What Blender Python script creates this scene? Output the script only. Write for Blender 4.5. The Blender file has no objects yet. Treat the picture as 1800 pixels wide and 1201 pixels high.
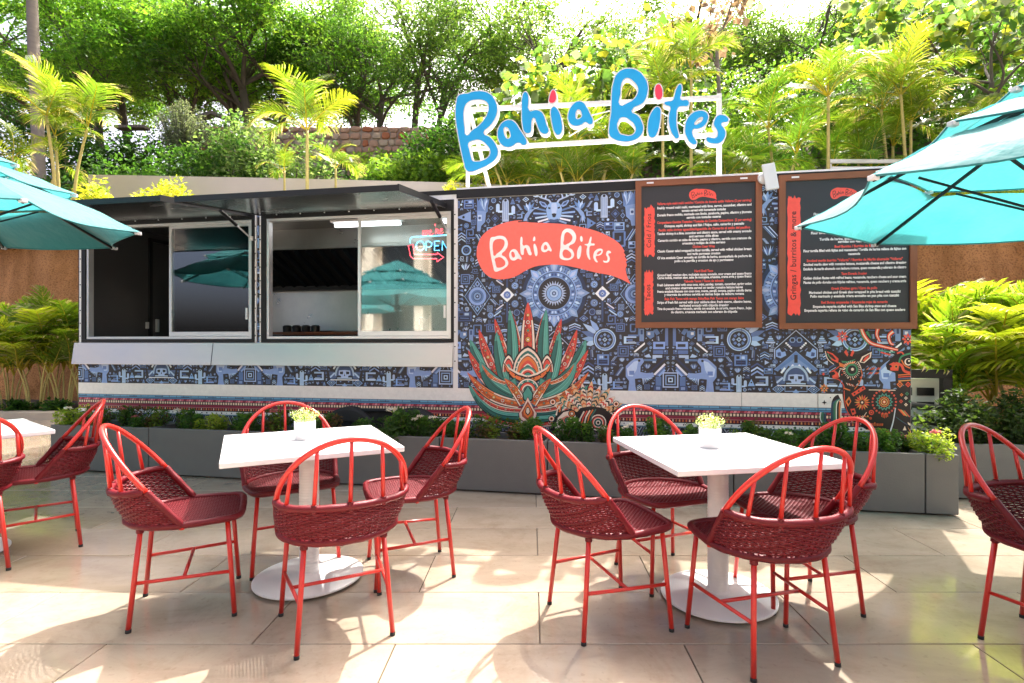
import bpy, math, random
import numpy as np
from mathutils import Vector, Matrix

# ------------------------------------------------------------------ camera, sky, sun, exposure
SC = bpy.context.scene
COL = SC.collection
R = math.radians
FPX, PX0, PY0, CAMZ = 960.0, 935.0, 602.0, 1.27      # focal length and principal point in photo pixels, eye height

cam_d = bpy.data.cameras.new('camera')
cam_d.sensor_width = 36.0
cam_d.lens = FPX / 1800 * 36
cam_d.shift_x = (900 - PX0) / 1800
cam_d.shift_y = (PY0 - 600.5) / 1800
cam_d.clip_start, cam_d.clip_end = 0.05, 3000
cam = bpy.data.objects.new('camera', cam_d)
cam.location = (0, 0, CAMZ)
cam.rotation_euler = (R(90), 0, 0)
COL.objects.link(cam)
SC.camera = cam

SUN_DIR = Vector((.25, .5, .86)).normalized()
world = bpy.data.worlds.new('World')
SC.world = world
world.use_nodes = True
wn = world.node_tree
bgn = wn.nodes['Background']
sky = wn.nodes.new('ShaderNodeTexSky')
sky.sky_type = 'NISHITA'
sky.sun_disc = False
sky.sun_elevation = math.asin(SUN_DIR.z)
sky.sun_rotation = math.atan2(SUN_DIR.x, SUN_DIR.y)
sky.altitude = 0
sky.air_density = 0.35
sky.dust_density = 8.0
sky.ozone_density = 0.0
wn.links.new(sky.outputs[0], bgn.inputs[0])
bgn.inputs[1].default_value = 0.15

sun_d = bpy.data.lights.new('sun', 'SUN')
sun_d.energy = 2.0
sun_d.angle = R(0.5)
sun_d.color = (1.0, .965, .91)
sun = bpy.data.objects.new('sun', sun_d)
sun.rotation_euler = SUN_DIR.to_track_quat('Z', 'Y').to_euler()
sun.location = (8, 16, 30)
COL.objects.link(sun)

SC.view_settings.view_transform = 'Standard'
SC.view_settings.look = 'None'
SC.view_settings.gamma = 1
SC.view_settings.exposure = 2.42
SC.view_settings.use_curve_mapping = False
SC.cycles.max_bounces = 10
SC.cycles.diffuse_bounces = 5
SC.cycles.glossy_bounces = 5
SC.cycles.transmission_bounces = 8
SC.cycles.transparent_max_bounces = 16
SC.cycles.use_denoising = True
SC.cycles.sample_clamp_indirect = 6

random.seed(7)
RNG = np.random.default_rng(7)
PI = math.pi

# ------------------------------------------------------------------ helpers
def lin(h):
    h = h.lstrip('#')
    o = []
    for i in (0, 2, 4):
        c = int(h[i:i + 2], 16) / 255
        o.append(c / 12.92 if c <= .04045 else ((c + .055) / 1.055) ** 2.4)
    return tuple(o)

def gp(px, py, z=0.0):
    """photo pixel -> point on the horizontal plane at height z"""
    D = FPX * (CAMZ - z) / (py - PY0)
    return np.array([(px - PX0) / FPX * D, D, z])

def at(px, py, D):
    """photo pixel -> point at depth D"""
    return np.array([(px - PX0) / FPX * D, D, CAMZ + (PY0 - py) / FPX * D])

class MB:
    """collects polygons, builds ONE mesh"""
    def __init__(s):
        s.v, s.f, s.c, s.m, s.n = [], [], [], [], 0
    def add(s, verts, faces, col=None, mi=0):
        verts = np.asarray(verts, float).reshape(-1, 3)
        faces = np.asarray(faces, np.int64)
        if faces.ndim == 1: faces = faces[None]
        s.v.append(verts)
        s.f.append(faces + s.n)
        k = len(faces)
        if col is None: c = np.full((k, 3), .5)
        else:
            c = np.asarray(col, float)
            if c.ndim == 1: c = np.tile(c, (k, 1))
        s.c.append(c)
        s.m.append(np.full(k, mi))
        s.n += len(verts)
        return s
    def box(s, a, b, col=None, mi=0, M=None):
        x0, y0, z0 = a; x1, y1, z1 = b
        v = np.array([[x0,y0,z0],[x1,y0,z0],[x1,y1,z0],[x0,y1,z0],[x0,y0,z1],[x1,y0,z1],[x1,y1,z1],[x0,y1,z1]], float)
        if M is not None: v = xf(M, v)
        return s.add(v, [[0,3,2,1],[4,5,6,7],[0,1,5,4],[1,2,6,5],[2,3,7,6],[3,0,4,7]], col, mi)
    def prism(s, poly, d0, d1, axis=1, col=None, mi=0):
        """polygon in the plane across `axis`, extruded from d0 to d1"""
        p = np.asarray(poly, float); n = len(p)
        v = np.zeros((2 * n, 3)); o = [i for i in range(3) if i != axis]
        v[:n, o[0]] = v[n:, o[0]] = p[:, 0]; v[:n, o[1]] = v[n:, o[1]] = p[:, 1]
        v[:n, axis] = d0; v[n:, axis] = d1
        s.add(v, [list(range(n))], col, mi)
        s.add(v, [list(range(2 * n - 1, n - 1, -1))], col, mi)
        return s.add(v, [[i, (i + 1) % n, n + (i + 1) % n, n + i] for i in range(n)], col, mi)
    def tube(s, path, r, sides=8, closed=False, cap=True, col=None, mi=0, flat=None):
        P = np.asarray(path, float); n = len(P)
        if closed: T = np.roll(P, -1, 0) - np.roll(P, 1, 0)
        else: T = np.gradient(P, axis=0)
        T /= np.linalg.norm(T, axis=1)[:, None] + 1e-12
        up = np.array([0, 0, 1.]) if abs(T[0][2]) < .9 else np.array([1., 0, 0])
        N = np.zeros_like(P); u = up - T[0] * T[0].dot(up); u /= np.linalg.norm(u); N[0] = u
        for i in range(1, n):
            u = u - T[i] * T[i].dot(u); u = u / (np.linalg.norm(u) + 1e-12); N[i] = u
        B = np.cross(T, N)
        r = np.broadcast_to(np.asarray(r, float), (n,))
        a = np.arange(sides) * 2 * PI / sides + PI / sides
        fx = 1.0 if flat is None else flat
        V = P[:, None] + r[:, None, None] * (np.cos(a)[None, :, None] * N[:, None] + fx * np.sin(a)[None, :, None] * B[:, None])
        idx = np.arange(n * sides).reshape(n, sides)
        A = idx if closed else idx[:-1]
        Bq = np.roll(idx, -1, 0) if closed else idx[1:]
        F = np.stack([A, np.roll(A, -1, 1), np.roll(Bq, -1, 1), Bq], -1).reshape(-1, 4)
        b0 = s.n
        s.add(V.reshape(-1, 3), F, col, mi)
        if cap and not closed:
            s.f.append(np.array([list(range(sides))[::-1]]) + b0); s.f.append(idx[-1][None] + b0)
            c = np.full((1, 3), .5) if col is None else np.asarray(col, float).reshape(-1, 3)[:1]
            s.c += [c, c]; s.m += [np.full(1, mi)] * 2
        return s
    def lathe(s, prof, seg=24, at_=(0, 0, 0), col=None, mi=0):
        p = np.asarray(prof, float); n = len(p)
        a = np.arange(seg) * 2 * PI / seg
        V = np.stack([p[:, 0][:, None] * np.cos(a), p[:, 0][:, None] * np.sin(a), np.repeat(p[:, 1][:, None], seg, 1)], -1) + np.array(at_)
        idx = np.arange(n * seg).reshape(n, seg)
        F = np.stack([idx[:-1], np.roll(idx[:-1], -1, 1), np.roll(idx[1:], -1, 1), idx[1:]], -1).reshape(-1, 4)
        b0 = s.n
        s.add(V.reshape(-1, 3), F, col, mi)
        for row, rev in ((idx[0], True), (idx[-1], False)):
            s.f.append((row[::-1] if rev else row)[None] + b0)
            s.c.append(np.full((1, 3), .5) if col is None else np.asarray(col, float).reshape(-1, 3)[:1]); s.m.append(np.full(1, mi))
        return s
    def mesh(s, name, mats, smooth=False):
        me = bpy.data.meshes.new(name)
        V = np.concatenate(s.v) if s.v else np.zeros((0, 3))
        tot = np.concatenate([np.full(len(f), f.shape[1]) for f in s.f])
        loops = np.concatenate([f.ravel() for f in s.f])
        st = np.concatenate([[0], np.cumsum(tot)[:-1]])
        me.vertices.add(len(V)); me.vertices.foreach_set('co', V.astype(np.float32).ravel())
        me.loops.add(len(loops)); me.loops.foreach_set('vertex_index', loops.astype(np.int32))
        me.polygons.add(len(tot)); me.polygons.foreach_set('loop_start', st.astype(np.int32))
        me.polygons.foreach_set('material_index', np.concatenate(s.m).astype(np.int32))
        me.polygons.foreach_set('use_smooth', np.full(len(tot), bool(smooth)))
        c = np.concatenate(s.c); c = np.concatenate([c, np.ones((len(c), 1))], 1)
        ca = me.color_attributes.new('Col', 'FLOAT_COLOR', 'CORNER')
        ca.data.foreach_set('color', np.repeat(c, tot, 0).astype(np.float32).ravel())
        for m in (mats if isinstance(mats, (list, tuple)) else [mats]): me.materials.append(m)
        me.update(calc_edges=True)
        return me
    def build(s, name, mats, parent=None, smooth=False, bevel=0, sharp=None):
        return link(name, s.mesh(name, mats, smooth), parent, bevel, sharp)

def xf(M, v):
    v = np.asarray(v, float); m = np.array(M)
    return v @ m[:3, :3].T + m[:3, 3]

def link(name, me, parent=None, bevel=0, sharp=None):
    o = bpy.data.objects.new(name, me)
    COL.objects.link(o)
    if parent is not None: o.parent = parent
    if bevel:
        b = o.modifiers.new('bevel', 'BEVEL'); b.width = bevel; b.segments = 2; b.limit_method = 'ANGLE'
    if sharp: 
        me.set_sharp_from_angle(angle=R(sharp))
    return o

def tag(o, label=None, cat=None, group=None, kind=None):
    if label: o['label'] = label
    if cat: o['category'] = cat
    if group: o['group'] = group
    if kind: o['kind'] = kind
    return o

def thing(name, label, cat, loc=(0, 0, 0), rz=0.0, group=None):
    o = bpy.data.objects.new(name, None)
    o.empty_display_size = .1
    COL.objects.link(o)
    o.location = loc; o.rotation_euler = (0, 0, rz)
    return tag(o, label, cat, group)

def children(o): return [c for c in bpy.data.objects if c.parent == o]

def copy_tree(o, kids):
    """kids: dict object -> list of children, collected once"""
    c = o.copy(); COL.objects.link(c)
    for ch in kids.get(o, []):
        d = copy_tree(ch, kids); d.parent = c
    return c

def kid_map(root):
    m = {}
    def rec(o):
        m[o] = list(o.children)
        for c in m[o]: rec(c)
    rec(root)
    return m

def catmull(pts, n=8, closed=False):
    P = [np.asarray(p, float) for p in pts]
    out = []; N = len(P)
    rng = range(N) if closed else range(N - 1)
    for i in rng:
        p0 = P[i - 1] if (closed or i > 0) else P[0]
        p1 = P[i]; p2 = P[(i + 1) % N]
        p3 = P[(i + 2) % N] if (closed or i + 2 < N) else P[-1]
        for k in range(n):
            t = k / n
            out.append(.5 * ((2 * p1) + (p2 - p0) * t + (2 * p0 - 5 * p1 + 4 * p2 - p3) * t * t + (3 * p1 - p0 - 3 * p2 + p3) * t ** 3))
    if not closed: out.append(P[-1])
    return np.array(out)

# ------------------------------------------------------------------ materials
MATS = {}
def nodes(name):
    m = bpy.data.materials.new(name); m.use_nodes = True
    nt = m.node_tree
    return m, nt, nt.nodes['Principled BSDF'], nt.nodes['Material Output']

def mat(name, col, rough=.5, metal=0.0, var=.0, vscale=4.0, bump=0.0, bscale=60.0, spec=.5, coat=0.0, rvar=0.0, stretch=None):
    m, nt, b, out = nodes(name)
    b.inputs['Roughness'].default_value = rough
    b.inputs['Metallic'].default_value = metal
    b.inputs['Specular IOR Level'].default_value = spec
    b.inputs['Coat Weight'].default_value = coat
    b.inputs['Base Color'].default_value = (*col, 1)
    tc = nt.nodes.new('ShaderNodeTexCoord')
    vec = tc.outputs['Object']
    if stretch:
        mp = nt.nodes.new('ShaderNodeMapping'); mp.inputs['Scale'].default_value = stretch
        nt.links.new(vec, mp.inputs[0]); vec = mp.outputs[0]
    if var or rvar:
        nz = nt.nodes.new('ShaderNodeTexNoise'); nz.inputs['Scale'].default_value = vscale; nz.inputs['Detail'].default_value = 6
        nz.inputs['Roughness'].default_value = .65
        nt.links.new(vec, nz.inputs['Vector'])
        if var:
            hs = nt.nodes.new('ShaderNodeMix'); hs.data_type = 'RGBA'
            hs.inputs['A'].default_value = (*[c * (1 - var) for c in col], 1)
            hs.inputs['B'].default_value = (*[min(1, c * (1 + var)) for c in col], 1)
            nt.links.new(nz.outputs['Fac'], hs.inputs['Factor'])
            nt.links.new(hs.outputs['Result'], b.inputs['Base Color'])
        if rvar:
            mr = nt.nodes.new('ShaderNodeMapRange')
            mr.inputs['From Min'].default_value = .3; mr.inputs['From Max'].default_value = .7
            mr.inputs['To Min'].default_value = max(.02, rough - rvar); mr.inputs['To Max'].default_value = min(1, rough + rvar)
            nt.links.new(nz.outputs['Fac'], mr.inputs['Value']); nt.links.new(mr.outputs['Result'], b.inputs['Roughness'])
    if bump:
        n2 = nt.nodes.new('ShaderNodeTexNoise'); n2.inputs['Scale'].default_value = bscale; n2.inputs['Detail'].default_value = 8
        nt.links.new(vec, n2.inputs['Vector'])
        bp = nt.nodes.new('ShaderNodeBump'); bp.inputs['Strength'].default_value = bump; bp.inputs['Distance'].default_value = .02
        nt.links.new(n2.outputs['Fac'], bp.inputs['Height']); nt.links.new(bp.outputs[0], b.inputs['Normal'])
    MATS[name] = m
    return m

def print_mat(name, rough=.35):
    """flat ink: base colour comes from the printed shapes themselves, with a little fading"""
    m, nt, b, out = nodes(name)
    a = nt.nodes.new('ShaderNodeVertexColor'); a.layer_name = 'Col'
    tc = nt.nodes.new('ShaderNodeTexCoord')
    nz = nt.nodes.new('ShaderNodeTexNoise'); nz.inputs['Scale'].default_value = 22; nz.inputs['Detail'].default_value = 9; nz.inputs['Roughness'].default_value = .75
    nt.links.new(tc.outputs['Object'], nz.inputs['Vector'])
    mr = nt.nodes.new('ShaderNodeMapRange'); mr.inputs['From Min'].default_value = .3; mr.inputs['From Max'].default_value = .7
    mr.inputs['To Min'].default_value = .90; mr.inputs['To Max'].default_value = 1.08
    nt.links.new(nz.outputs['Fac'], mr.inputs['Value'])
    mx = nt.nodes.new('ShaderNodeVectorMath'); mx.operation = 'SCALE'
    nt.links.new(a.outputs['Color'], mx.inputs[0]); nt.links.new(mr.outputs['Result'], mx.inputs['Scale'])
    nt.links.new(mx.outputs[0], b.inputs['Base Color'])
    b.inputs['Roughness'].default_value = rough
    b.inputs['Specular IOR Level'].default_value = .35
    MATS[name] = m
    return m

def leaf_mat(name, trans=.45, rough=.45, tint=(1.0, 1.0, .6)):
    m, nt, b, out = nodes(name)
    a = nt.nodes.new('ShaderNodeVertexColor'); a.layer_name = 'Col'
    nt.links.new(a.outputs['Color'], b.inputs['Base Color'])
    b.inputs['Roughness'].default_value = rough
    b.inputs['Specular IOR Level'].default_value = .4
    t = nt.nodes.new('ShaderNodeBsdfTranslucent')
    mu = nt.nodes.new('ShaderNodeVectorMath'); mu.operation = 'MULTIPLY'; mu.inputs[1].default_value = [1.7 * k for k in tint]
    nt.links.new(a.outputs['Color'], mu.inputs[0]); nt.links.new(mu.outputs[0], t.inputs['Color'])
    mx = nt.nodes.new('ShaderNodeMixShader'); mx.inputs[0].default_value = trans
    nt.links.new(b.outputs[0], mx.inputs[1]); nt.links.new(t.outputs[0], mx.inputs[2])
    nt.links.new(mx.outputs[0], out.inputs[0])
    MATS[name] = m
    return m

def fabric_mat(name, col, trans=.4):
    m, nt, b, out = nodes(name)
    tc = nt.nodes.new('ShaderNodeTexCoord')
    nz = nt.nodes.new('ShaderNodeTexNoise'); nz.inputs['Scale'].default_value = 3.5; nz.inputs['Detail'].default_value = 7
    nt.links.new(tc.outputs['Object'], nz.inputs['Vector'])
    mx0 = nt.nodes.new('ShaderNodeMix'); mx0.data_type = 'RGBA'
    mx0.inputs['A'].default_value = (*[c * .8 for c in col], 1); mx0.inputs['B'].default_value = (*[min(1, c * 1.15 + .02) for c in col], 1)
    nt.links.new(nz.outputs['Fac'], mx0.inputs['Factor'])
    nt.links.new(mx0.outputs['Result'], b.inputs['Base Color'])
    b.inputs['Roughness'].default_value = .75
    b.inputs['Sheen Weight'].default_value = .3
    wv = nt.nodes.new('ShaderNodeTexNoise'); wv.inputs['Scale'].default_value = 9; wv.inputs['Detail'].default_value = 3
    nt.links.new(tc.outputs['Object'], wv.inputs['Vector'])
    bp = nt.nodes.new('ShaderNodeBump'); bp.inputs['Strength'].default_value = .5; bp.inputs['Distance'].default_value = .03
    nt.links.new(wv.outputs['Fac'], bp.inputs['Height']); nt.links.new(bp.outputs[0], b.inputs['Normal'])
    t = nt.nodes.new('ShaderNodeBsdfTranslucent'); nt.links.new(mx0.outputs['Result'], t.inputs['Color'])
    nt.links.new(bp.outputs[0], t.inputs['Normal'])
    ms = nt.nodes.new('ShaderNodeMixShader'); ms.inputs[0].default_value = trans
    nt.links.new(b.outputs[0], ms.inputs[1]); nt.links.new(t.outputs[0], ms.inputs[2]); nt.links.new(ms.outputs[0], out.inputs[0])
    MATS[name] = m
    return m

def glass_mat(name):
    m, nt, b, out = nodes(name)
    nt.nodes.remove(b)
    tr = nt.nodes.new('ShaderNodeBsdfTransparent'); tr.inputs[0].default_value = (.80, .86, .85, 1)
    gl = nt.nodes.new('ShaderNodeBsdfGlossy'); gl.inputs['Roughness'].default_value = .03; gl.inputs[0].default_value = (.95, .97, .97, 1)
    fr = nt.nodes.new('ShaderNodeFresnel'); fr.inputs['IOR'].default_value = 1.9
    ml = nt.nodes.new('ShaderNodeMath'); ml.operation = 'MULTIPLY_ADD'; ml.inputs[1].default_value = 1.0; ml.inputs[2].default_value = .04; ml.use_clamp = True
    nt.links.new(fr.outputs[0], ml.inputs[0])
    mx = nt.nodes.new('ShaderNodeMixShader')
    nt.links.new(ml.outputs[0], mx.inputs[0]); nt.links.new(tr.outputs[0], mx.inputs[1]); nt.links.new(gl.outputs[0], mx.inputs[2])
    nt.links.new(mx.outputs[0], out.inputs[0])
    MATS[name] = m
    return m

def emit_mat(name, col, s):
    m, nt, b, out = nodes(name)
    b.inputs['Base Color'].default_value = (*col, 1)
    b.inputs['Emission Color'].default_value = (*col, 1)
    b.inputs['Emission Strength'].default_value = s
    MATS[name] = m
    return m

def stone_tile_mat():
    m, nt, b, out = nodes('travertine_tile')
    tc = nt.nodes.new('ShaderNodeTexCoord'); oi = nt.nodes.new('ShaderNodeObjectInfo')
    off = nt.nodes.new('ShaderNodeVectorMath'); off.operation = 'MULTIPLY_ADD'
    cmb = nt.nodes.new('ShaderNodeCombineXYZ')
    for i in range(3): nt.links.new(oi.outputs['Random'], cmb.inputs[i])
    off.inputs[1].default_value = (37, 53, 11)
    nt.links.new(cmb.outputs[0], off.inputs[0]); nt.links.new(tc.outputs['Object'], off.inputs[2])
    st = nt.nodes.new('ShaderNodeMapping'); st.inputs['Scale'].default_value = (1.0, 2.2, 1)
    nt.links.new(off.outputs[0], st.inputs[0])
    n1 = nt.nodes.new('ShaderNodeTexNoise'); n1.inputs['Scale'].default_value = 1.6; n1.inputs['Detail'].default_value = 9; n1.inputs['Roughness'].default_value = .68; n1.inputs['Distortion'].default_value = .6
    nt.links.new(st.outputs[0], n1.inputs['Vector'])
    cr = nt.nodes.new('ShaderNodeValToRGB')
    e = cr.color_ramp.elements
    e[0].position = .28; e[0].color = (*lin('#90816f'), 1)
    e[1].position = .74; e[1].color = (*lin('#a99c8a'), 1)
    k = e.new(.5); k.color = (*lin('#a0927f'), 1)
    nt.links.new(n1.outputs['Fac'], cr.inputs[0])
    # small pits and stains
    n2 = nt.nodes.new('ShaderNodeTexNoise'); n2.inputs['Scale'].default_value = 34; n2.inputs['Detail'].default_value = 5
    nt.links.new(off.outputs[0], n2.inputs['Vector'])
    c2 = nt.nodes.new('ShaderNodeValToRGB'); c2.color_ramp.elements[0].position = .27; c2.color_ramp.elements[0].color = (.62, .55, .5, 1)
    c2.color_ramp.elements[1].position = .40; c2.color_ramp.elements[1].color = (1, 1, 1, 1)
    nt.links.new(n2.outputs['Fac'], c2.inputs[0])
    mu = nt.nodes.new('ShaderNodeMix'); mu.data_type = 'RGBA'; mu.blend_type = 'MULTIPLY'; mu.inputs['Factor'].default_value = .35
    nt.links.new(cr.outputs[0], mu.inputs['A']); nt.links.new(c2.outputs[0], mu.inputs['B'])
    br = nt.nodes.new('ShaderNodeMapRange'); br.inputs['To Min'].default_value = .9; br.inputs['To Max'].default_value = 1.06
    nt.links.new(oi.outputs['Random'], br.inputs['Value'])
    sc = nt.nodes.new('ShaderNodeVectorMath'); sc.operation = 'SCALE'
    nt.links.new(mu.outputs['Result'], sc.inputs[0]); nt.links.new(br.outputs['Result'], sc.inputs['Scale'])
    g0 = nt.nodes.new('ShaderNodeNewGeometry'); n5 = nt.nodes.new('ShaderNodeTexNoise'); n5.inputs['Scale'].default_value = 2.3; n5.inputs['Detail'].default_value = 10; n5.inputs['Roughness'].default_value = .72; n5.inputs['Distortion'].default_value = 1.2
    nt.links.new(g0.outputs['Position'], n5.inputs['Vector'])
    c5 = nt.nodes.new('ShaderNodeValToRGB'); c5.color_ramp.elements[0].position = .34; c5.color_ramp.elements[0].color = (.70, .62, .54, 1); c5.color_ramp.elements[1].position = .5; c5.color_ramp.elements[1].color = (1, 1, 1, 1)
    nt.links.new(n5.outputs['Fac'], c5.inputs[0])
    m5 = nt.nodes.new('ShaderNodeMix'); m5.data_type = 'RGBA'; m5.blend_type = 'MULTIPLY'; m5.inputs['Factor'].default_value = .42
    nt.links.new(sc.outputs[0], m5.inputs['A']); nt.links.new(c5.outputs[0], m5.inputs['B']); nt.links.new(m5.outputs['Result'], b.inputs['Base Color'])
    # polish wears unevenly across the whole terrace
    gw = nt.nodes.new('ShaderNodeNewGeometry')
    n3 = nt.nodes.new('ShaderNodeTexNoise'); n3.inputs['Scale'].default_value = 1.1; n3.inputs['Detail'].default_value = 7
    nt.links.new(gw.outputs['Position'], n3.inputs['Vector'])
    rr = nt.nodes.new('ShaderNodeMapRange'); rr.inputs['From Min'].default_value = .35; rr.inputs['From Max'].default_value = .65
    rr.inputs['To Min'].default_value = .05; rr.inputs['To Max'].default_value = .26
    nt.links.new(n3.outputs['Fac'], rr.inputs['Value']); nt.links.new(rr.outputs['Result'], b.inputs['Roughness'])
    b.inputs['Specular IOR Level'].default_value = .55
    b.inputs['Coat Weight'].default_value = .6; b.inputs['Coat Roughness'].default_value = .04; b.inputs['Coat IOR'].default_value = 1.4
    n4 = nt.nodes.new('ShaderNodeTexNoise'); n4.inputs['Scale'].default_value = 11; n4.inputs['Detail'].default_value = 4
    nt.links.new(gw.outputs['Position'], n4.inputs['Vector'])
    bp = nt.nodes.new('ShaderNodeBump'); bp.inputs['Strength'].default_value = .06; bp.inputs['Distance'].default_value = .02
    nt.links.new(n4.outputs['Fac'], bp.inputs['Height']); nt.links.new(bp.outputs[0], b.inputs['Normal'])
    MATS['tile'] = m
    return m

def earth_mat():
    m, nt, b, out = nodes('shotcrete_earth')
    tc = nt.nodes.new('ShaderNodeTexCoord')
    mp = nt.nodes.new('ShaderNodeMapping'); mp.inputs['Scale'].default_value = (2.2, 2.2, .55)
    nt.links.new(tc.outputs['Object'], mp.inputs[0])
    n1 = nt.nodes.new('ShaderNodeTexNoise'); n1.inputs['Scale'].default_value = 1.3; n1.inputs['Detail'].default_value = 8
    nt.links.new(mp.outputs[0], n1.inputs['Vector'])
    cr = nt.nodes.new('ShaderNodeValToRGB'); e = cr.color_ramp.elements
    e[0].position = .3; e[0].color = (*lin('#9a6838'), 1); e[1].position = .72; e[1].color = (*lin('#cf955f'), 1)
    nt.links.new(n1.outputs['Fac'], cr.inputs[0])
    n2 = nt.nodes.new('ShaderNodeTexNoise'); n2.inputs['Scale'].default_value = 38; n2.inputs['Detail'].default_value = 6
    nt.links.new(tc.outputs['Object'], n2.inputs['Vector'])
    c2 = nt.nodes.new('ShaderNodeValToRGB'); c2.color_ramp.elements[0].position = .38; c2.color_ramp.elements[0].color = (.5, .45, .42, 1)
    c2.color_ramp.elements[1].position = .5; c2.color_ramp.elements[1].color = (1, 1, 1, 1)
    nt.links.new(n2.outputs['Fac'], c2.inputs[0])
    mu = nt.nodes.new('ShaderNodeMix'); mu.data_type = 'RGBA'; mu.blend_type = 'MULTIPLY'; mu.inputs['Factor'].default_value = .8
    nt.links.new(cr.outputs[0], mu.inputs['A']); nt.links.new(c2.outputs[0], mu.inputs['B'])
    nt.links.new(mu.outputs['Result'], b.inputs['Base Color'])
    b.inputs['Roughness'].default_value = .95
    bp = nt.nodes.new('ShaderNodeBump'); bp.inputs['Strength'].default_value = .9; bp.inputs['Distance'].default_value = .05
    nt.links.new(n2.outputs['Fac'], bp.inputs['Height']); nt.links.new(bp.outputs[0], b.inputs['Normal'])
    MATS['earth'] = m
    return m

def drift(name, amt):
    """a little batch-to-batch and fading difference between otherwise alike things"""
    nt = MATS[name].node_tree; b = nt.nodes['Principled BSDF']; oi = nt.nodes.new('ShaderNodeObjectInfo')
    mr = nt.nodes.new('ShaderNodeMapRange'); mr.inputs['To Min'].default_value = 1 - amt; mr.inputs['To Max'].default_value = 1 + amt
    sc = nt.nodes.new('ShaderNodeVectorMath'); sc.operation = 'SCALE'; src = b.inputs['Base Color'].links[0].from_socket
    nt.links.new(oi.outputs['Random'], mr.inputs['Value']); nt.links.new(src, sc.inputs[0]); nt.links.new(mr.outputs['Result'], sc.inputs['Scale']); nt.links.new(sc.outputs[0], b.inputs['Base Color'])
stone_tile_mat(); earth_mat()
mat('grout', (.16, .14, .12), .9)
mat('white_table', (.72, .72, .71), .32, var=.03, vscale=3)
mat('white_metal', (.68, .68, .67), .38, var=.05, vscale=6)
mat('white_pot', (.62, .62, .62), .45)
mat('coral_paint', lin('#c02a20'), .32, var=.08, vscale=9, coat=.15)
mat('red_cord', lin('#610e17'), .42, var=.16, vscale=40, bump=.15, bscale=300, spec=.3)
mat('rubber', (.015, .015, .015), .7)
mat('planter_grey', lin('#63625e'), .62, var=.13, vscale=5, bump=.12, bscale=90)
mat('planter_soil', (.035, .024, .016), .95, bump=.6, bscale=40)
mat('black_metal', (.012, .012, .013), .45, var=.2, vscale=12, spec=.3)
mat('dark_trim', (.006, .010, .012), .4, spec=.3)
mat('alu', (.72, .73, .73), .34, .55, var=.05, vscale=10)
mat('steel', (.66, .61, .56), .42, .9, var=.14, vscale=1.3, rvar=.10, bump=.02, bscale=8, stretch=(1, 1, 3))
mat('steel_dark', (.30, .31, .31), .22, .95, var=.15, vscale=2, rvar=.08)
mat('body_white', lin('#e4e4e2'), .4, var=.04, vscale=3)
mat('inside_grey', (.085, .085, .085), .3, .3, var=.2, vscale=2)
mat('steel_inner', (.58, .58, .56), .32, .8, var=.25, vscale=3, rvar=.08)
mat('inside_dark', (.014, .014, .015), .35)
mat('wood_frame', lin('#7d4728'), .42, var=.45, vscale=7, bump=.1, bscale=30, stretch=(1.0, 1, .25))
mat('wood_frame_wide', lin('#7d4728'), .42, var=.45, vscale=7, bump=.1, bscale=30, stretch=(.25, 1, 1.0))
mat('chalkboard', lin('#2c2d31'), .55, var=.06, vscale=6)
mat('sign_blue', lin('#10a0de'), .35)
mat('sign_red', lin('#f23a55'), .35)
mat('concrete_pale', lin('#b9b0a6'), .85, var=.08, vscale=1.4, bump=.15, bscale=40)
mat('kerb_beige', lin('#b3a692'), .8, var=.1, vscale=3, bump=.2, bscale=50)
mat('bark', (.11, .09, .072), .92, var=.4, vscale=5, bump=.7, bscale=18, stretch=(1, 1, .3))
mat('bark_pale', (.24, .20, .165), .9, var=.3, vscale=6, bump=.5, bscale=16, stretch=(.6, .6, 2.5))
mat('palm_stem', lin('#b2a25e'), .6, var=.3, vscale=5, stretch=(1, 1, 4))
mat('soil', (.10, .062, .036), .95, var=.4, vscale=2.2, bump=.8, bscale=9)
mat('stone', lin('#a5826b'), .9, var=.25, vscale=3, bump=.6, bscale=30)
mat('stone_red', lin('#a0603f'), .9, var=.25, vscale=3, bump=.6, bscale=30)
mat('stone_pale', lin('#ab967f'), .9, var=.2, vscale=3, bump=.6, bscale=30)
mat('mortar', lin('#8f8073'), .95, bump=.5, bscale=50)
mat('hotel_wall', lin('#ded2c2'), .85, var=.05, vscale=1)
mat('hotel_window', (.03, .035, .04), .1)
mat('louvre_grey', lin('#d8d9d4'), .5, var=.06, vscale=8)
mat('cable', (.03, .03, .032), .45)
drift('coral_paint', .10); drift('red_cord', .18); drift('planter_grey', .08)
print_mat('ink')
leaf_mat('leaf', .55)
leaf_mat('palm_leaf', .58, .35, (1.0, 1.0, .5))
leaf_mat('petal', .3, .5, (1, 1, 1))
fabric_mat('teal_fabric', (.036, .28, .29), .44)
glass_mat('glass')
emit_mat('neon_blue', (.12, .55, 1.0), 1.6)
emit_mat('neon_red', (1.0, .07, .10), 1.5)
emit_mat('tube_white', (.95, .97, 1.0), 1.6)
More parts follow.
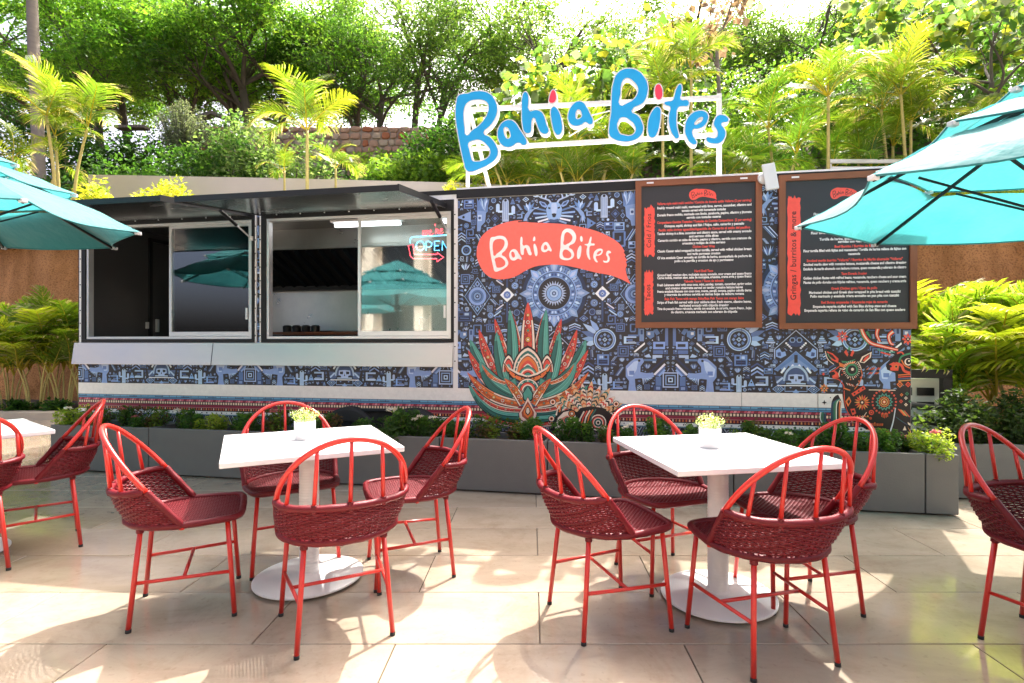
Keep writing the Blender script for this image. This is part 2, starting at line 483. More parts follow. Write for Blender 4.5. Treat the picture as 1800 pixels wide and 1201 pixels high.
# ------------------------------------------------------------------ lettering (outlines, converted to plain polygons)
GL = {}          # letter outlines in photo pixels
def _g(name, off, sc, *loops):
    GL[name] = [np.array(l, float) * sc + np.array(off, float) for l in loops]
o1, k1, o2, k2 = (790, 110), .18318, (1040, 110), .18323
_g('B1', o1, k1, [(75,400),(95,335),(130,318),(185,312),(235,295),(330,292),(395,315),(440,365),(470,450),(455,540),(400,625),(340,690),(400,730),(455,800),(478,870),(460,930),(400,985),(300,1035),(200,1062),(165,1035),(150,980),(120,850),(95,720),(75,600),(68,500)],
   [(150,500),(165,430),(205,390),(260,377),(330,380),(375,410),(382,470),(350,550),(290,620),(220,670),(178,712),(160,640),(150,560)],
   [(195,790),(240,765),(300,760),(360,800),(395,850),(392,905),(340,945),(270,960),(235,955),(220,920),(205,850)])
_g('a1', o1, k1, [(468,690),(485,630),(530,580),(590,565),(640,590),(680,650),(720,710),(750,765),(745,800),(710,808),(685,790),(655,790),(610,820),(560,828),(510,805),(480,760)],
   [(538,640),(560,640),(588,690),(590,730),(570,745),(545,720),(533,680)])
_g('h', o1, k1, [(705,340),(720,305),(737,297),(755,310),(770,370),(778,480),(830,470),(890,490),(920,540),(940,610),(960,665),(945,695),(915,703),(880,685),(855,640),(835,585),(815,550),(800,570),(795,640),(785,685),(755,697),(725,680),(708,630),(700,480)])
_g('i1', o1, k1, [(975,480),(990,445),(1010,438),(1040,460),(1070,520),(1085,590),(1088,660),(1070,700),(1040,713),(1015,690),(990,610),(978,540)])
_g('d1', o1, k1, [(960,370),(975,310),(995,280),(1015,285),(1030,330),(1028,380),(1010,403),(980,408),(960,395)])
_g('a2', o1, k1, [(1140,530),(1155,470),(1195,410),(1240,388),(1290,400),(1325,450),(1360,520),(1382,575),(1370,608),(1340,610),(1310,590),(1270,615),(1215,628),(1170,610),(1145,575)],
   [(1218,530),(1230,475),(1245,470),(1270,510),(1270,535),(1245,555),(1225,555)])
_g('B2', o2, k2, [(185,500),(190,340),(205,220),(240,130),(300,85),(370,75),(440,95),(500,150),(540,240),(530,340),(490,410),(385,480),(440,520),(485,590),(495,670),(460,730),(380,770),(290,775),(210,750),(172,715),(168,620)],
   [(275,425),(280,320),(285,240),(305,190),(340,170),(390,195),(440,260),(435,320),(400,370),(340,405)],
   [(268,560),(310,545),(370,575),(415,630),(415,680),(380,712),(310,708),(268,690)])
_g('i2', o2, k2, [(535,620),(550,540),(590,465),(625,440),(655,455),(662,520),(650,620),(625,700),(590,738),(555,730),(538,690)])
_g('d2', o2, k2, [(603,270),(620,232),(645,225),(668,250),(680,310),(670,360),(640,378),(612,350),(602,310)])
_g('t', o2, k2, [(690,405),(720,388),(770,380),(790,330),(815,255),(845,225),(862,245),(860,310),(855,372),(910,375),(932,400),(920,435),(870,440),(830,450),(815,530),(815,620),(830,690),(835,735),(810,748),(780,720),(750,660),(735,590),(738,510),(748,445),(710,430)])
_g('e', o2, k2, [(890,640),(905,570),(950,510),(1010,480),(1070,480),(1110,510),(1110,570),(1070,630),(1010,655),(970,660),(968,710),(990,750),(1005,785),(985,805),(940,785),(905,730),(890,690)],
   [(985,610),(1000,575),(1040,545),(1058,545),(1050,575),(1020,600)])
_g('s', o2, k2, [(1310,570),(1290,535),(1250,518),(1200,525),(1170,570),(1165,620),(1190,660),(1200,700),(1185,735),(1140,735),(1100,730),(1090,750),(1110,780),(1160,795),(1220,790),(1265,750),(1280,690),(1260,640),(1240,610),(1250,595),(1290,590)])
GORDER = ['B1', 'a1', 'h', 'i1', 'd1', 'a2', 'B2', 'i2', 'd2', 't', 'e', 's']

_jobs = []
def job_outline(loops, extrude=0.0, offset=0.0, res=3, smooth=True):
    cu = bpy.data.curves.new('outline', 'CURVE'); cu.dimensions = '2D'; cu.resolution_u = res
    for l in loops:
        sp = cu.splines.new('BEZIER' if smooth else 'POLY')
        pts = sp.bezier_points if smooth else sp.points
        pts.add(len(l) - 1)
        for p, q in zip(pts, l):
            p.co = (q[0], q[1], 0) if smooth else (q[0], q[1], 0, 1)
            if smooth: p.handle_left_type = p.handle_right_type = 'AUTO'
        sp.use_cyclic_u = True
    cu.extrude = extrude; cu.offset = offset
    cu.fill_mode = 'BOTH' if extrude else 'FRONT'
    _jobs.append(cu); return len(_jobs) - 1
def job_text(s, bold=.012, space=1.0):
    cu = bpy.data.curves.new('lettering', 'FONT'); cu.body = s; cu.size = 1; cu.resolution_u = 2
    cu.align_x = 'CENTER'; cu.offset = bold; cu.space_character = space; cu.fill_mode = 'FRONT'
    _jobs.append(cu); return len(_jobs) - 1
def run_jobs():
    obs = []
    for c in _jobs:
        o = bpy.data.objects.new('tmp_lettering', c); COL.objects.link(o); obs.append(o)
    dg = bpy.context.evaluated_depsgraph_get(); dg.update()
    res = []
    for o in obs:
        e = o.evaluated_get(dg); me = e.to_mesh()
        n = len(me.vertices); V = np.zeros(n * 3, np.float32); me.vertices.foreach_get('co', V)
        F = {}
        for p in me.polygons: F.setdefault(len(p.vertices), []).append(tuple(p.vertices))
        res.append((V.reshape(-1, 3).astype(float), [np.array(f) for f in F.values()]))
        e.to_mesh_clear()
    for o in obs:
        c = o.data; bpy.data.objects.remove(o); bpy.data.curves.remove(c)
    return res

# ---- trailer frame of reference: facade plane, 10 degrees off square to the camera
TH = math.atan(.176)
TU = np.array([math.cos(TH), -math.sin(TH), 0]); TN = np.array([math.sin(TH), math.cos(TH), 0])
TP = np.array([-4.96, 5.974, 0])
def fac(px, py, d=0.0):
    """photo pixel -> (along, height) on the plane d behind the trailer's front"""
    t = (px - PX0) / FPX
    D = (TP.dot(TN) + d) / (t * TN[0] + TN[1])
    P = np.array([t * D, D, 0]) - TP
    return np.array([P.dot(TU), CAMZ + (PY0 - py) / FPX * D])
def facs(pts, d=0.0, off=(0, 0), k=1.0): return np.array([fac(off[0] + p[0] * k, off[1] + p[1] * k, d) for p in pts])

SIGN_D = .16
JOB = {}
for g in GORDER:
    L = [facs(l, SIGN_D) for l in GL[g]]
    JOB['sf_' + g] = job_outline(L, 0, -.004)
    JOB['sb_' + g] = job_outline(L, .038, .006)
# the printed logo: same letters, laid out as on the trailer (pixel boxes)
LOGO = {'B1': (195,220,415,635), 'a1': (415,370,565,510), 'h': (540,230,680,450), 'i1': (690,310,745,460), 'd1': (683,228,720,290), 'a2': (775,290,905,415),
        'B2': (985,138,1180,505), 'i2': (1180,330,1240,492), 'd2': (1215,222,1255,298), 't': (1265,228,1390,500), 'e': (1365,366,1480,530), 's': (1475,388,1575,534)}
def logo_loops(g):
    x0, y0, x1, y1 = LOGO[g]; a = GL[g][0].min(0); b = GL[g][0].max(0)
    return [(l - a) / (b - a) * np.array([x1 - x0, y1 - y0]) + np.array([x0, y0]) for l in GL[g]]
for g in GORDER:
    JOB['lg_' + g] = job_outline([facs(l, 0, (830, 380), .15556) for l in logo_loops(g)], 0, -.004)
    JOB['mn_' + g] = job_outline([l * np.array([1, -1]) / 1000 for l in logo_loops(g)], 0, -.006)
BUBBLE = [(55,400),(65,330),(110,230),(200,150),(330,90),(450,60),(540,52),(640,72),(760,78),(1000,90),(1200,120),(1400,170),(1560,240),(1660,310),(1705,370),(1722,398),(1712,410),(1735,450),(1722,455),(1752,505),(1738,510),(1748,560),(1735,590),(1740,640),(1758,700),(1785,765),(1700,722),(1560,670),(1400,640),(1200,590),(1050,560),(930,550),(820,555),(720,570),(620,610),(500,680),(400,710),(290,715),(200,690),(130,630),(80,540),(55,460)]

MENU1 = [(222,'r','Vallarta style mahi mahi ceviche / Ceviche de dorado estilo Vallarta (2 per serving)'),(252,'w','freshly ground mahi mahi, marinated with lime, carrot, cucumber, cilantro and'),
(277,'w','tomato served with homemade tostadas'),(303,'w','Dorado fresco molido, marinado con limón, zanahoria, pepino, cilantro y jitomate'),(327,'w','servido con tostadas caseras'),
(356,'r','Campechano Ceviche Tostadas / Tostadas de Ceviche Campechano  (2 per serving)'),(382,'w','Octopus, squid, shrimp and fish / Pulpo, callo, camarón y pescado'),
(410,'r','Pacific style shrimp aguachile/Aguachile de Camarón al estilo del pacífico'),(436,'w','Tender shrimp in a lime, cucumber and cilantro sauce, served with creamy avocado'),
(460,'w','and serrano chile slices'),(484,'w','Camarón curtido en salsa de limón, pepino y cilantro, servido con cremoso de'),(508,'w','aguacate y rodajas de chile serrano'),
(534,'r','Chicken Cesar Wrap'),(560,'w','Classic Caesar salad wrapped in flour tortilla, served with grilled chicken breast'),(584,'w','and garlic parmesan crouton'),
(608,'w','Clásica ensalada Cesar envuelta en tortilla de harina, acompañada de pechuga de'),(632,'w','pollo a la parrilla y crouton de ajo y parmesano'),
(706,'r','Hard Shell Taco'),(730,'w','Ground beef, mexican slaw, molcajete sauce, avocado, sour cream and queso fresco'),(750,'w','Carne molida, mexican slaw, salsa de molcajete, aguacate, crema agria y queso fresco'),
(777,'r','Taboule Tacos / Tacos de taboulé'),(801,'w','Fresh Lebanese salad with cous cous, mint, parsley, tomato, cucumber, spring onion'),(824,'w','and oregano vinaigrette served on tender romaine lettuce leaves'),
(847,'w','fresca ensalada libanesa con cous cous, menta, perejil, tomate, pepino cebolla tierna'),(870,'w','y vinagreta de orégano servida en tiernas hojas de lechuga romana'),
(900,'r','Baja Fish Tacos with mango Salsa/Baja Fish Tacos con mango Salsa'),(925,'w','Strips of fresh fish served with sour cabbage slaw, fresh mango, cilantro leaves,'),(948,'w','marinated avocado with chipotle dressing'),
(970,'w','Tiras de pescado fresco rebozado, servida con ensalada de col agria, mango fresco , hojas'),(994,'w','de cilantro, aguacate marinado con aderezo de chipotle')]
MENU2 = [(272,'r','Chicken Gringa / Gringa de pollo'),(298,'w','Flour tortilla, asadero cheese, grilled chicken and guacamole'),(326,'w','Tortilla de harina, queso asadero, pollo y guacamole'),
(405,'r','Beef Gringa / Gringa de res'),(432,'w','Flour tortilla, cheese, beef and avocado, served with guac - pico'),
(478,'w','Tortilla de harina, queso asadero, carne y aguacate,'),(498,'w','servidas con guac - pico'),(532,'r','Beef Burrito / Burrito de Res'),
(558,'w','Flour tortilla filled with fajitas and guacamole / Tortilla de harina rellena de fajitas con'),(586,'w','guacamole'),
(628,'r','Smoked marlin burrito "Vallarta" / Burrito de Marlin ahumado "Vallarta"'),(655,'w','Smoked marlin slaw with romaine lettuce, mozzarella cheese and cilantro dressing'),
(687,'w','Estofado de marlin ahumado con lechuga romana, queso mozzarella y aderezo de cilantro'),(725,'r','Taco Dorado 3-color'),
(752,'w','Golden chicken flautas with refried beans, guacamole, ranchero cheese and sour cream'),(783,'w','Flautas de pollo doradas con frijoles refritos, guacamole, queso ranchero y crema agria'),
(828,'r','Greek Chicken gyro / Gyro de pollo'),(855,'w','Marinated chicken and Greek slaw wrapped in pita bread with tzatziki'),(882,'w','Pollo marinado y ensalada griega envuelto en pan pita con tzatziki'),
(926,'r','Red Shrimp empanadas / Empanadas rojas de camarón'),(955,'w','Empanada nayarita stuffed with San Blas shrimp stew and cheese'),(982,'w','Empanada nayarita rellena de guiso de camarón de San Blas con queso asadero')]
for i, M in enumerate((MENU1, MENU2)):
    for j, (y, c, s) in enumerate(M): JOB['m%d_%d' % (i, j)] = job_text(s, .034 if c == 'w' else .026)
for k, s in (('cold', 'Cold / Frios'), ('tacos', 'Tacos'), ('gring', 'Gringas / burritos & more')): JOB[k] = job_text(s, .012, 1.08)
RES = run_jobs()
def letter(key): return RES[JOB[key]]
# ------------------------------------------------------------------ ground: travertine terrace
slab = MB(); slab.box((-16, -12, -.3), (14, 10.2, -.022)); ground = slab.build('terrace_floor', MATS['grout']); tag(ground, 'pale travertine terrace of long polished slabs under the tables', 'floor', kind='structure')
TL, TR_, GAP = 1.215, .477, .005
tile_cache = {}
def tile(x0, x1, y0, y1):
    w, h = round(x1 - x0, 3), round(y1 - y0, 3)
    if (w, h) not in tile_cache:
        m = MB(); a, b = w / 2 - GAP / 2, h / 2 - GAP / 2; c = .002
        v = [(-a,-b,-.021),(a,-b,-.021),(a,b,-.021),(-a,b,-.021),(-a,-b,-c),(a,-b,-c),(a,b,-c),(-a,b,-c),(-a+c,-b+c,0),(a-c,-b+c,0),(a-c,b-c,0),(-a+c,b-c,0)]
        m.add(v, [[0,1,5,4],[1,2,6,5],[2,3,7,6],[3,0,4,7],[4,5,9,8],[5,6,10,9],[6,7,11,10],[7,4,8,11],[8,9,10,11]])
        tile_cache[(w, h)] = m.mesh('tile', MATS['tile'])
    o = link('tile', tile_cache[(w, h)], ground)
    o.location = ((x0 + x1) / 2, (y0 + y1) / 2, RNG.uniform(-.0006, .0006))
far = MB()
for k in range(-3, 16):
    y0 = 2.30 + TR_ * k; y1 = y0 + TR_
    xo = .034 if k % 2 == 0 else .64
    xl, xr = -1.12 * y1 - .3, 1.12 * y1 + .3
    if y0 > 5.6: xr = -.75 * y0
    xl, xr = max(xl, -9.6), min(xr, 7.2)
    i0, i1 = math.floor((xl - xo) / TL), math.ceil((xr - xo) / TL)
    for i in range(i0, i1):
        if y0 < 7.2: tile(xo + i * TL, xo + (i + 1) * TL, y0, y1)
        else: far.box((xo + i * TL + .002, y0 + .002, -.021), (xo + (i + 1) * TL - .002, y1 - .002, 0))
# paving the camera never sees closely: behind the camera and out to the sides
for (xa, xb, ya, yb) in ((-15, 13, -11.5, .86),):
    ny = int((yb - ya) / TR_)
    for j in range(ny):
        for i in range(int((xb - xa) / TL)):
            far.box((xa + i * TL + .002, yb - (j + 1) * TR_ + .002, -.021), (xa + (i + 1) * TL - .002, yb - j * TR_ - .002, 0))
o = far.build('tile', MATS['tile'], ground); o['kind'] = 'stuff'

# ------------------------------------------------------------------ retaining bank, terrace wall, hillside
def bank_y(x): return 9.55 - .16 * x
m = MB(); nx, nz = 110, 26
xs = np.linspace(-16, 13, nx); zs = np.linspace(-.1, 3.35, nz)
X, Z = np.meshgrid(xs, zs, indexing='ij')
Y = bank_y(X) + .16 * Z + .10 * np.sin(X * 1.7 + Z) * np.sin(X * .6 + 2) + .05 * np.sin(X * 5.1 + Z * 2.2) + RNG.normal(0, .018, X.shape)
idx = np.arange(nx * nz).reshape(nx, nz)
m.add(np.stack([X, Y, Z], -1).reshape(-1, 3), np.stack([idx[:-1, :-1], idx[1:, :-1], idx[1:, 1:], idx[:-1, 1:]], -1).reshape(-1, 4))
tag(m.build('earth_bank', MATS['earth'], smooth=True), kind='structure')

def hill_z(x, t):
    """height of the planted slope, t metres behind the bank"""
    return np.interp(t, [0, .8, 1.2, 1.6, 5.0, 6.0, 36, 60], [3.30, 3.34, 3.5, 4.0, 6.3, 6.5, 8.5, 9.0])
m = MB(); nx, nt = 120, 60
xs = np.linspace(-40, 40, nx); ts = np.concatenate([np.linspace(.3, 6.5, 36), np.linspace(7.5, 50, 24)])
X, T = np.meshgrid(xs, ts, indexing='ij')
Z = hill_z(X, T) + .12 * np.sin(X * .9 + T * 1.3) * np.clip(T - 1, 0, 1) + RNG.normal(0, .03, X.shape)
idx = np.arange(nx * nt).reshape(nx, nt)
m.add(np.stack([X, bank_y(np.clip(X, -16, 13)) + T, Z], -1).reshape(-1, 3), np.stack([idx[:-1, :-1], idx[1:, :-1], idx[1:, 1:], idx[:-1, 1:]], -1).reshape(-1, 4))
tag(m.build('hillside', MATS['soil'], smooth=True), kind='structure')

# raised planting bed on the left behind a low kerb
m = MB(); m.box((-15.5, 8.95, -.02), (-5.2, 9.17, .125)); tag(m.build('kerb', MATS['kerb_beige'], bevel=.012), kind='structure')
m = MB(); m.box((-15.5, 9.17, -.02), (-5.2, 12, .09)); tag(m.build('planting_bed', MATS['planter_soil']), kind='structure')

# plain concrete wall above the bank
t = thing('concrete_wall', 'long smooth pale beige concrete wall behind the food trailer below the shrubs', 'wall')
def gw(px, D): return (px - PX0) / FPX * D
pts = [(155, 307, 10.6), (480, 313, 10.2), (800, 321, 9.8), (900, 326, 9.75)]
m = MB()
for (a, b) in zip(pts[:-1], pts[1:]):
    A, B = at(*a), at(*b)
    n = np.array([0, .22, 0])
    lo = 3.1
    v = [(A[0], A[1], lo), (B[0], B[1], lo), (B[0], B[1] + .22, lo), (A[0], A[1] + .22, lo), A, B, B + n, A + n]
    m.add(v, [[0,1,5,4],[2,3,7,6],[4,5,6,7]] + ([[3,0,4,7]] if a is pts[0] else []) + ([[1,2,6,5]] if b is pts[-1] else []))
m.build('wall', MATS['concrete_pale'], t)

# rubble stone wall at the top of the slope: every visible stone is a piece
t = thing('stone_wall', 'weathered reddish rubble stone wall along the hilltop under the trees', 'wall')
m = MB(); WY = 15.0
xa, xb = at(330, 0, WY)[0], at(860, 0, WY)[0]
m.box((xa, WY, 5.6), (xb, WY + .35, 7.17)); m.build('core', MATS['mortar'], t)
sm = []
for k in range(9):
    q = MB(); a = np.sort(RNG.uniform(0, 2 * PI, 8)) + np.linspace(0, .3, 8)
    a = np.linspace(0, 2 * PI, 8, endpoint=False) + RNG.uniform(-.2, .2, 8)
    r = RNG.uniform(.82, 1.0, 8)
    p = np.stack([np.sign(np.cos(a)) * np.abs(np.cos(a)) ** .5 * r, np.sign(np.sin(a)) * np.abs(np.sin(a)) ** .5 * r], 1) * .5
    v = np.zeros((17, 3)); v[:8, 0] = p[:, 0]; v[:8, 2] = p[:, 1]; v[8:16, 0] = p[:, 0] * .86; v[8:16, 2] = p[:, 1] * .86; v[8:16, 1] = -.05; v[16] = (0, -.062, 0)
    q.add(v, [[i, 8 + i, 8 + (i + 1) % 8, (i + 1) % 8] for i in range(8)]); q.add(v[8:], [[i, 8, (i + 1) % 8] for i in range(8)])
    sm.append([q.mesh('stone', MATS[c]) for c in ('stone', 'stone_red', 'stone_pale')])
z = 6.25
for row in range(5):
    h = RNG.uniform(.16, .21); x = xa + RNG.uniform(0, .2)
    while x < xb - .1:
        w = RNG.uniform(.16, .34)
        o = link('stone', sm[RNG.integers(9)][int(RNG.choice([0, 0, 0, 1, 2, 2]))], t)
        o.location = (x + w / 2, WY, z + h / 2 + RNG.uniform(-.02, .02)); o.scale = (w * 1.02, 1, h * 1.03)
        o.rotation_euler = (0, RNG.uniform(-.08, .08), 0)
        x += w
    z += h
# loose slab roof and boards over the wall on the left
m = MB()
A = at(205, 203, 14.6); m.box((A[0] + .0, 14.5, 6.98), (A[0] + .8, 14.75, 7.05)); A = at(375, 208, 14.6)
tag(m.build('timber_plank', MATS['bark']), 'dark weathered plank lying on the hilltop beneath the slanting trunks', 'plank')
A = at(375, 208, 14.7); m = MB(); m.prism([(A[0] - .5, A[2] + .02), (A[0], A[2] + .17), (A[0] + .42, A[2] + .0), (A[0] + .4, A[2] - .06), (A[0], A[2] + .08), (A[0] - .48, A[2] - .05)], 14.6, 14.85)
tag(m.build('shelter_roof', MATS['bark']), 'small dark peaked shelter roof on the stone wall right of the grey bush', 'roof')

# hotel front behind the camera (only seen as reflections)
t = thing('hotel_building', 'pale beige hotel front facing the terrace, mirrored in the trailer windows', 'building', (0, -11.5, 0))
m = MB(); m.box((-15, -.6, 0), (13, 0, 7.5)); m.build('wall', MATS['hotel_wall'], t)
m = MB()
for x in np.arange(-14, 12.5, 2.6): m.box((x, 0, 0), (x + .45, .5, 6.6))
m.box((-15, 0, 6.6), (13, .9, 7.1)); m.box((-15, 0, 3.1), (13, .7, 3.5)); m.build('column', MATS['hotel_wall'], t)
for x in np.arange(-14, 11, 2.6):
    for z0, z1 in ((.1, 2.9), (3.7, 6.3)):
        m = MB(); m.box((x + .6, .004, z0), (x + 2.45, .02, z1)); m.build('window', MATS['hotel_window'], t)
# ------------------------------------------------------------------ the food trailer (local axes: x along the front, y into it, z up)
TRAILER = thing('food_trailer', 'long food trailer wrapped in blue tribal mural with two open serving windows', 'food trailer', tuple(TP), -TH)
def part(m, name, mt, parent=None, **k): return m.build(name, MATS[mt] if isinstance(mt, str) else mt, TRAILER if parent is None else parent, **k)
LEN, TOPZ, DEP = 8.24, 2.73, 2.25
Z_SILL, Z_HEAD = 1.268, 2.635
sx = lambda px, py=500: fac(px, py)[0]
W = [(sx(146), sx(449)), (sx(461), sx(799))]                 # black surrounds of the two openings
S_SPLIT = sx(805)
m = MB(); T = .05
m.box((0, 0, .36), (S_SPLIT, T, Z_SILL)); m.box((0, 0, Z_HEAD), (S_SPLIT, T, TOPZ - .05))
m.box((0, 0, Z_SILL), (W[0][0], T, Z_HEAD)); m.box((W[0][1], 0, Z_SILL), (W[1][0], T, Z_HEAD)); m.box((W[1][1], 0, Z_SILL), (S_SPLIT, T, Z_HEAD))
m.box((S_SPLIT, 0, .36), (LEN, T, TOPZ - .05))
m.box((0, T, .36), (T, DEP, TOPZ - .05)); m.box((LEN - T, T, .36), (LEN, DEP, TOPZ - .05)); m.box((T, DEP - T, .36), (LEN - T, DEP, TOPZ - .05))
part(m, 'side_panel', 'body_white')
m = MB(); m.box((-.01, -.006, TOPZ - .05), (LEN + .01, DEP + .01, TOPZ - .012)); part(m, 'roof', 'body_white')
m = MB(); m.box((S_SPLIT - .01, -.016, TOPZ - .085), (LEN + .012, -.0065, TOPZ - .004)); m.box((-.012, -.014, TOPZ - .045), (S_SPLIT - .0105, -.0065, TOPZ - .004)); part(m, 'roof_trim', 'black_metal')
m = MB(); m.box((S_SPLIT - .01, -.02, TOPZ - .0035), (LEN + .012, .05, TOPZ + .012)); part(m, 'roof_rail', 'alu')
m = MB(); m.box((T, T, .80), (LEN - T, DEP - T, .86)); part(m, 'floor', 'inside_dark')
m = MB(); m.box((T, T, TOPZ - .09), (LEN - T, DEP - T, TOPZ - .052)); part(m, 'ceiling', 'inside_grey')
m = MB(); m.box((.2, .1, .30), (LEN - .1, .2, .36)); m.box((.2, 1.9, .30), (LEN - .1, 2.0, .36)); part(m, 'chassis_rail', 'black_metal')

# inside of the left window: grey lining of the end wall with a door in it
m = MB(); m.box((T + .002, T + .002, .862), (T + .012, DEP - T - .014, TOPZ - .092)); part(m, 'lining', 'inside_grey')
m = MB(); m.box((T + .014, DEP - T - .012, .862), (LEN - T - .002, DEP - T - .002, TOPZ - .092)); part(m, 'back_lining', 'inside_grey')
m = MB(); m.box((T + .014, .86, .863), (T + .03, 1.60, 2.52)); dr = part(m, 'inner_door', 'inside_grey', bevel=.006)
m = MB(); m.box((T + .014, .815, .863), (T + .04, .858, 2.565)); m.box((T + .014, .858, 2.522), (T + .04, 1.65, 2.565)); part(m, 'door_frame', 'inside_dark')
m = MB(); m.box((T + .031, .90, 1.40), (T + .062, .935, 1.56)); m.box((T + .014, .775, 1.44), (T + .035, .813, 1.52)); part(m, 'handle', 'alu', dr, bevel=.004)

# inside of the right window: hood, filters, steel splashback, griddle
HS0, HS1 = 1.05, 5.0
m = MB(); m.box((HS0, 1.0, 2.44), (HS1, 1.02, TOPZ - .092)); m.box((HS0, 1.0, 2.40), (HS1, 1.04, 2.437)); part(m, 'hood', 'steel_inner')
m = MB(); m.prism([(1.06, 2.40), (1.07, 2.40), (1.62, 2.02), (1.60, 2.02)], HS0, HS1, axis=0); part(m, 'filter_bank', 'inside_dark')
mm = MB(); k = 0
for x in np.arange(HS0 + .05, HS1, .16):
    mm.add([(x, 1.04, 2.395), (x + .05, 1.04, 2.395), (x + .17, 1.58, 2.02), (x + .12, 1.58, 2.02), (x + .025, 1.0, 2.37), (x + .145, 1.55, 1.995)], [[0, 4, 5, 3], [4, 1, 2, 5]])
part(mm, 'filter_slats', 'dark_trim')
m = MB(); m.box((HS0, 1.55, 1.955), (HS1, 1.64, 2.0)); part(m, 'hood_gutter', 'black_metal')
m = MB(); m.box((HS0, 1.66, .86), (HS1, 1.70, 1.955)); part(m, 'splashback', 'steel_inner')
m = MB(); m.box((HS0 + .1, .95, 1.18), (HS1 - .2, 1.6, 1.36)); gr = part(m, 'griddle', 'steel_dark', bevel=.01)
m = MB(); m.box((HS0 + .1, .9, 1.362), (HS1 - .2, .97, 1.395)); part(m, 'griddle_lip', 'wood_frame_wide')
m = MB()
gx0 = fac(505, 575, 1.25)[0]
for i in range(4): m.lathe([(.0, 1.362), (.05, 1.362), (.055, 1.47), (.04, 1.485), (0, 1.49)], 14, (gx0 + .13 * i, 1.25, 0))
part(m, 'griddle_weights', 'inside_dark')
m = MB(); m.box((1.6, 1.4, 1.362), (3.4, 1.55, 1.42)); part(m, 'grill_rail', 'steel_dark')
# fluorescent fitting (tubes given a mild glow to brighten the kitchen) under the ceiling, right window
for s0, s1 in ((sx(478) + .35, sx(610) + .35), (sx(705) + .2, sx(795) + .2)):
    m = MB(); m.box((s0, .5, TOPZ - .14), (s1, .62, TOPZ - .092)); lf = part(m, 'ceiling_light', 'body_white')
    m = MB(); m.tube([(s0 + .03, .56, TOPZ - .17), (s1 - .03, .56, TOPZ - .17)], .018, 10); part(m, 'tube', 'tube_white', lf)

# windows: black surround, aluminium frame, sliding sash with glass
for wi, (w0, w1) in enumerate(W):
    m = MB(); b0 = .055; zb, zt = Z_SILL, Z_HEAD
    m.box((w0, -.022, zb), (w1, .06, zb + .035)); m.box((w0, -.022, zt - .105), (w1, .06, zt))
    m.box((w0, -.022, zb + .035), (w0 + b0, .06, zt - .105)); m.box((w1 - b0 * .55, -.022, zb + .035), (w1, .06, zt - .105))
    wd = part(m, 'window', 'black_metal', bevel=.003)
    x0, x1, z0, z1 = w0 + b0 + .002, w1 - b0 * .55 - .002, zb + .037, zt - .107
    m = MB(); a = .026
    m.box((x0, -.012, z0), (x1, .05, z0 + a)); m.box((x0, -.012, z1 - a), (x1, .05, z1)); m.box((x0, -.012, z0 + a), (x0 + a, .05, z1 - a)); m.box((x1 - a, -.012, z0 + a), (x1, .05, z1 - a))
    part(m, 'outer_frame', 'alu', wd, bevel=.002)
    xm = (sx(297), sx(629))[wi]
    for nm, q0, q1, dd in (('sliding_sash', xm - .002, x1 - a - .002, .002),):
        m = MB(); c = .03
        m.box((q0, dd, z0 + a + .002), (q1, dd + .02, z0 + a + .05)); m.box((q0, dd, z1 - a - .03), (q1, dd + .02, z1 - a - .002))
        m.box((q0, dd, z0 + a + .05), (q0 + c, dd + .02, z1 - a - .03)); m.box((q1 - c * .7, dd, z0 + a + .05), (q1, dd + .02, z1 - a - .03))
        part(m, nm, 'alu', wd, bevel=.002)
        m = MB(); m.box((q0 + c - .002, dd + .007, z0 + a + .048), (q1 - c * .7 + .002, dd + .013, z1 - a - .028)); part(m, 'glass_pane', 'glass', wd)
    m = MB(); m.box((x1 - a - .05, -.012, z0 + .2), (x1 - a - .028, .001, z0 + .32)); part(m, 'latch', 'alu', wd, bevel=.003)

# top-hinged flaps standing open as canopies
AW = 1.10
for ai, (a0, a1, zf) in enumerate(((.05, 2.105, 2.445), (2.266, 4.195, 2.43))):
    zh = 2.56
    def strip(y0, z0, y1, z1, t0, t1, x0=a0, x1=a1):
        return [(x0, y0, z0 + t0), (x1, y0, z0 + t0), (x1, y1, z1 + t0), (x0, y1, z1 + t0), (x0, y0, z0 + t1), (x1, y0, z0 + t1), (x1, y1, z1 + t1), (x0, y1, z1 + t1)]
    BX = [[0,3,2,1],[4,5,6,7],[0,1,5,4],[1,2,6,5],[2,3,7,6],[3,0,4,7]]
    m = MB(); m.add(strip(-AW, zf, -.03, zh, 0, .012), BX); aw = part(m, 'awning', 'steel_dark')
    m = MB(); m.add(strip(-AW, zf, -.03, zh, .0125, .036), BX); part(m, 'outer_skin', 'dark_trim', aw)
    m = MB(); m.add(strip(-AW - .018, zf - .003, -AW - .001, zf, -.006, .042), BX)
    for x in (a0 - .014, a1 + .001): m.add(strip(-AW - .018, zf - .003, -.03, zh, -.006, .046, x, x + .013), BX)
    part(m, 'edge_frame', 'black_metal', aw)
    m = MB(); ym = -AW * .98; 
    for x in np.linspace(a0 + .18, a1 - .18, 7): m.lathe([(0, 0), (.007, 0), (.005, -.004), (0, -.004)], 8, (x, -.07, zh - .008))
    part(m, 'rivets', 'alu', aw)
    for x in ((a0 - .03, a1 + .03) if ai == 0 else (a1 + .03,)):
        f = .42; y1 = -AW * f; z1 = zh + (zf - zh) * f
        m = MB(); m.tube([(x, y1, z1), (x, (y1 - .035) / 2, (z1 + 2.33) / 2)], .017, 10); st = part(m, 'gas_strut', 'black_metal', aw)
        m = MB(); m.tube([(x, (y1 - .035) / 2, (z1 + 2.33) / 2), (x, -.035, 2.33)], .008, 8); m.lathe([(0, -.02), (.02, -.02), (.02, .02), (0, .02)], 10, (x, -.035, 2.33)); part(m, 'rod', 'alu', st)

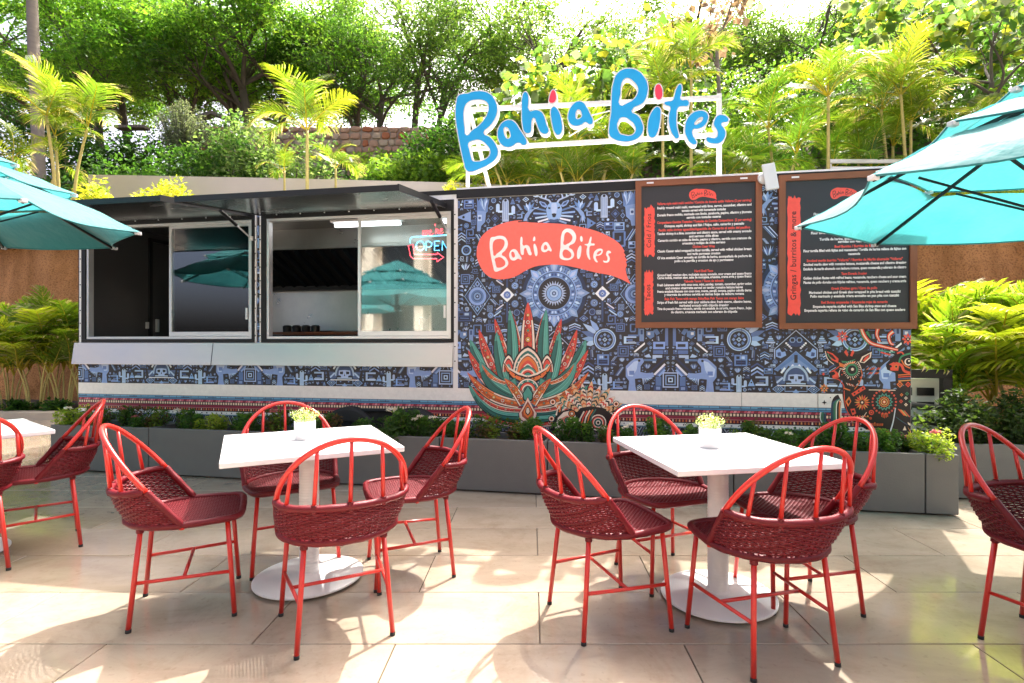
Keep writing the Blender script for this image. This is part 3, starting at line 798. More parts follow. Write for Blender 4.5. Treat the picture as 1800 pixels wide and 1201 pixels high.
# folded steel serving counter under the windows
cz0, cz1 = 1.035, Z_SILL - .003
m = MB(); m.prism([(-.004, cz1), (-.03, cz1), (-.062, cz0), (-.047, cz0), (-.012, cz1 - .01)], -.02, sx(798), axis=0); cf = part(m, 'counter_flap', 'steel', bevel=.003)
m = MB(); xs_ = sx(378); m.prism([(-.0305, cz1 - .004), (-.0325, cz1 - .004), (-.0642, cz0 + .002), (-.0622, cz0 + .002)], xs_, xs_ + .006, axis=0); part(m, 'panel_joint', 'inside_dark', cf)
m = MB()
for x in (.02, 1.62, 2.9, sx(798) - .03):
    for f in (.12, .85): m.lathe([(0, -.008), (.006, -.006), (.006, .0), (0, 0)], 8, (x, -.031 - .032 * f, cz1 - (cz1 - cz0) * f))
part(m, 'rivets', 'alu', cf)

# riveted edge strips
def riveted(x0, x1, z0, z1, name='edge_strip', mt='body_white'):
    m = MB(); m.box((x0, -.016, z0), (x1, -.003, z1)); o = part(m, name, mt, bevel=.002)
    m = MB(); n = int((z1 - z0) / .14)
    for i in range(n): m.lathe([(0, 0), (.007, 0), (.005, .004), (0, .004)], 8, (0, 0, 0))
    V = np.concatenate(m.v).reshape(n, -1, 3) if n else None
    if n:
        for i in range(n):
            v = V[i].copy(); v = np.stack([v[:, 0] + (x0 + x1) / 2, -.016 - v[:, 2], v[:, 1] + z0 + .07 + i * .14], 1); m.v[i] = v
        part(m, 'rivets', 'black_metal', o)
riveted(S_SPLIT - .045, S_SPLIT - .006, 1.02, TOPZ - .09)
riveted(W[0][0] - .032, W[0][0] - .003, Z_SILL, Z_HEAD)
riveted(W[0][1] + .004, W[0][1] + .02, Z_SILL, Z_HEAD); riveted(W[1][0] - .02, W[1][0] - .004, Z_SILL, Z_HEAD)
m = MB(); m.box((W[1][1] - .25, -.012, Z_HEAD + .003), (S_SPLIT - .047, -.003, TOPZ - .05)); part(m, 'head_strip', 'body_white')

# wheel arches with their wheels in the shade of the trailer
w0, w1 = sx(556, 740), sx(796, 740)
arch = []
for k in range(41):
    u = k / 40; x = w0 + (w1 - w0) * u
    arch.append((x, .30 + .305 * (1 - abs(2 * u - 1) ** 3.2) ** .55))
m = MB(); m.prism([(w0, .28)] + arch + [(w1, .28)], -.03, -.012); fd = part(m, 'wheel_arch', 'black_metal')
m = MB(); ring = np.array([(x, -.035, z) for x, z in arch]); m.tube(ring, .022, 6); part(m, 'arch_lip', 'black_metal', fd)
for c in (.27, .73):
    cx = w0 + (w1 - w0) * c
    m = MB(); prof = [(.10, -.09), (.20, -.10), (.29, -.10), (.315, -.08), (.32, .02), (.315, .09), (.29, .10), (.1, .10)]
    m.lathe(prof, 32); v = m.v[0]; m.v[0] = np.stack([v[:, 0] + cx, v[:, 2] - .0, v[:, 1] + .322], 1); wh = part(m, 'wheel', 'rubber')
    m = MB(); m.lathe([(0, -.07), (.06, -.075), (.09, -.06), (.17, -.085), (.185, -.10), (.19, -.06), (0, -.05)], 24); v = m.v[0]; m.v[0] = np.stack([v[:, 0] + cx, v[:, 2] - .01, v[:, 1] + .322], 1); part(m, 'rim', 'dark_trim', wh)

# drawbar, seen past the right end
m = MB()
m.box((LEN + .003, .55, .94), (LEN + .60, .62, 1.02)); m.box((LEN + .52, .55, .42), (LEN + .60, .62, .94)); m.box((LEN + .003, 1.2, 1.05), (LEN + .45, 1.27, 1.10)); m.box((LEN + .003, .9, .36), (LEN + 1.3, .98, .44)); m.box((LEN + .04, .552, .42), (LEN + .10, .618, .94))
part(m, 'drawbar', 'black_metal', bevel=.004)

# ---- things fixed to, or standing by, the trailer (top level)
def tthing(name, label, cat, loc, group=None):
    """a thing whose local axes are the trailer's, at a point given in trailer coordinates"""
    P = TP + TU * loc[0] + TN * loc[1] + np.array([0, 0, loc[2]])
    return thing(name, label, cat, tuple(P), -TH, group)

# pale slotted box and cables behind the drawbar
bx = tthing('slotted_box', 'pale grey slotted box half hidden behind the trailer right end', 'box', (LEN + .1, .72, 0))
m = MB(); m.box((0, .02, .30), (.50, .4, .93)); m.build('body', MATS['louvre_grey'], bx, bevel=.01)
for i in range(2):
    for j in range(4):
        m = MB(); m.box((.10 + .19 * i, .005, .36 + .135 * j), (.245 + .19 * i, .018, .36 + .135 * j + .075)); m.build('slot', MATS['inside_dark'], bx)
m = MB()
def tp(x, y, z): return TP + TU * x + TN * y + np.array([0, 0, z])
m.tube(catmull([tp(LEN - .05, .5, .74), tp(LEN + .25, .45, .70), tp(LEN + .7, .5, .66), tp(LEN + 1.1, .8, .64)], 6), .028, 8)
m.tube(catmull([tp(LEN - .05, .45, .62), tp(LEN + .3, .4, .56), tp(LEN + .8, .45, .46), tp(LEN + 1.3, .8, .42)], 6), .022, 8)
tag(m.build('power_cable', MATS['cable'], smooth=True), 'thick black cables sagging from the trailer right end toward the palms', 'cable')

# neon sign behind the right pane
ND = .075
ns = tthing('neon_sign', 'blue and red neon window sign reading OPEN with an arrow', 'neon sign', (fac(765, 440, ND)[0], ND, fac(765, 440, ND)[1]))
NO = fac(765, 440, ND)
def neon(pts, off, k, r, mt, name, closed=False, n=5, smooth=True):
    q = facs(pts, ND, off, k) - NO
    q3 = np.stack([q[:, 0], np.zeros(len(q)), q[:, 1]], 1)
    if smooth: q3 = catmull(q3, n, closed)
    m = MB(); m.tube(q3, r, 8, closed=closed); m.build(name, MATS[mt], ns, smooth=True)
NOF, NK = (690, 330), .12488
neon([(248,780),(243,740),(262,705),(310,692),(520,682),(770,668),(900,660)], NOF, NK, .0048, 'neon_blue', 'border_tube', smooth=False)
neon([(390 + 58 * math.cos(a), 820 + 65 * math.sin(a)) for a in np.linspace(0, 2 * PI, 20, endpoint=False)], NOF, NK, .0045, 'neon_blue', 'letter', closed=True)
neon([(473,885),(473,760),(515,757),(550,780),(550,815),(520,838),(476,838)], NOF, NK, .0045, 'neon_blue', 'letter', smooth=False)
neon([(660,752),(592,755),(590,885),(660,882)], NOF, NK, .0045, 'neon_blue', 'letter', smooth=False)
neon([(592,818),(650,816)], NOF, NK, .0045, 'neon_blue', 'letter', smooth=False)
neon([(700,882),(700,750),(775,878),(778,745)], NOF, NK, .0045, 'neon_blue', 'letter', smooth=False)
neon([(222,815),(285,800),(308,940),(628,940),(628,915),(720,980),(625,1042),(622,1000),(290,1000),(252,965)], NOF, NK, .005, 'neon_red', 'arrow_tube', closed=True, smooth=False)
neon([(432,600),(425,650),(432,668),(448,655),(460,600),(455,650),(468,668),(485,640),(487,600),(500,612),(520,640),(545,610),(530,598),(515,635),(525,665),(555,660),(575,640)], NOF, NK, .0034, 'neon_red', 'letter')
neon([(597,510),(603,540)], NOF, NK, .005, 'neon_red', 'letter', smooth=False)
neon([(612,575),(610,610),(605,655),(612,610),(632,585),(648,595),(636,630),(650,650),(670,625),(705,590),(695,575),(678,590),(672,630),(685,650),(715,628)], NOF, NK, .0034, 'neon_red', 'letter')

# rooftop lettering on its white frame
sg = tthing('rooftop_sign', 'big blue hand-lettered sign with red dots on white frame above trailer', 'sign', (fac(830, 325, SIGN_D)[0], SIGN_D, TOPZ))
SO = np.array([fac(830, 325, SIGN_D)[0], 0, TOPZ])
DEPTH = .040
for g in GORDER:
    V, F = letter('sb_' + g)
    m = MB(); v = np.stack([V[:, 0], -V[:, 2] , V[:, 1]], 1) - SO
    b0 = m.n; m.add(v, F[0]); 
    for f in F[1:]: m.f.append(f + b0); m.c.append(np.full((len(f), 3), .5)); m.m.append(np.zeros(len(f), int))
    nm = 'dot' if g[0] == 'd' else 'letter'
    lo = m.build(nm, MATS['white_metal'], sg)
    V, F = letter('sf_' + g)
    m = MB(); v = np.stack([V[:, 0], np.full(len(V), -DEPTH), V[:, 1]], 1) - SO
    b0 = m.n; m.add(v, F[0])
    for f in F[1:]: m.f.append(f + b0); m.c.append(np.full((len(f), 3), .5)); m.m.append(np.zeros(len(f), int))
    m.build('face', MATS['sign_red' if g[0] == 'd' else 'sign_blue'], lo)
def srail(p, q, w, d=SIGN_D + .07):
    a, b = fac(*p, d), fac(*q, d); m = MB()
    m.tube([(a[0] - SO[0], d - SIGN_D, a[1] - SO[2]), (b[0] - SO[0], d - SIGN_D, b[1] - SO[2])], w, 4); return m
srail((822, 193), (1266, 172), .026).build('rail', MATS['white_metal'], sg)
srail((830, 262), (1266, 237), .026).build('rail', MATS['white_metal'], sg)
srail((1264, 166), (1264, 322), .03, SIGN_D + .10).build('post', MATS['white_metal'], sg)
srail((824, 190), (822, 328), .022, SIGN_D + .10).build('post', MATS['white_metal'], sg)
srail((826, 196), (860, 330), .024, SIGN_D + .13).build('brace', MATS['white_metal'], sg)
for (p, q) in (((1030, 205), (1072, 195)), ((1000, 240), (1060, 205)), ((1150, 190), (1215, 230))):
    srail(p, q, .006, SIGN_D + .075).build('wire', MATS['white_metal'], sg)

# white sensor panel between the boards
p = fac(1353, 312, -.08); ax = tthing('antenna_panel', 'small tilted white antenna panel between the two menu boards', 'antenna', (p[0], -.10, p[1]))
m = MB(); M = Matrix.Rotation(R(-8), 4, 'Y') @ Matrix.Rotation(R(-6), 4, 'X')
m.box((-.052, -.012, -.115), (.052, .014, .115), M=M); m.build('panel', MATS['white_metal'], ax, bevel=.006)
m = MB(); m.lathe([(0, 0), (.045, 0), (.05, .02), (.03, .05), (0, .05)], 16); v = m.v[0]; m.v[0] = np.stack([v[:, 0] - .045, v[:, 2] + .02, v[:, 1] - .0], 1); m.build('mount', MATS['white_metal'], ax, smooth=True)

# ---- menu boards
LOGO_W = (1830 - 0)
def board(name, label, c0, c1, off, menu, bands):
    """c0/c1: outer corner pixels (upper left, lower right); off: crop origin used to lay the print out"""
    DB = -.035
    a, b = fac(*c0, DB), fac(*c1, DB)
    x0, x1, z1, z0 = a[0], b[0], a[1], b[1]
    t = tthing(name, label, 'menu board', (x0, DB, z0), 'menu boards on the trailer')
    w, h = x1 - x0, z1 - z0; f = .052
    m = MB(); m.box((f - .004, .004, f - .004), (w - f + .004, .028, h - f + .004)); m.build('panel', MATS['chalkboard'], t)
    m = MB(); m.prism([(0, 0), (w, 0), (w - f, f), (f, f)], -.016, .03); m.build('frame_rail', MATS['wood_frame_wide'], t, bevel=.003)
    m = MB(); m.prism([(0, h), (f, h - f), (w - f, h - f), (w, h)], -.016, .03); m.build('frame_rail', MATS['wood_frame_wide'], t, bevel=.003)
    m = MB(); m.prism([(0, 0), (f, f), (f, h - f), (0, h)], -.0158, .03); m.build('frame_stile', MATS['wood_frame'], t, bevel=.003)
    m = MB(); m.prism([(w, 0), (w, h), (w - f, h - f), (w - f, f)], -.0158, .03); m.build('frame_stile', MATS['wood_frame'], t, bevel=.003)
    for u in (.12, .86):
        m = MB(); m.box((w * u - .03, -.02, h - .032), (w * u + .03, -.0165, h - .018)); m.build('clip', MATS['alu'], t)
    D2 = DB + .004
    P = Print(D2, (x0, z0))
    red, white, dark = lin('#f0564a'), lin('#e9e9e6'), lin('#232427')
    for (bx0, by0, bx1, by1, key, size) in bands:
        A, B = fac(off[0] + bx0 * .25, off[1] + by0 * .25, D2), fac(off[0] + bx1 * .25, off[1] + by1 * .25, D2)
        rr = np.random.default_rng(int(by0)); n = 26
        L = [(A[0] + rr.uniform(-.004, .004), z) for z in np.linspace(A[1], B[1], n)]
        Rr = [(B[0] + rr.uniform(-.005, .005), z) for z in np.linspace(A[1], B[1], n)]
        top = [(x, A[1] + rr.uniform(-.012, .03)) for x in np.linspace(A[0], B[0], 12)][1:-1]
        bot = [(x, B[1] + rr.uniform(-.03, .012)) for x in np.linspace(B[0], A[0], 12)][1:-1]
        P.poly(L[::-1][:0] + [L[0]] + top + Rr + bot + L[::-1][:-1], red, 1)
        V, F = letter(key); hh = size
        cx, cz = (A[0] + B[0]) / 2, (A[1] + B[1]) / 2
        v = np.stack([cx - (V[:, 1] - .25) * hh, cz + V[:, 0] * hh], 1)
        P.raw(v, F, dark, 3)
    # small logo
    lx0, ly0, lx1, ly1 = (445, 130, 640, 205) if menu is MENU1 else (478, 122, 676, 200)
    A, B = fac(off[0] + lx0 * .25, off[1] + ly0 * .25, D2), fac(off[0] + lx1 * .25, off[1] + ly1 * .25, D2)
    kx, kz = (B[0] - A[0]) / 1730, (B[1] - A[1]) / 713
    bub = catmull([(A[0] + (p[0] - 55) * kx, A[1] + (p[1] - 52) * kz) for p in BUBBLE], 2, True)
    P.poly(bub, red, 1)
    for g in GORDER:
        V, F = letter('mn_' + g)
        P.raw(np.stack([A[0] + (V[:, 0] * 1000 - 55) * kx, A[1] + (-V[:, 1] * 1000 - 52) * kz], 1), F, dark, 3)
    cxp = 548 if menu is MENU1 else 645
    for j, (y, c, s) in enumerate(menu):
        V, F = letter('m%d_%d' % (0 if menu is MENU1 else 1, j))
        C = fac(off[0] + cxp * .25, off[1] + (y + 7) * .25, D2)
        wpx = len(s) * (8.15 if c == 'w' else 8.2)
        wm = wpx * .25 * .0051
        vw = max(V[:, 0].max() - V[:, 0].min(), 1e-3); sz = .030
        sxk = wm / vw
        sxk = min(max(sxk, .7 * sz), 1.0 * sz) 
        lim = (w - f * 2 - .17) / vw; sxk = min(sxk, lim)
        P.raw(np.stack([C[0] + V[:, 0] * sxk, C[1] + V[:, 1] * sz], 1), F, red if c == 'r' else white, 1)
    P.build('print', t, .0)
# ------------------------------------------------------------------ flat print: layered ink shapes on the trailer's skin
class Print:
    STEP = 6e-5
    def __init__(s, d, org=(0, 0), clip=None):
        s.d, s.o, s.clip, s.m, s.items = d, np.array(org), clip, MB(), {}
    def _put(s, v, faces, col, lev):
        v = np.asarray(v, float)
        s.m.add(np.stack([v[:, 0] - s.o[0], np.full(len(v), -lev * s.STEP), v[:, 1] - s.o[1]], 1), faces, col)
    def raw(s, v, F, col, lev):
        v = np.asarray(v, float); b0 = s.m.n
        P3 = np.stack([v[:, 0] - s.o[0], np.full(len(v), -lev * s.STEP), v[:, 1] - s.o[1]], 1)
        first = True
        for f in F:
            if first: s.m.add(P3, f, col); first = False
            else: s.m.f.append(f + b0); s.m.c.append(np.tile(np.asarray(col, float), (len(f), 1))); s.m.m.append(np.zeros(len(f), int))
    def poly(s, pts, col, lev, clip=None):
        p = [tuple(q) for q in pts]
        c = clip if clip is not None else s.clip
        if c is not None:
            xs = [q[0] for q in p]; ys = [q[1] for q in p]
            if max(xs) <= c[0] or min(xs) >= c[2] or max(ys) <= c[1] or min(ys) >= c[3]: return
            if min(xs) < c[0] or max(xs) > c[2] or min(ys) < c[1] or max(ys) > c[3]:
                for ax, lim, sg in ((0, c[0], 1), (0, c[2], -1), (1, c[1], 1), (1, c[3], -1)):
                    out = []
                    for i in range(len(p)):
                        a, b = p[i - 1], p[i]
                        ia, ib = sg * (a[ax] - lim) >= 0, sg * (b[ax] - lim) >= 0
                        if ia != ib:
                            t = (lim - a[ax]) / (b[ax] - a[ax]); out.append((a[0] + t * (b[0] - a[0]), a[1] + t * (b[1] - a[1])))
                        if ib: out.append(b)
                    p = out
                    if len(p) < 3: return
        if len(p) < 3: return
        s._put(p, [list(range(len(p)))], col, lev)
    def build(s, name, parent, y):
        o = s.m.build(name, MATS['ink'], parent); o.location = (0, y, 0) if parent is not TRAILER else (0, s.d, 0)
        if parent is TRAILER: o.location = (s.o[0], s.d, s.o[1])
        else: o.location = (0, 0.004 - .0002, 0)
        return o

# shape generators: each returns a list of (points, colour, level)
def S_stroke(pts, w, col, lev, w2=None, closed=False):
    P = np.asarray(pts, float); n = len(P)
    T = np.gradient(P, axis=0); T /= np.linalg.norm(T, axis=1)[:, None] + 1e-12
    N = np.stack([-T[:, 1], T[:, 0]], 1)
    ws = np.linspace(w, w if w2 is None else w2, n)[:, None] / 2
    return [(np.concatenate([P + N * ws, (P - N * ws)[::-1]]), col, lev)]
def S_poly(p, col, lev): return [(np.asarray(p, float), col, lev)]
def S_circ(c, r, col, lev, n=20, sy=1.0, rot=0):
    a = np.linspace(0, 2 * PI, n, endpoint=False) + rot
    return [(np.stack([c[0] + r * np.cos(a), c[1] + r * sy * np.sin(a)], 1), col, lev)]
def S_rect(x0, y0, x1, y1, col, lev): return [(np.array([(x0, y0), (x1, y0), (x1, y1), (x0, y1)]), col, lev)]
def S_star(c, r0, r1, n, col, lev, rot=0):
    a = np.arange(2 * n) * PI / n + rot; r = np.where(np.arange(2 * n) % 2 == 0, r1, r0)
    return [(np.stack([c[0] + r * np.cos(a), c[1] + r * np.sin(a)], 1), col, lev)]
def S_petal(c, r0, r1, w, ang, col, lev):
    d = np.array([math.cos(ang), math.sin(ang)]); n = np.array([-d[1], d[0]]); c = np.asarray(c)
    rm = r0 + (r1 - r0) * .55
    return [(np.array([c + d * r0, c + d * (r0 + .25 * (r1 - r0)) + n * w * .75, c + d * rm + n * w, c + d * r1, c + d * rm - n * w, c + d * (r0 + .25 * (r1 - r0)) - n * w * .75]), col, lev)]
K0 = lin('#2e2e33'); KD = lin('#3d4f77'); KM = lin('#607db0'); KL = lin('#84a4d2'); KP = lin('#b2cae8'); KW = lin('#dfe6ef'); KN = lin('#27324f')
BL = [KD, KM, KL, KP, KM, KL, KM]
MUR_Z0, MUR_Z1 = .832, TOPZ - .088

sA, sB, sA2 = fac(974, 520)[0], fac(1178, 640)[0], fac(1399, 640)[0]
HW = (sA2 - sA) / 2
def E(px, py):
    p = fac(px, py)
    u = p[0] - sA
    if u > HW: u = 2 * HW - u
    return np.array([u, p[1]])
def EE(pts, off=(0, 0), k=1.0): return np.array([E(off[0] + q[0] * k, off[1] + q[1] * k) for q in pts])
def mtile():
    """half of the repeating blue design, from the sun-disc axis (u=0) to the bird axis (u=HW)"""
    L = []; occ = np.zeros((int(HW / .004) + 2, int((MUR_Z1 - MUR_Z0) / .004) + 2), bool)
    def mark(x0, z0, x1, z1): pass
    def markc(c, r): mark(c[0] - r, c[1] - r, c[0] + r, c[1] + r)
    o8, k8 = (800, 320), .2331
    # --- sun disc
    c = E(974, 516); c[0] = 0; zc = c[1]
    def half(pts_col):
        for p, col, lev in pts_col:
            q = np.asarray(p); 
            # clip to u>=0
            out = []
            for i in range(len(q)):
                a, b = q[i - 1], q[i]
                if (a[0] >= 0) != (b[0] >= 0):
                    t = -a[0] / (b[0] - a[0]); out.append((0, a[1] + t * (b[1] - a[1])))
                if b[0] >= 0: out.append(tuple(b))
            if len(out) > 2: L.append((np.array(out), col, lev))
    C0 = (0, zc)
    half(S_circ(C0, .300, KN, 2, 40)); half(S_circ(C0, .268, KM, 3, 40)); half(S_circ(C0, .252, KD, 4, 40))
    for k in range(28):
        a = PI * (k + .5) / 28 - PI / 2
        half(S_petal(C0, .205, .262, .012, a, (KL, KP, KM)[k % 3], 5))
    half(S_circ(C0, .212, KL, 6, 40)); half(S_circ(C0, .200, K0, 7, 40)); half(S_circ(C0, .195, KM, 8, 40))
    for k in range(20):
        a = PI * (k + .5) / 20 - PI / 2; d = np.array([math.cos(a), math.sin(a)]); n_ = np.array([-d[1], d[0]])
        p = np.array(C0) + d * .176
        L.append((np.array([p + n_ * .008 - d * .012, p + n_ * .012 + d * .012, p - n_ * .008 + d * .010, p - n_ * .010 - d * .012]), (KP, KD, KL)[k % 3], 9))
    half(S_circ(C0, .156, KL, 10, 40)); half(S_circ(C0, .149, K0, 11, 40))
    half(S_star(C0, .082, .118, 26, KP, 12)); half(S_circ(C0, .076, K0, 13, 30)); half(S_circ(C0, .070, KL, 14, 30)); half(S_circ(C0, .045, KM, 15, 24)); half(S_circ(C0, .038, KP, 16, 20)); half(S_circ(C0, .020, KD, 17, 16)); half(S_circ(C0, .010, KP, 18, 12))
    for a in (0, PI / 4, -PI / 4, PI / 2, -PI / 2):
        half(S_petal(C0, .19, .33 if a == 0 else .315, .035, a, KL, 6)); half(S_petal(C0, .21, .29, .016, a, KP, 7))
    mark(0, zc - .31, .31, zc + .31)
    # --- stag head at the top of the axis
    def H(pts): 
        q = EE(pts, o8, k8); return np.stack([np.maximum(q[:, 0], 0), q[:, 1]], 1)
    L.extend(S_poly(H([(745,250),(800,262),(905,200),(895,280),(860,310),(745,330)]), KN, 2))
    for i, (a, b) in enumerate((((800,215),(905,180)), ((805,235),(905,225)), ((800,255),(890,262)), ((790,275),(870,292)), ((780,290),(840,312)))):
        L.extend(S_stroke(H([a, b]), .016, (KM, KL, KP, KW, KL)[i], 3))
    L.extend(S_poly(H([(745,155),(775,152),(795,172),(806,200),(800,262),(780,285),(745,292)]), KL, 4))
    L.extend(S_poly(H([(745,160),(765,160),(768,200),(762,245),(745,250)]), KP, 5))
    L.extend(S_poly(H([(745,236),(764,240),(758,262),(745,268)]), K0, 6))
    L.extend(S_poly(H([(772,192),(790,186),(792,198),(776,204)]), K0, 6))
    L.extend(S_poly(H([(745,285),(775,278),(790,290),(770,300),(745,305)]), KD, 6))
    L.extend(S_poly(H([(796,178),(815,150),(855,135),(862,142),(840,175),(812,190)]), KL, 4)); L.extend(S_poly(H([(808,175),(822,156),(850,143),(835,168)]), KD, 5))
    for a in ([(772,155),(785,135),(815,122),(850,108),(880,85),(900,68)], [(812,124),(808,100),(790,78)], [(845,110),(838,88),(850,72)], [(868,96),(890,98),(905,92)]):
        L.extend(S_stroke(H(a), .018, KP, 5, .007))
    L.extend(S_poly(H([(745,72),(765,80),(758,100),(745,112)]), KL, 4)); L.extend(S_poly(H([(745,80),(755,84),(745,100)]), KN, 5))
    L.extend(S_poly(H([(875,120),(898,128),(872,150)]), KP, 4)); L.extend(S_poly(H([(878,127),(890,131),(876,142)]), K0, 5))
    mark(0, E(974, 390)[1], .26, MUR_Z1)
    # --- small white lozenge, flowers
    c = E(1059, 516)
    L.extend(S_stroke([(c[0], c[1] - .26), (c[0], c[1] + .24)], .018, KD, 2))
    L.extend(S_circ(c, .075, K0, 3, 4)); L.extend(S_circ(c, .068, KW, 4, 4)); L.extend(S_circ(c, .036, KM, 5, 8)); L.extend(S_circ(c, .018, KP, 6, 4)); L.extend(S_circ(c, .007, KD, 7, 6))
    for sg in (-1, 1):
        for k in range(3):
            a = np.array([c[0] + .035 + k * .012, c[1] + sg * (.09 + .03 * k)])
            L.extend(S_stroke([a, a + np.array([.07, sg * .05])], .012, (KW, KM, KP)[k], 4))
        for (dx, dy, r) in ((-.075, .085, .034), (.16, .19, .03)):
            q = (c[0] + dx, c[1] + sg * dy); L.extend(S_circ(q, r, KM, 3, 16)); L.extend(S_star(q, r * .62, r * .95, 9, KL, 4)); L.extend(S_circ(q, r * .4, KN, 5, 12)); L.extend(S_circ(q, r * .2, KP, 6, 10)); markc(q, r)
    q = (c[0] - .08, c[1]); L.extend(S_circ(q, .012, KP, 3, 10)); markc(q, .014)
    mark(c[0] - .08, c[1] - .08, c[0] + .14, c[1] + .08); mark(c[0] - .02, c[1] - .27, c[0] + .02, c[1] + .25)
    # --- target inside a big lozenge
    c = E(1113, 517); c[0] = .70 * HW
    L.append((np.array([c + (-.13, 0), c + (0, -.185), c + (.13, 0), c + (0, .185)]), KL, 2)); L.append((np.array([c + (-.122, 0), c + (0, -.172), c + (.122, 0), c + (0, .172)]), K0, 3)); L.append((np.array([c + (-.112, 0), c + (0, -.158), c + (.112, 0), c + (0, .158)]), KD, 4))
    for sg in (-1, 1):
        q = c + (0, sg * .118); L.append((np.array([q + (-.026, -.0), q + (0, -.03), q + (.026, 0), q + (0, .03)]), KL, 5)); L.append((np.array([q + (-.012, -.0), q + (0, -.015), q + (.012, 0), q + (0, .015)]), K0, 6))
        for k in range(3): L.extend(S_stroke([c + (sg * .03 + sg * .02 * k, .085), c + (sg * .035 + sg * .02 * k, .105 - .02 * k)], .009, KP, 5)); L.extend(S_stroke([c + (sg * .03 + sg * .02 * k, -.085), c + (sg * .035 + sg * .02 * k, -.105 + .02 * k)], .009, KP, 5))
    L.extend(S_circ(c, .092, K0, 7, 30)); L.extend(S_circ(c, .087, KL, 8, 30)); L.extend(S_circ(c, .062, KM, 9, 26)); L.extend(S_circ(c, .045, KD, 10, 22)); L.extend(S_circ(c, .037, KL, 11, 20)); L.extend(S_circ(c, .020, KN, 12, 16)); L.extend(S_circ(c, .009, KP, 13, 10))
    for k in range(5):
        q = c + (.135 + .0, -.08 + .04 * k); L.append((np.array([q, q + (.05, .02), q + (.012, .03)]), (KP, KM)[k % 2], 3)) 
    mark(c[0] - .14, c[1] - .19, c[0] + .19, c[1] + .19)
    # --- cacti
    def cactus(c, h):
        r = h * .15
        def cap(x, y0, y1, r): 
            a = np.linspace(0, PI, 9); return np.concatenate([[(x + r, y0)], np.stack([x + r * np.cos(a), y1 - r + r * np.sin(a)], 1), [(x - r, y0)]])
        o = [(cap(c[0], c[1], c[1] + h, r), KP, 4)]
        for sg, hh in ((1, .52), (-1, .40)):
            x = c[0] + sg * r * 2.3
            o.append((cap(x, c[1] + h * (hh - .08), c[1] + h * (hh + .28), r * .55), KP, 4))
            o += S_rect(min(c[0] + sg * r * .9, x), c[1] + h * (hh - .12), max(c[0] + sg * r * .9, x + 0), c[1] + h * (hh - .03), KP, 5)
        for k in (-.5, 0, .5): o += S_stroke([(c[0] + k * r * 1.1, c[1] + .02), (c[0] + k * r * 1.1, c[1] + h * .86)], h * .016, KM, 6)
        o += S_circ((c[0], c[1] + h * .93), r * .4, K0, 7, 8)
        mark(c[0] - h * .42, c[1] - .01, c[0] + h * .42, c[1] + h + .01); return o
    c = E(1062, 383); L.extend(cactus(c, .215)); c = E(1299, 690); c[1] = MUR_Z0 + .003; L.extend(cactus(c, .152))
    # --- hummingbird
    c = E(1020, 368)
    for k, (dx, dz) in enumerate(((-.05, .07), (-.015, .08), (.02, .075), (.045, .06))): L.extend(S_petal(c, .0, .10 - .008 * k, .014, math.atan2(dz, dx), (KM, KL, KP, KM)[k], 3 + k))
    L.extend(S_poly([c + (-.06, .02), c + (-.01, .015), c + (.03, -.03), c + (.05, -.09), c + (.01, -.07), c + (-.02, -.02)], KL, 8)); L.extend(S_stroke([c + (-.055, .02), c + (-.10, .035)], .006, KP, 9))
    for k in range(3): L.extend(S_petal(c + (.02, -.05), 0, .08, .008, -PI / 2 + .3 * (k - 1), (KM, KP, KL)[k], 9 + k))
    mark(c[0] - .1, c[1] - .13, c[0] + .07, c[1] + .10)
    # --- eagle at the top of the bird axis
    def bird_top():
        off = o8; k = k8
        q = lambda pts: EE(pts, off, k)
        L.extend(S_poly(q([(1268,90),(1285,60),(1305,95),(1320,62),(1345,90),(1357,60),(1357,190),(1310,210),(1268,180)]), KM, 3))
        L.extend(S_poly(q([(1282,180),(1357,165),(1357,330),(1330,330),(1322,290),(1290,260)]), KL, 4))
        for i in range(6): L.extend(S_petal(E(off[0] + 1290 * k, off[1] + 175 * k), 0, .13, .011, PI * .5 + .16 * (i - 3), (KL, KP, KM)[i % 3], 5 + i))
        L.extend(S_rect(*(E(off[0] + 1318 * k, off[1] + 250 * k)), *(E(off[0] + 1350 * k, off[1] + 200 * k)), KP, 12))
        L.extend(S_circ(E(off[0] + 1335 * k, off[1] + 226 * k), .014, KD, 13, 8))
    bird_top(); mark(.58 * HW, E(1110, 400)[1], HW, MUR_Z1)
    # --- feathered wreath
    c = E(1300, 597); c[0] = .445 * HW
    for k, a in enumerate((2.2, 2.5, 2.8, 3.1, 3.4)): L.extend(S_petal(c, .08, .25 - .02 * abs(k - 1), .024, a, (KL, KP, KM, KL, KP)[k], 2 + k))
    L.extend(S_circ(c, .108, K0, 8, 32)); L.extend(S_circ(c, .100, KP, 9, 32)); L.extend(S_circ(c, .092, KM, 10, 32)); L.extend(S_circ(c, .080, KP, 11, 30)); L.extend(S_circ(c, .074, K0, 12, 30))
    for k in range(8):
        a = k * PI / 4; L.append((np.array([(c[0] + .045 * math.cos(a) + .016 * math.cos(b), c[1] + .045 * math.sin(a) + .016 * math.sin(b)) for b in (0, PI / 2, PI, 3 * PI / 2)]), (KL, KM)[k % 2], 13))
    L.extend(S_circ(c, .022, KP, 13, 4)); L.extend(S_circ(c, .011, KD, 14, 4))
    mark(c[0] - .12, c[1] - .11, c[0] + .11, c[1] + .11); mark(c[0] - .26, c[1] - .02, c[0], c[1] + .16)
    # --- birds facing the lower axis, with beam beaks and fringed wings
    oB, kB = (1100, 550), .2
    q = lambda pts: EE(pts, oB, kB)
    L.extend(S_poly(q([(0,470),(40,430),(80,400),(150,400),(160,430),(130,470),(128,520),(180,530),(240,525),(250,560),(190,590),(130,575),(80,580),(85,650),(95,690),(20,690),(30,600),(0,560)]), KL, 3))
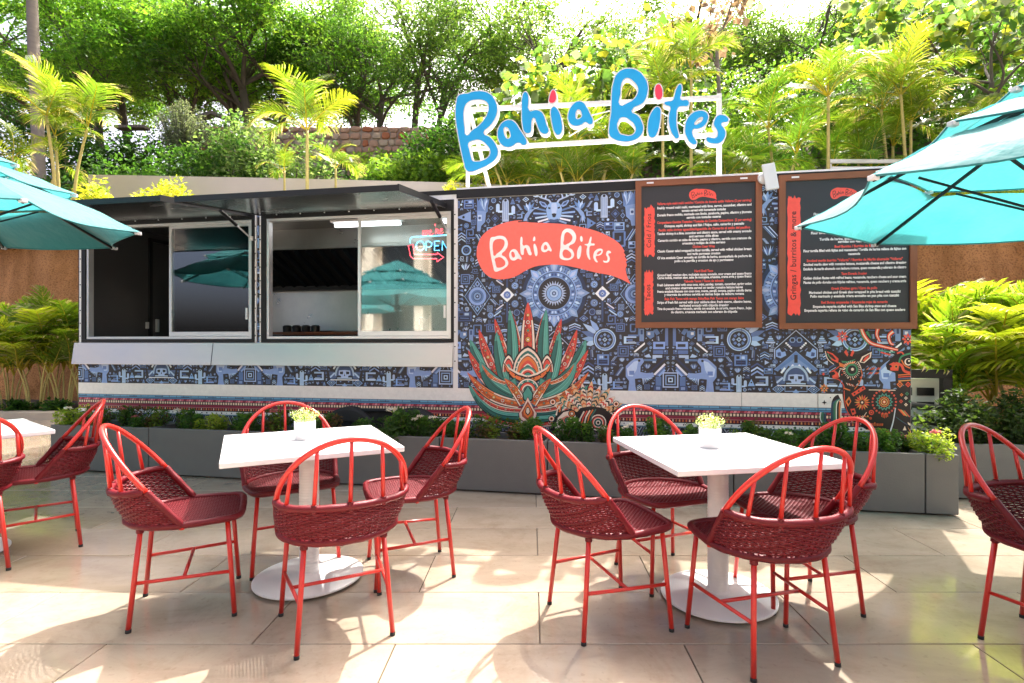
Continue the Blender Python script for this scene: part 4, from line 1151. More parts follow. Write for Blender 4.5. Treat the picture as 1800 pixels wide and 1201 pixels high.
    L.extend(S_poly(q([(10,490),(70,430),(110,420),(95,500),(60,560),(20,555)]), KP, 4)); L.extend(S_rect(*E(oB[0] + 30 * kB, oB[1] + 545 * kB), *E(oB[0] + 75 * kB, oB[1] + 510 * kB), KM, 5)); L.extend(S_circ(E(oB[0] + 118 * kB, oB[1] + 420 * kB), .012, K0, 5, 8))
    L.extend(S_poly(q([(155,408),(270,404),(270,425),(158,424)]), KM, 4))
    for i in range(7): L.extend(S_stroke(q([(150 + 8 * i, 575), (185 + 13 * i - 30, 630 - 9 * i)]), .010, (KP, KL)[i % 2], 5, .004))
    mark(.52 * HW, MUR_Z0, .86 * HW, E(1110, 626)[1])
    # --- fret blocks, roof bars and square spiral on the bird axis
    for pts, col, lev in (([(240,255),(345,255),(345,320),(240,320)], KL, 2), ([(262,275),(330,275),(330,300),(262,300)], K0, 3), ([(345,135),(372,135),(372,290),(345,290)], KM, 4), ([(240,330),(330,330),(330,362),(240,362)], KM, 2), ([(235,372),(320,372),(320,395),(265,395),(265,440),(235,440)], KP, 3),
                          ([(180,160),(250,160),(250,210),(215,230),(180,200)], KM, 2), ([(192,172),(216,172),(216,196),(192,196)], KW, 3), ([(120,140),(160,140),(160,250),(120,250)], KL, 2), ([(130,150),(150,150),(150,190),(130,190)], KD, 3),
                          ([(240,150),(275,140),(300,180),(270,200)], KM, 2), ([(70,340),(165,260),(170,275),(80,350)], KW, 2), ([(140,340),(190,300),(190,320),(150,350)], KL, 2), ([(160,380),(205,360),(225,392),(180,392)], KP, 2)):
        L.append((q(pts), col, lev))
    for k_, (a, b, col) in enumerate((((345,450),(250,545),KW), ((345,475),(270,552),KM), ((345,500),(290,556),KL), ((345,400),(210,525),KN))):
        L.extend(S_stroke(q([a, b]), .018, col, 3 + k_))
    for k_, (pts) in enumerate(([(345,560),(345,625),(418,625),(418,560),(360,560)], )):
        pass
    sp = E(oB[0] + 345 * kB, oB[1] + 590 * kB); sp[0] = HW
    for r, col, lev in ((.068, KP, 5), (.058, K0, 6), (.045, KL, 7), (.035, K0, 8), (.020, KP, 9), (.011, K0, 10)): L.append((np.array([(HW - r, sp[1] - r), (HW, sp[1] - r), (HW, sp[1] + r), (HW - r, sp[1] + r)]), col, lev))
    L.extend(S_rect(.86 * HW, MUR_Z0 + .004, HW - .075, MUR_Z0 + .05, KD, 3)); L.extend(S_rect(.88 * HW, MUR_Z0 + .014, HW - .09, MUR_Z0 + .04, KL, 4)); L.extend(S_rect(HW - .13, MUR_Z0 + .05, HW - .08, MUR_Z0 + .13, KM, 3))
    mark(.52 * HW, E(1150, 640)[1], HW, E(1150, 577)[1]); mark(.84 * HW, MUR_Z0, HW, E(1150, 600)[1])
    # --- skull temple at the foot of the disc axis
    def Q(pts):
        out = EE(pts, oB, kB); return np.stack([np.maximum(out[:, 0], 0), out[:, 1]], 1)
    L.extend(S_poly(Q([(1495,335),(1300,500),(1345,520),(1495,395)]), KL, 2)); L.extend(S_poly(Q([(1495,345),(1495,560),(1310,500)]), KM, 3)); L.extend(S_poly(Q([(1495,395),(1495,520),(1380,520),(1345,500)]), KL, 4))
    L.extend(S_poly(Q([(1495,370),(1510-30,370),(1480,440),(1495,440)]), K0, 5))
    for i in range(4): L.extend(S_stroke(Q([(1470 - 35 * i, 455 + 14 * i), (1425 - 30 * i, 530)]), .016, (KW, K0)[i % 2], 6))
    a = np.linspace(PI / 2, PI, 9); cc = Q([(1495, 600)])[0]
    dome = [(0.0, cc[1])] + [(max(0, -math.cos(t) * .105), cc[1] + math.sin(t) * .135) for t in a]; L.append((np.array(dome), KP, 8))
    dome = [(0.0, cc[1])] + [(max(0, -math.cos(t) * .088), cc[1] + math.sin(t) * .115) for t in a]; L.append((np.array(dome), KD, 9))
    L.extend(S_poly(Q([(1495,540),(1430,545),(1425,590),(1450,598),(1460,625),(1495,625)]), KP, 10)); L.extend(S_poly(Q([(1478,555),(1440,558),(1442,582),(1476,584)]), K0, 11)); L.extend(S_poly(Q([(1495,575),(1488,600),(1495,604)]), K0, 11))
    L.extend(S_stroke(Q([(1325,615),(1380,570)]), .016, KP, 4)); L.extend(S_stroke(Q([(1330,640),(1495,640)]), .008, KW, 12)); L.extend(S_stroke(Q([(1410,622),(1495,622)]), .012, KP, 12)); L.extend(S_stroke(Q([(1398,640),(1398,690),(1495,690)]), .007, KL, 5)); L.extend(S_poly(Q([(1495,672),(1465,700),(1495,706)]), KL, 6))
    c = E(oB[0] + 1340 * kB, oB[1] + 670 * kB)
    for r, col, lev in ((.05, KL, 3), (.04, K0, 4), (.03, KL, 5), (.02, K0, 6), (.01, KP, 7)): L.append((np.array([c + (-r, 0), c + (0, -r * .8), c + (r, 0), c + (0, r * .8)]), col, lev))
    for i in range(7): L.extend(S_stroke(Q([(1310 + 3 * i, 560 + 12 * i), (1400, 565 + 9 * i)]), .005, KM, 3))
    mark(0, MUR_Z0, .22, E(1399, 615)[1])
    # house lozenge over it
    for sc_, col, lev in ((1, KP, 2), (.95, K0, 3)):
        L.extend(S_poly(Q([(1495, 150 + (1 - sc_) * 190), (1495 - 192 * sc_, 320), (1495 - 192 * sc_, 405), (1495 - 170 * sc_, 405), (1495 - 150, 330), (1495, 200 + 40 * sc_)]), col, lev))
    L.extend(S_poly(Q([(1495,200),(1420,262),(1440,290),(1495,300)]), KD, 4)); L.extend(S_circ((0.028, Q([(1495, 240)])[0][1]), .026, KL, 5, 6)); L.extend(S_circ((0.028, Q([(1495, 240)])[0][1]), .017, K0, 6, 6))
    for i in range(4): L.extend(S_circ(Q([(1410 + 14 * i, 268 + 14 * i)])[0], .009, KW, 5, 8))
    L.extend(S_poly(Q([(1320,330),(1350,310),(1370,345),(1400,340),(1410,375),(1360,400),(1320,385)]), KL, 4)); L.extend(S_poly(Q([(1330,350),(1360,345),(1365,380),(1335,380)]), KD, 5))
    mark(0, E(1399, 640)[1], .22, E(1399, 578)[1])
    gx, gz = np.meshgrid((np.arange(occ.shape[0]) + .5) * .004, MUR_Z0 + (np.arange(occ.shape[1]) + .5) * .004, indexing='ij')
    for p, col, lev in L:
        q = np.asarray(p); ins = np.zeros(occ.shape, bool)
        for i in range(len(q)):
            (xa, ya), (xb, yb) = q[i - 1], q[i]
            if ya == yb: continue
            ins ^= ((ya > gz) != (yb > gz)) & (gx < (xb - xa) * (gz - ya) / (yb - ya) + xa)
        occ |= ins
    for ax in (0, 1): occ |= np.roll(occ, 1, ax) | np.roll(occ, -1, ax)
    # --- everything in between: frets, bars, arrows, discs, steps packed into the free ground
    rng = np.random.default_rng(11)
    glyphs = 0
    for size, tries in ((.12, 60), (.09, 900), (.066, 2500), (.048, 4500), (.034, 6000), (.024, 7000), (.016, 6000)):
        for _ in range(tries):
            w = size * rng.uniform(.8, 1.25); h = size * rng.uniform(.7, 1.2)
            x = rng.uniform(.004, HW - w - .004); z = rng.uniform(MUR_Z0 + .004, MUR_Z1 - h - .004)
            a, b, c2, d2 = int(x / .004), int((z - MUR_Z0) / .004), int((x + w) / .004) + 1, int((z + h - MUR_Z0) / .004) + 1
            if occ[a:c2, b:d2].any(): continue
            occ[a:c2, b:d2] = True
            g = rng.integers(0, 11); cs = [BL[i] for i in rng.permutation(7)[:3]]; cx, cz = x + w / 2, z + h / 2
            if size <= .022: g = rng.choice([3, 4, 8, 3])
            if g == 0:      # nested squares
                for i, f in enumerate((1, .8, .6, .42, .2)): L.append((np.array([(cx - w / 2 * f, cz - h / 2 * f), (cx + w / 2 * f, cz - h / 2 * f), (cx + w / 2 * f, cz + h / 2 * f), (cx - w / 2 * f, cz + h / 2 * f)]), cs[0] if i % 2 == 0 else K0, 2 + i))
            elif g == 1:    # square spiral
                t_ = min(w, h) * .1; f = [(x, z), (x + w, z), (x + w, z + h), (x + w * .25, z + h), (x + w * .25, z + h * .35), (x + w * .7, z + h * .35), (x + w * .7, z + h * .68)]
                for i in range(len(f) - 1): L.extend(S_stroke([f[i], f[i + 1]], t_ * 1.3, cs[0], 2 + i))
            elif g == 2:    # parallel slanted bars
                sl = rng.choice([-1, 1]) * .5 * w
                for i in range(4): L.append((np.array([(x + max(0, -sl) * .5 + w * .12 * i, z), (x + max(0, -sl) * .5 + w * .12 * i + w * .08, z), (x + w * .12 * i + w * .08 + w * .4 + sl * .5, z + h), (x + w * .12 * i + w * .4 + sl * .5, z + h)]), (cs[0], cs[1], KP, cs[2])[i], 2))
            elif g == 3:    # ringed disc
                r = min(w, h) / 2
                L.extend(S_circ((cx, cz), r, cs[0], 2, 16)); 
                if size > .03: L.extend(S_circ((cx, cz), r * .7, K0, 3, 14)); L.extend(S_circ((cx, cz), r * .5, cs[1], 4, 12)); L.extend(S_circ((cx, cz), r * .22, KN, 5, 8))
            elif g == 4:    # triangle / arrow
                k_ = rng.integers(4); P4 = [(x, z), (x + w, z), (x + w, z + h), (x, z + h)]
                L.append((np.array([P4[k_], P4[(k_ + 1) % 4], ((P4[(k_ + 2) % 4][0] + P4[(k_ + 3) % 4][0]) / 2, (P4[(k_ + 2) % 4][1] + P4[(k_ + 3) % 4][1]) / 2)]), cs[0], 2))
                if size > .04: L.extend(S_circ((cx, cz - h * .0), min(w, h) * .12, K0, 3, 8))
            elif g == 5:    # stepped pyramid
                for i in range(4): L.extend(S_rect(x + w * .12 * i, z + h * .25 * i, x + w - w * .12 * i, z + h * .25 * i + h * .2, (cs[0], cs[1])[i % 2], 2))
            elif g == 6:    # feather fan
                for i in range(7): L.extend(S_petal((cx, z), h * .15, h, w * .07, PI / 2 + (i - 3) * .2, (cs[0], KP, cs[1])[i % 3], 2 + i))
            elif g == 7:    # interlocked E and bars
                L.extend(S_rect(x, z, x + w * .2, z + h, cs[0], 2))
                for i in range(3): L.extend(S_rect(x + w * .2, z + h * .4 * i, x + w * (1 if i != 1 else .7), z + h * .4 * i + h * .2, (cs[0], cs[1], cs[0])[i], 3))
                L.extend(S_rect(x + w * .34, z + h * .26, x + w * .9, z + h * .32, KP, 4))
            elif g == 8:    # lozenge
                for f, col in ((1, cs[0]), (.72, K0), (.45, cs[1])): L.append((np.array([(cx - w / 2 * f, cz), (cx, cz - h / 2 * f), (cx + w / 2 * f, cz), (cx, cz + h / 2 * f)]), col, 2 + int(10 * (1 - f))))
            elif g == 9:    # plank with panel
                L.extend(S_rect(x, z, x + w, z + h, cs[0], 2)); L.extend(S_rect(x + w * .12, z + h * .12, x + w * .88, z + h * .5, KN, 3)); L.extend(S_rect(x + w * .2, z + h * .62, x + w * .5, z + h * .86, KP, 3)); L.extend(S_rect(x + w * .6, z + h * .62, x + w * .85, z + h * .86, K0, 3)); L.extend(S_stroke([(x + w * .2, z + h * .3), (x + w * .8, z + h * .34)], h * .07, cs[1], 4))
            else:           # chevrons
                for i in range(3):
                    o_ = h * .3 * i; L.append((np.array([(x, z + o_), (cx, z + o_ + h * .3), (x + w, z + o_), (x + w, z + o_ + h * .14), (cx, z + o_ + h * .44), (x, z + o_ + h * .14)]), (cs[0], KP, cs[1])[i], 2))
    return L

_jr = np.random.default_rng(4)
TILE = [(p, np.clip(np.array(col) * _jr.uniform(.82, 1.2) * _jr.uniform(.95, 1.05, 3), 0, .9) if max(col) > .05 else col, lev) for p, col, lev in mtile()]
def lay_mural(P, x0, z0, x1, z1):
    P.poly([(x0, z0), (x1, z0), (x1, z1), (x0, z1)], K0, 0)
    clip = (x0, z0, x1, z1)
    k0 = math.floor((x0 - sA) / HW) - 1; k1 = math.ceil((x1 - sA) / HW) + 1
    for k in range(k0, k1):
        a = sA + k * HW
        if a > x1 or a + HW < x0: continue
        for p, col, lev in TILE:
            q = np.array(p); q = np.stack([a + (q[:, 0] if k % 2 == 0 else HW - q[:, 0]), q[:, 1]], 1)
            P.poly(q, col, lev, clip)
P = Print(-.0022, (0, 0)); lay_mural(P, S_SPLIT, MUR_Z0, LEN - .002, MUR_Z1)
lay_mural(P, .002, MUR_Z0, S_SPLIT - .048, 1.045); lay_mural(P, W[0][1] + .021, Z_SILL, W[1][0] - .021, Z_HEAD); lay_mural(P, .002, Z_SILL, W[0][0] - .034, Z_HEAD)
P.build('blue_mural', TRAILER, 0)
m = MB()
for s in (S_SPLIT + 1.36, S_SPLIT + 2.58, S_SPLIT + 3.2): m.box((s, -.0062, .40), (s + .0022, -.0030, MUR_Z1))
part(m, 'wrap_seams', 'inside_dark')

# ---- white band, woven stripes, dotted rule, dark interlace
P = Print(-.0022, (0, 0)); e0, e1 = .002, LEN - .002
wh, dk, bl, cr, rd, og, pk = lin('#ece8e2'), lin('#2d2a30'), lin('#6ba3c4'), lin('#e9d3b4'), lin('#8f2c43'), lin('#c9703f'), lin('#c85a6c')
P.poly([(e0, .712), (e1, .712), (e1, MUR_Z0 - .0), (e0, MUR_Z0 - .0)], wh, 0)
P.poly([(e0, .36), (e1, .36), (e1, .712), (e0, .712)], dk, 0)
def band(z0, z1, col, lev=1): P.poly([(e0, z0), (e1, z0), (e1, z1), (e0, z1)], col, lev)
band(.690, .708, bl); band(.674, .686, lin('#4f86ad')); band(.622, .640, lin('#3a2028')); band(.594, .617, rd); band(.588, .592, lin('#e08c8c')); band(.560, .586, lin('#5b2130')); band(.520, .552, wh); band(.512, .517, lin('#7fa5b8'))
x = e0 + .01; rr = np.random.default_rng(3); i = 0
while x < e1 - .06:
    P.poly([(x, .650), (x + .026, .650), (x + .034, .670), (x + .010, .670)], (pk, rd, pk, lin('#d98a93'))[i % 4], 1)
    P.poly([(x + .002, .622), (x + .020, .622), (x + .020, .644), (x + .002, .644)], cr, 2)
    if i % 3 == 0: P.poly([(x, .690), (x + .004, .690), (x + .004, .708), (x, .708)], dk, 3)
    if i % 11 == 0: P.poly([(x, .692), (x + .10, .692), (x + .10, .699), (x, .699)], lin('#35506b'), 2)
    P.poly([(x + .003, .563), (x + .017, .563), (x + .015, .584), (x + .005, .584)], (og, og, cr, og, lin('#e3a063'))[i % 5], 2)
    if i % 2 == 0:
        for q in S_circ((x + .016, .536), (.009, .005, .007)[(i // 2) % 3], (dk, lin('#8d8d92'), dk, lin('#5a5a60'))[(i // 2) % 4], 2, 10): P.poly(*q)
    x += .029; i += 1
x = e0 + .05; i = 0; g1, g2 = lin('#a3a7b0'), lin('#6e727c')
while x < e1 - .25:
    for q in S_circ((x, .470), .034, g1, 1, 16) + S_circ((x, .470), .025, dk, 2, 16) + S_circ((x, .470), .016, g1, 3, 12) + S_circ((x, .470), .007, dk, 4, 8): P.poly(*q)
    for sg in (-1, 1):
        for j in range(4):
            a = (x + sg * (.05 + .022 * j), .508); b = (x + sg * (.005 + .022 * j), .44 - .018 * j)
            for q in S_stroke([a, b], .010, (g1, g2)[j % 2], 1): P.poly(*q)
        for q in S_circ((x + sg * .115, .455), .022, g2, 3, 6) + S_circ((x + sg * .115, .455), .013, dk, 4, 6) + S_circ((x + sg * .115, .455), .006, g1, 5, 6): P.poly(*q)
    for q in S_stroke([(x - .03, .40), (x, .435), (x + .03, .40)], .012, g1, 1): P.poly(*q)
    x += .27; i += 1
P.build('striped_border', TRAILER, 0)

# ---- agave
P = Print(-.0042, (0, 0)); P.STEP = 2e-5; AO, AK = (780, 500), .2332
A = lambda x, y: fac(AO[0] + x * AK, AO[1] + y * AK)
INK, TEAL, TEAL2, RED, ORG, CRM, PNK = lin('#1d1a1e'), lin('#4f9a8b'), lin('#2c6a63'), lin('#d94f41'), lin('#e0793f'), lin('#ecd9c6'), lin('#e9c3b8')
lev = [1]
def leafshape(base, tip, w, bend=0.0, n=11, s=1.0, t0=0.0):
    b, t = np.array(base, float), np.array(tip, float); d = t - b; L_ = np.linalg.norm(d); d /= L_; nn = np.array([-d[1], d[0]])
    l, r = [], []
    for i in range(n):
        u = t0 + (1 - t0) * i / (n - 1); c = b + d * L_ * u + nn * bend * math.sin(PI * u) 
        h = w * (.62 + .95 * u) * (1 - u) ** .78 * s
        l.append(c + nn * h); r.append(c - nn * h)
    return l, r, nn
def put(pts, col):
    P.poly([A(*p) for p in pts], col, lev[0]); lev[0] += 1
def agave_leaf(base, tip, w, bend, kind):
    l, r, nn = leafshape(base, tip, w * 1.14); ctr = None
    def outl(s, t0=0, top=1.0, side=None):
        l, r, _ = leafshape(base, tip, w, bend, 12, s, t0)
        k = int(len(l) * top)
        if side == 'l': 
            mid = [(np.array(a) + np.array(b)) / 2 for a, b in zip(l, r)]; return l[:k] + mid[:k][::-1]
        if side == 'r':
            mid = [(np.array(a) + np.array(b)) / 2 for a, b in zip(l, r)]; return mid[:k] + r[:k][::-1]
        return l[:k] + r[:k][::-1]
    put(outl(1.16), INK)
    b, t = np.array(base, float), np.array(tip, float)
    if kind == 'teal':
        put(outl(1.0), TEAL); put(outl(.98, .0, .9, 'r'), TEAL2)
        for f in (.25, .45, .62): 
            l, r, n_ = leafshape(base, tip, w, bend, 12); q = [np.array(l[i]) * (1 - f) + np.array(r[i]) * f for i in range(1, 11)]
            put([tuple(p) for p in S_stroke(q, 4.5, None, 0, 1.0)[0][0]], (CRM, lin('#7fc2b3'), INK)[int(f * 4) % 3])
    else:
        edge = {'red': RED, 'org': ORG, 'white': CRM}[kind]
        put(outl(1.0), CRM if kind != 'red' else PNK); put(outl(.97, .45), edge if kind != 'white' else CRM)
        put(outl(.97, .72), RED)
        put(outl(.68), INK); put(outl(.58), RED if kind != 'org' else ORG)
        put(outl(.56, 0, .9, 'r'), lin('#a53434') if kind != 'org' else lin('#b5522f'))
        L_ = np.linalg.norm(t - b); d = (t - b) / L_; nn = np.array([-d[1], d[0]])
        for i, u in enumerate((.12, .27, .42, .56, .69, .8)):
            c = b + d * L_ * u + nn * bend * math.sin(PI * u); rad = w * (.62 + .95 * u) * (1 - u) ** .78 * .44
            if rad < 4: break
            for f, col in ((1.0, INK), (.84, (ORG, CRM, lin('#e8b04a'))[i % 3]), (.55, INK), (.4, (TEAL, RED, CRM)[i % 3])):
                put([p for p in S_circ(c, rad * f, None, 0, 12)[0][0]], col)
        for sg in (-1, 1):
            for u in (.2, .35, .5, .63):
                c = b + d * L_ * u + nn * (bend * math.sin(PI * u) + sg * w * (.62 + .95 * u) * (1 - u) ** .78 * .5)
                put([p for p in S_circ(c, max(2.5, w * .07), None, 0, 6)[0][0]], (CRM, ORG)[int(u * 10) % 2])
AX = 637
def both(base, tip, w, bend, kind):
    agave_leaf(base, tip, w, bend, kind)
    agave_leaf((2 * AX - base[0], base[1]), (2 * AX - tip[0], tip[1]), w, -bend, kind)
both((560, 1050), (255, 975), 42, -14, 'red'); both((585, 1010), (365, 955), 40, -12, 'teal')
both((575, 1000), (186, 760), 74, -56, 'teal')
both((330, 660), (200, 415), 54, -14, 'teal'); both((480, 560), (385, 258), 40, -6, 'red'); both((585, 560), (515, 215), 36, 0, 'white')
both((430, 830), (185, 495), 48, -26, 'red'); both((410, 690), (268, 340), 50, -16, 'red')
both((520, 660), (500, 185), 58, 10, 'teal'); agave_leaf((AX, 620), (AX, 135), 74, 0, 'white')
both((465, 730), (400, 355), 58, -10, 'teal'); both((535, 840), (270, 580), 84, -40, 'teal'); both((470, 745), (290, 603), 22, -30, 'org')
both((575, 905), (180, 662), 50, -56, 'org'); both((600, 990), (230, 815), 44, -64, 'teal'); both((590, 950), (215, 770), 26, -58, 'white')
# heart of the plant: domes, boats and drop, all symmetrical
def dome(cx, yb, w, h, cols, point=True):
    for f, col in cols:
        a = np.linspace(0, PI, 15); pts = [(cx + w * f * math.cos(t), yb - h * f * (math.sin(t) ** (.8 if point else 1)) * (1.0 + (.18 * (1 - abs(math.cos(t))) if point else 0))) for t in a]
        put(pts, col)
for sg in (-1, 1): dome(AX + sg * 145, 660, 44, 105, ((1.12, INK), (1, CRM), (.84, INK), (.76, RED), (.5, TEAL), (.28, ORG)))
dome(AX, 690, 112, 180, ((1.08, INK), (1, CRM), (.90, TEAL2), (.80, CRM), (.73, INK), (.70, ORG), (.56, RED), (.44, CRM), (.40, TEAL), (.28, INK), (.22, ORG)))
for k in range(11):
    a = PI * (k + .5) / 11; put([p for p in S_circ((AX + 97 * math.cos(a), 690 - 158 * math.sin(a)), 5, None, 0, 6)[0][0]], CRM)
dome(AX, 700, 70, 78, ((1.06, INK), (1, TEAL), (.84, CRM), (.7, RED), (.5, INK), (.42, TEAL), (.2, CRM)), False)
for sg in (-1, 1):
    X = lambda x, y: (AX + sg * (x - AX) * -1, y)
    put([X(*p) for p in ((455,590),(470,650),(520,710),(600,745),(640,750),(640,690),(570,670),(500,630))], INK)
    put([X(*p) for p in ((460,600),(478,648),(525,700),(600,735),(637,740),(637,715),(560,690),(500,648))], ORG)
    put([X(*p) for p in ((462,590),(500,628),(570,665),(637,690),(637,700),(565,680),(495,640))], CRM)
    for k in range(6): put([p for p in S_circ(X(495 + 24 * k, 662 + 11 * k), 6, None, 0, 8)[0][0]], (INK, RED)[k % 2])
    put([X(*p) for p in ((545,700),(500,720),(475,770),(510,790),(560,760))], TEAL2); put([X(*p) for p in ((540,710),(508,728),(490,762),(515,775),(550,752))], TEAL)
dome(AX, 800, 84, 90, ((1.06, INK), (1, CRM), (.9, TEAL), (.74, INK), (.68, RED), (.52, CRM), (.42, TEAL2)), False)
for k in range(9):
    a = PI * (k + .5) / 9; put([p for p in S_circ((AX + 68 * math.cos(a), 800 - 73 * math.sin(a)), 5.5, None, 0, 6)[0][0]], (CRM, INK)[k % 2])
both((600, 900), (462, 708), 46, 10, 'org')
put([(AX, 760), (AX + 42, 820), (AX + 36, 870), (AX, 895), (AX - 36, 870), (AX - 42, 820)], INK); put([(AX, 768), (AX + 34, 822), (AX + 28, 862), (AX, 880), (AX - 28, 862), (AX - 34, 822)], TEAL)
for f, col in ((1.08, INK), (1, PNK), (.86, CRM), (.72, lin('#a04a3a')), (.5, ORG), (.3, INK), (.2, CRM)):
    put([(AX, 950 - 100 * f), (AX + 40 * f, 930), (AX + 66 * f, 950 + 20 * f), (AX + 60 * f, 950 + 60 * f), (AX, 960 + 90 * f), (AX - 60 * f, 950 + 60 * f), (AX - 66 * f, 950 + 20 * f), (AX - 40 * f, 930)], col)
# ---- spiny-backed creature beside it
hc = (1075, 990)
put([(800,1100),(840,1000),(870,930),(930,870),(1010,850),(1130,860),(1230,900),(1300,960),(1330,1040),(1320,1110)], INK)
for row, (n, r0, r1, w) in enumerate(((11, 150, 285, 30), (9, 95, 215, 26))):
    for k in range(n):
        a = PI * (.06 + .80 * k / (n - 1)); d = np.array([math.cos(a), -math.sin(a)]); c = np.array((1080, 1020))
        b_, t_ = c + d * r0, c + d * (r1 + (12 if k % 2 else -8))
        l, r, nn = leafshape(b_, t_, w * 1.15); put(l + r[::-1], INK)
        l, r, nn = leafshape(b_, t_, w); put(l + r[::-1], (CRM, lin('#e6b98a'))[k % 2])
        for j in range(3):
            u = .1 + .24 * j; q = b_ + (t_ - b_) * u; e = d * 14
            put([q - nn * w * .62, q + e, q + nn * w * .62, q + nn * w * .62 + d * 13, q + e + d * 14, q - nn * w * .62 + d * 13], ((ORG, TEAL2, RED)[(k + row) % 3], INK, (TEAL2, ORG, RED)[k % 3])[j])
put([(1000,1100),(985,1000),(1030,930),(1110,915),(1200,930),(1280,985),(1310,1060),(1310,1110)], INK)
for f, col in ((1, CRM), (.86, INK), (.74, RED), (.6, CRM), (.5, INK), (.4, TEAL2), (.28, CRM), (.16, INK)): put([p for p in S_circ((1165, 1040), 62 * f, None, 0, 18)[0][0]], col)
for i in range(5): put([tuple(p) for p in S_stroke([(1015 + 22 * i, 1075 - 6 * i), (1030 + 22 * i, 1010 - 6 * i), (1060 + 22 * i, 955 - 4 * i)], 11, None, 0)[0][0]], (CRM, RED, CRM, ORG, TEAL2)[i])
put([(820,1080),(850,1000),(900,950),(960,935),(1005,960),(1010,1030),(985,1080),(930,1110),(850,1110)], INK); put([(838,1075),(862,1005),(905,962),(958,948),(994,970),(998,1028),(975,1072),(925,1098),(860,1095)], CRM)
put([(860,1060),(885,1010),(930,985),(960,1000),(930,1040)], lin('#d9836b'))
for f, col in ((1, INK), (.75, TEAL), (.45, INK), (.2, CRM)): put([p for p in S_circ((935, 1022), 24 * f, None, 0, 14)[0][0]], col)
for f, col in ((1, INK), (.8, ORG), (.5, INK), (.35, CRM)): put([p for p in S_circ((968, 972), 28 * f, None, 0, 14)[0][0]], col)
for i in range(4):
    put([tuple(p) for p in S_stroke([(850 + 24 * i, 985 - 24 * i), (862 + 26 * i, 935 - 26 * i), (905 + 26 * i, 905 - 18 * i)], 12, None, 0, 4)[0][0]], (CRM, ORG, TEAL, CRM)[i])
for (x, y) in ((815, 1010), (825, 885), (1300, 900), (1310, 1030)):
    for f, col in ((1, INK), (.8, CRM), (.5, ORG), (.3, INK)): put([p for p in S_circ((x, y), 26 * f, None, 0, 10)[0][0]], col)
P.build('agave_print', TRAILER, 0)

# ---- deer and cactus at the right end
P = Print(-.0042, (0, 0)); P.STEP = 2e-5; DO, DK = (1400, 560), .19145
A = lambda x, y: np.minimum(fac(DO[0] + x * DK, DO[1] + y * DK), np.array([LEN - .003, 9]))
lev = [1]; GRN, SAL, YEL = lin('#3f8a63'), lin('#e2543f'), lin('#e0a05a')
def stroke(pts, w, col, w2=None, n=5): put([tuple(p) for p in S_stroke(catmull(pts, n) if len(pts) > 2 else pts, w, None, 0, w2)[0][0]], col)
def disc(c, r, col, n=14): put([p for p in S_circ(c, r, None, 0, n)[0][0]], col)
def flower(c, r, n, cols):
    for k in range(n):
        a = 2 * PI * k / n
        for (r0, r1, w, col) in ((.25, 1.0, .11, cols[k % len(cols)]),):
            put([p for p in S_petal(c, r * r0, r * r1, r * w * 14 / n, a, None, 0)[0][0]], col)
    disc(c, r * .22, INK); disc(c, r * .14, CRM, 8)
put([(420,560),(470,610),(640,620),(720,640),(910,650),(1047,600),(1047,1090),(900,1080),(800,1030),(640,1020),(520,940),(440,820),(420,700)], INK)
put([(250,300),(300,270),(370,320),(430,300),(560,330),(690,290),(690,400),(600,470),(590,560),(520,640),(420,640),(430,560),(300,545),(310,480),(380,440),(290,390)], INK)
put([(820,420),(900,330),(960,300),(1047,290),(1047,600),(910,620),(905,500),(830,470)], INK)
# standing stripes cactus
stroke([(245,870),(245,930),(290,985),(400,985)], 62, INK); 
for i, c in enumerate((lin('#d7e2d8'), GRN, TEAL2, lin('#2d4a6b'))): stroke([(222 + 14 * i, 860), (222 + 14 * i, 935 - 0 * i), (285, 1005 - 14 * i), (330, 1008 - 14 * i)], 9, c)
stroke([(365,1140),(360,860),(370,760),(400,735)], 100, INK, 80)
for i, c in enumerate((lin('#2d4a6b'), TEAL2, GRN, lin('#cfe0d2'), INK, ORG, CRM)): stroke([(325 + 14 * i, 1140), (322 + 14 * i, 860), (332 + 13 * i, 775), (395, 738 + 3 * i)], 10, c)
# near head: ears, brow, eye, muzzle
for pts, col in (([(275,300),(330,320),(385,370),(380,410),(320,380)], SAL), ([(290,315),(330,335),(365,380),(345,380),(300,345)], INK), ([(285,310),(300,345),(322,372),(310,372),(283,335)], GRN), ([(575,400),(600,350),(690,305),(680,360),(620,410)], CRM), ([(590,398),(612,358),(675,320),(668,355),(615,402)], INK), ([(605,392),(630,355),(668,332),(655,365),(622,392)], SAL),
                 ([(435,310),(455,285),(475,330),(465,350)], SAL), ([(490,340),(515,285),(530,310),(510,350)], SAL), ([(468,290),(482,248),(496,290)], GRN), ([(385,400),(430,420),(545,390),(530,410),(430,450),(395,440)], ORG), ([(410,388),(470,395),(540,372),(530,385),(470,408),(420,404)], GRN)): put(pts, col)
for k in range(26):
    a = 2 * PI * k / 26; d = np.array([math.cos(a), math.sin(a)]); c = np.array((505, 470)); put([p for p in S_stroke([c + d * 62, c + d * 82], 6, None, 0, 3)[0][0]], CRM)
disc((505, 470), 56, GRN, 20); disc((508, 470), 40, INK, 18); disc((512, 466), 14, CRM, 10)
put([(315,490),(350,475),(385,505),(385,545),(330,545)], SAL); put([(300,490),(345,488),(355,510),(320,530),(300,515)], INK); stroke([(395,460),(430,465),(450,455)], 7, CRM); 
for (x, y) in ((420, 480), (435, 500), (415, 515), (470, 545), (495, 560), (520, 555), (540, 540), (480, 600), (570, 575), (585, 540)): disc((x, y), 6, (SAL, CRM, ORG)[(x + y) % 3], 8)
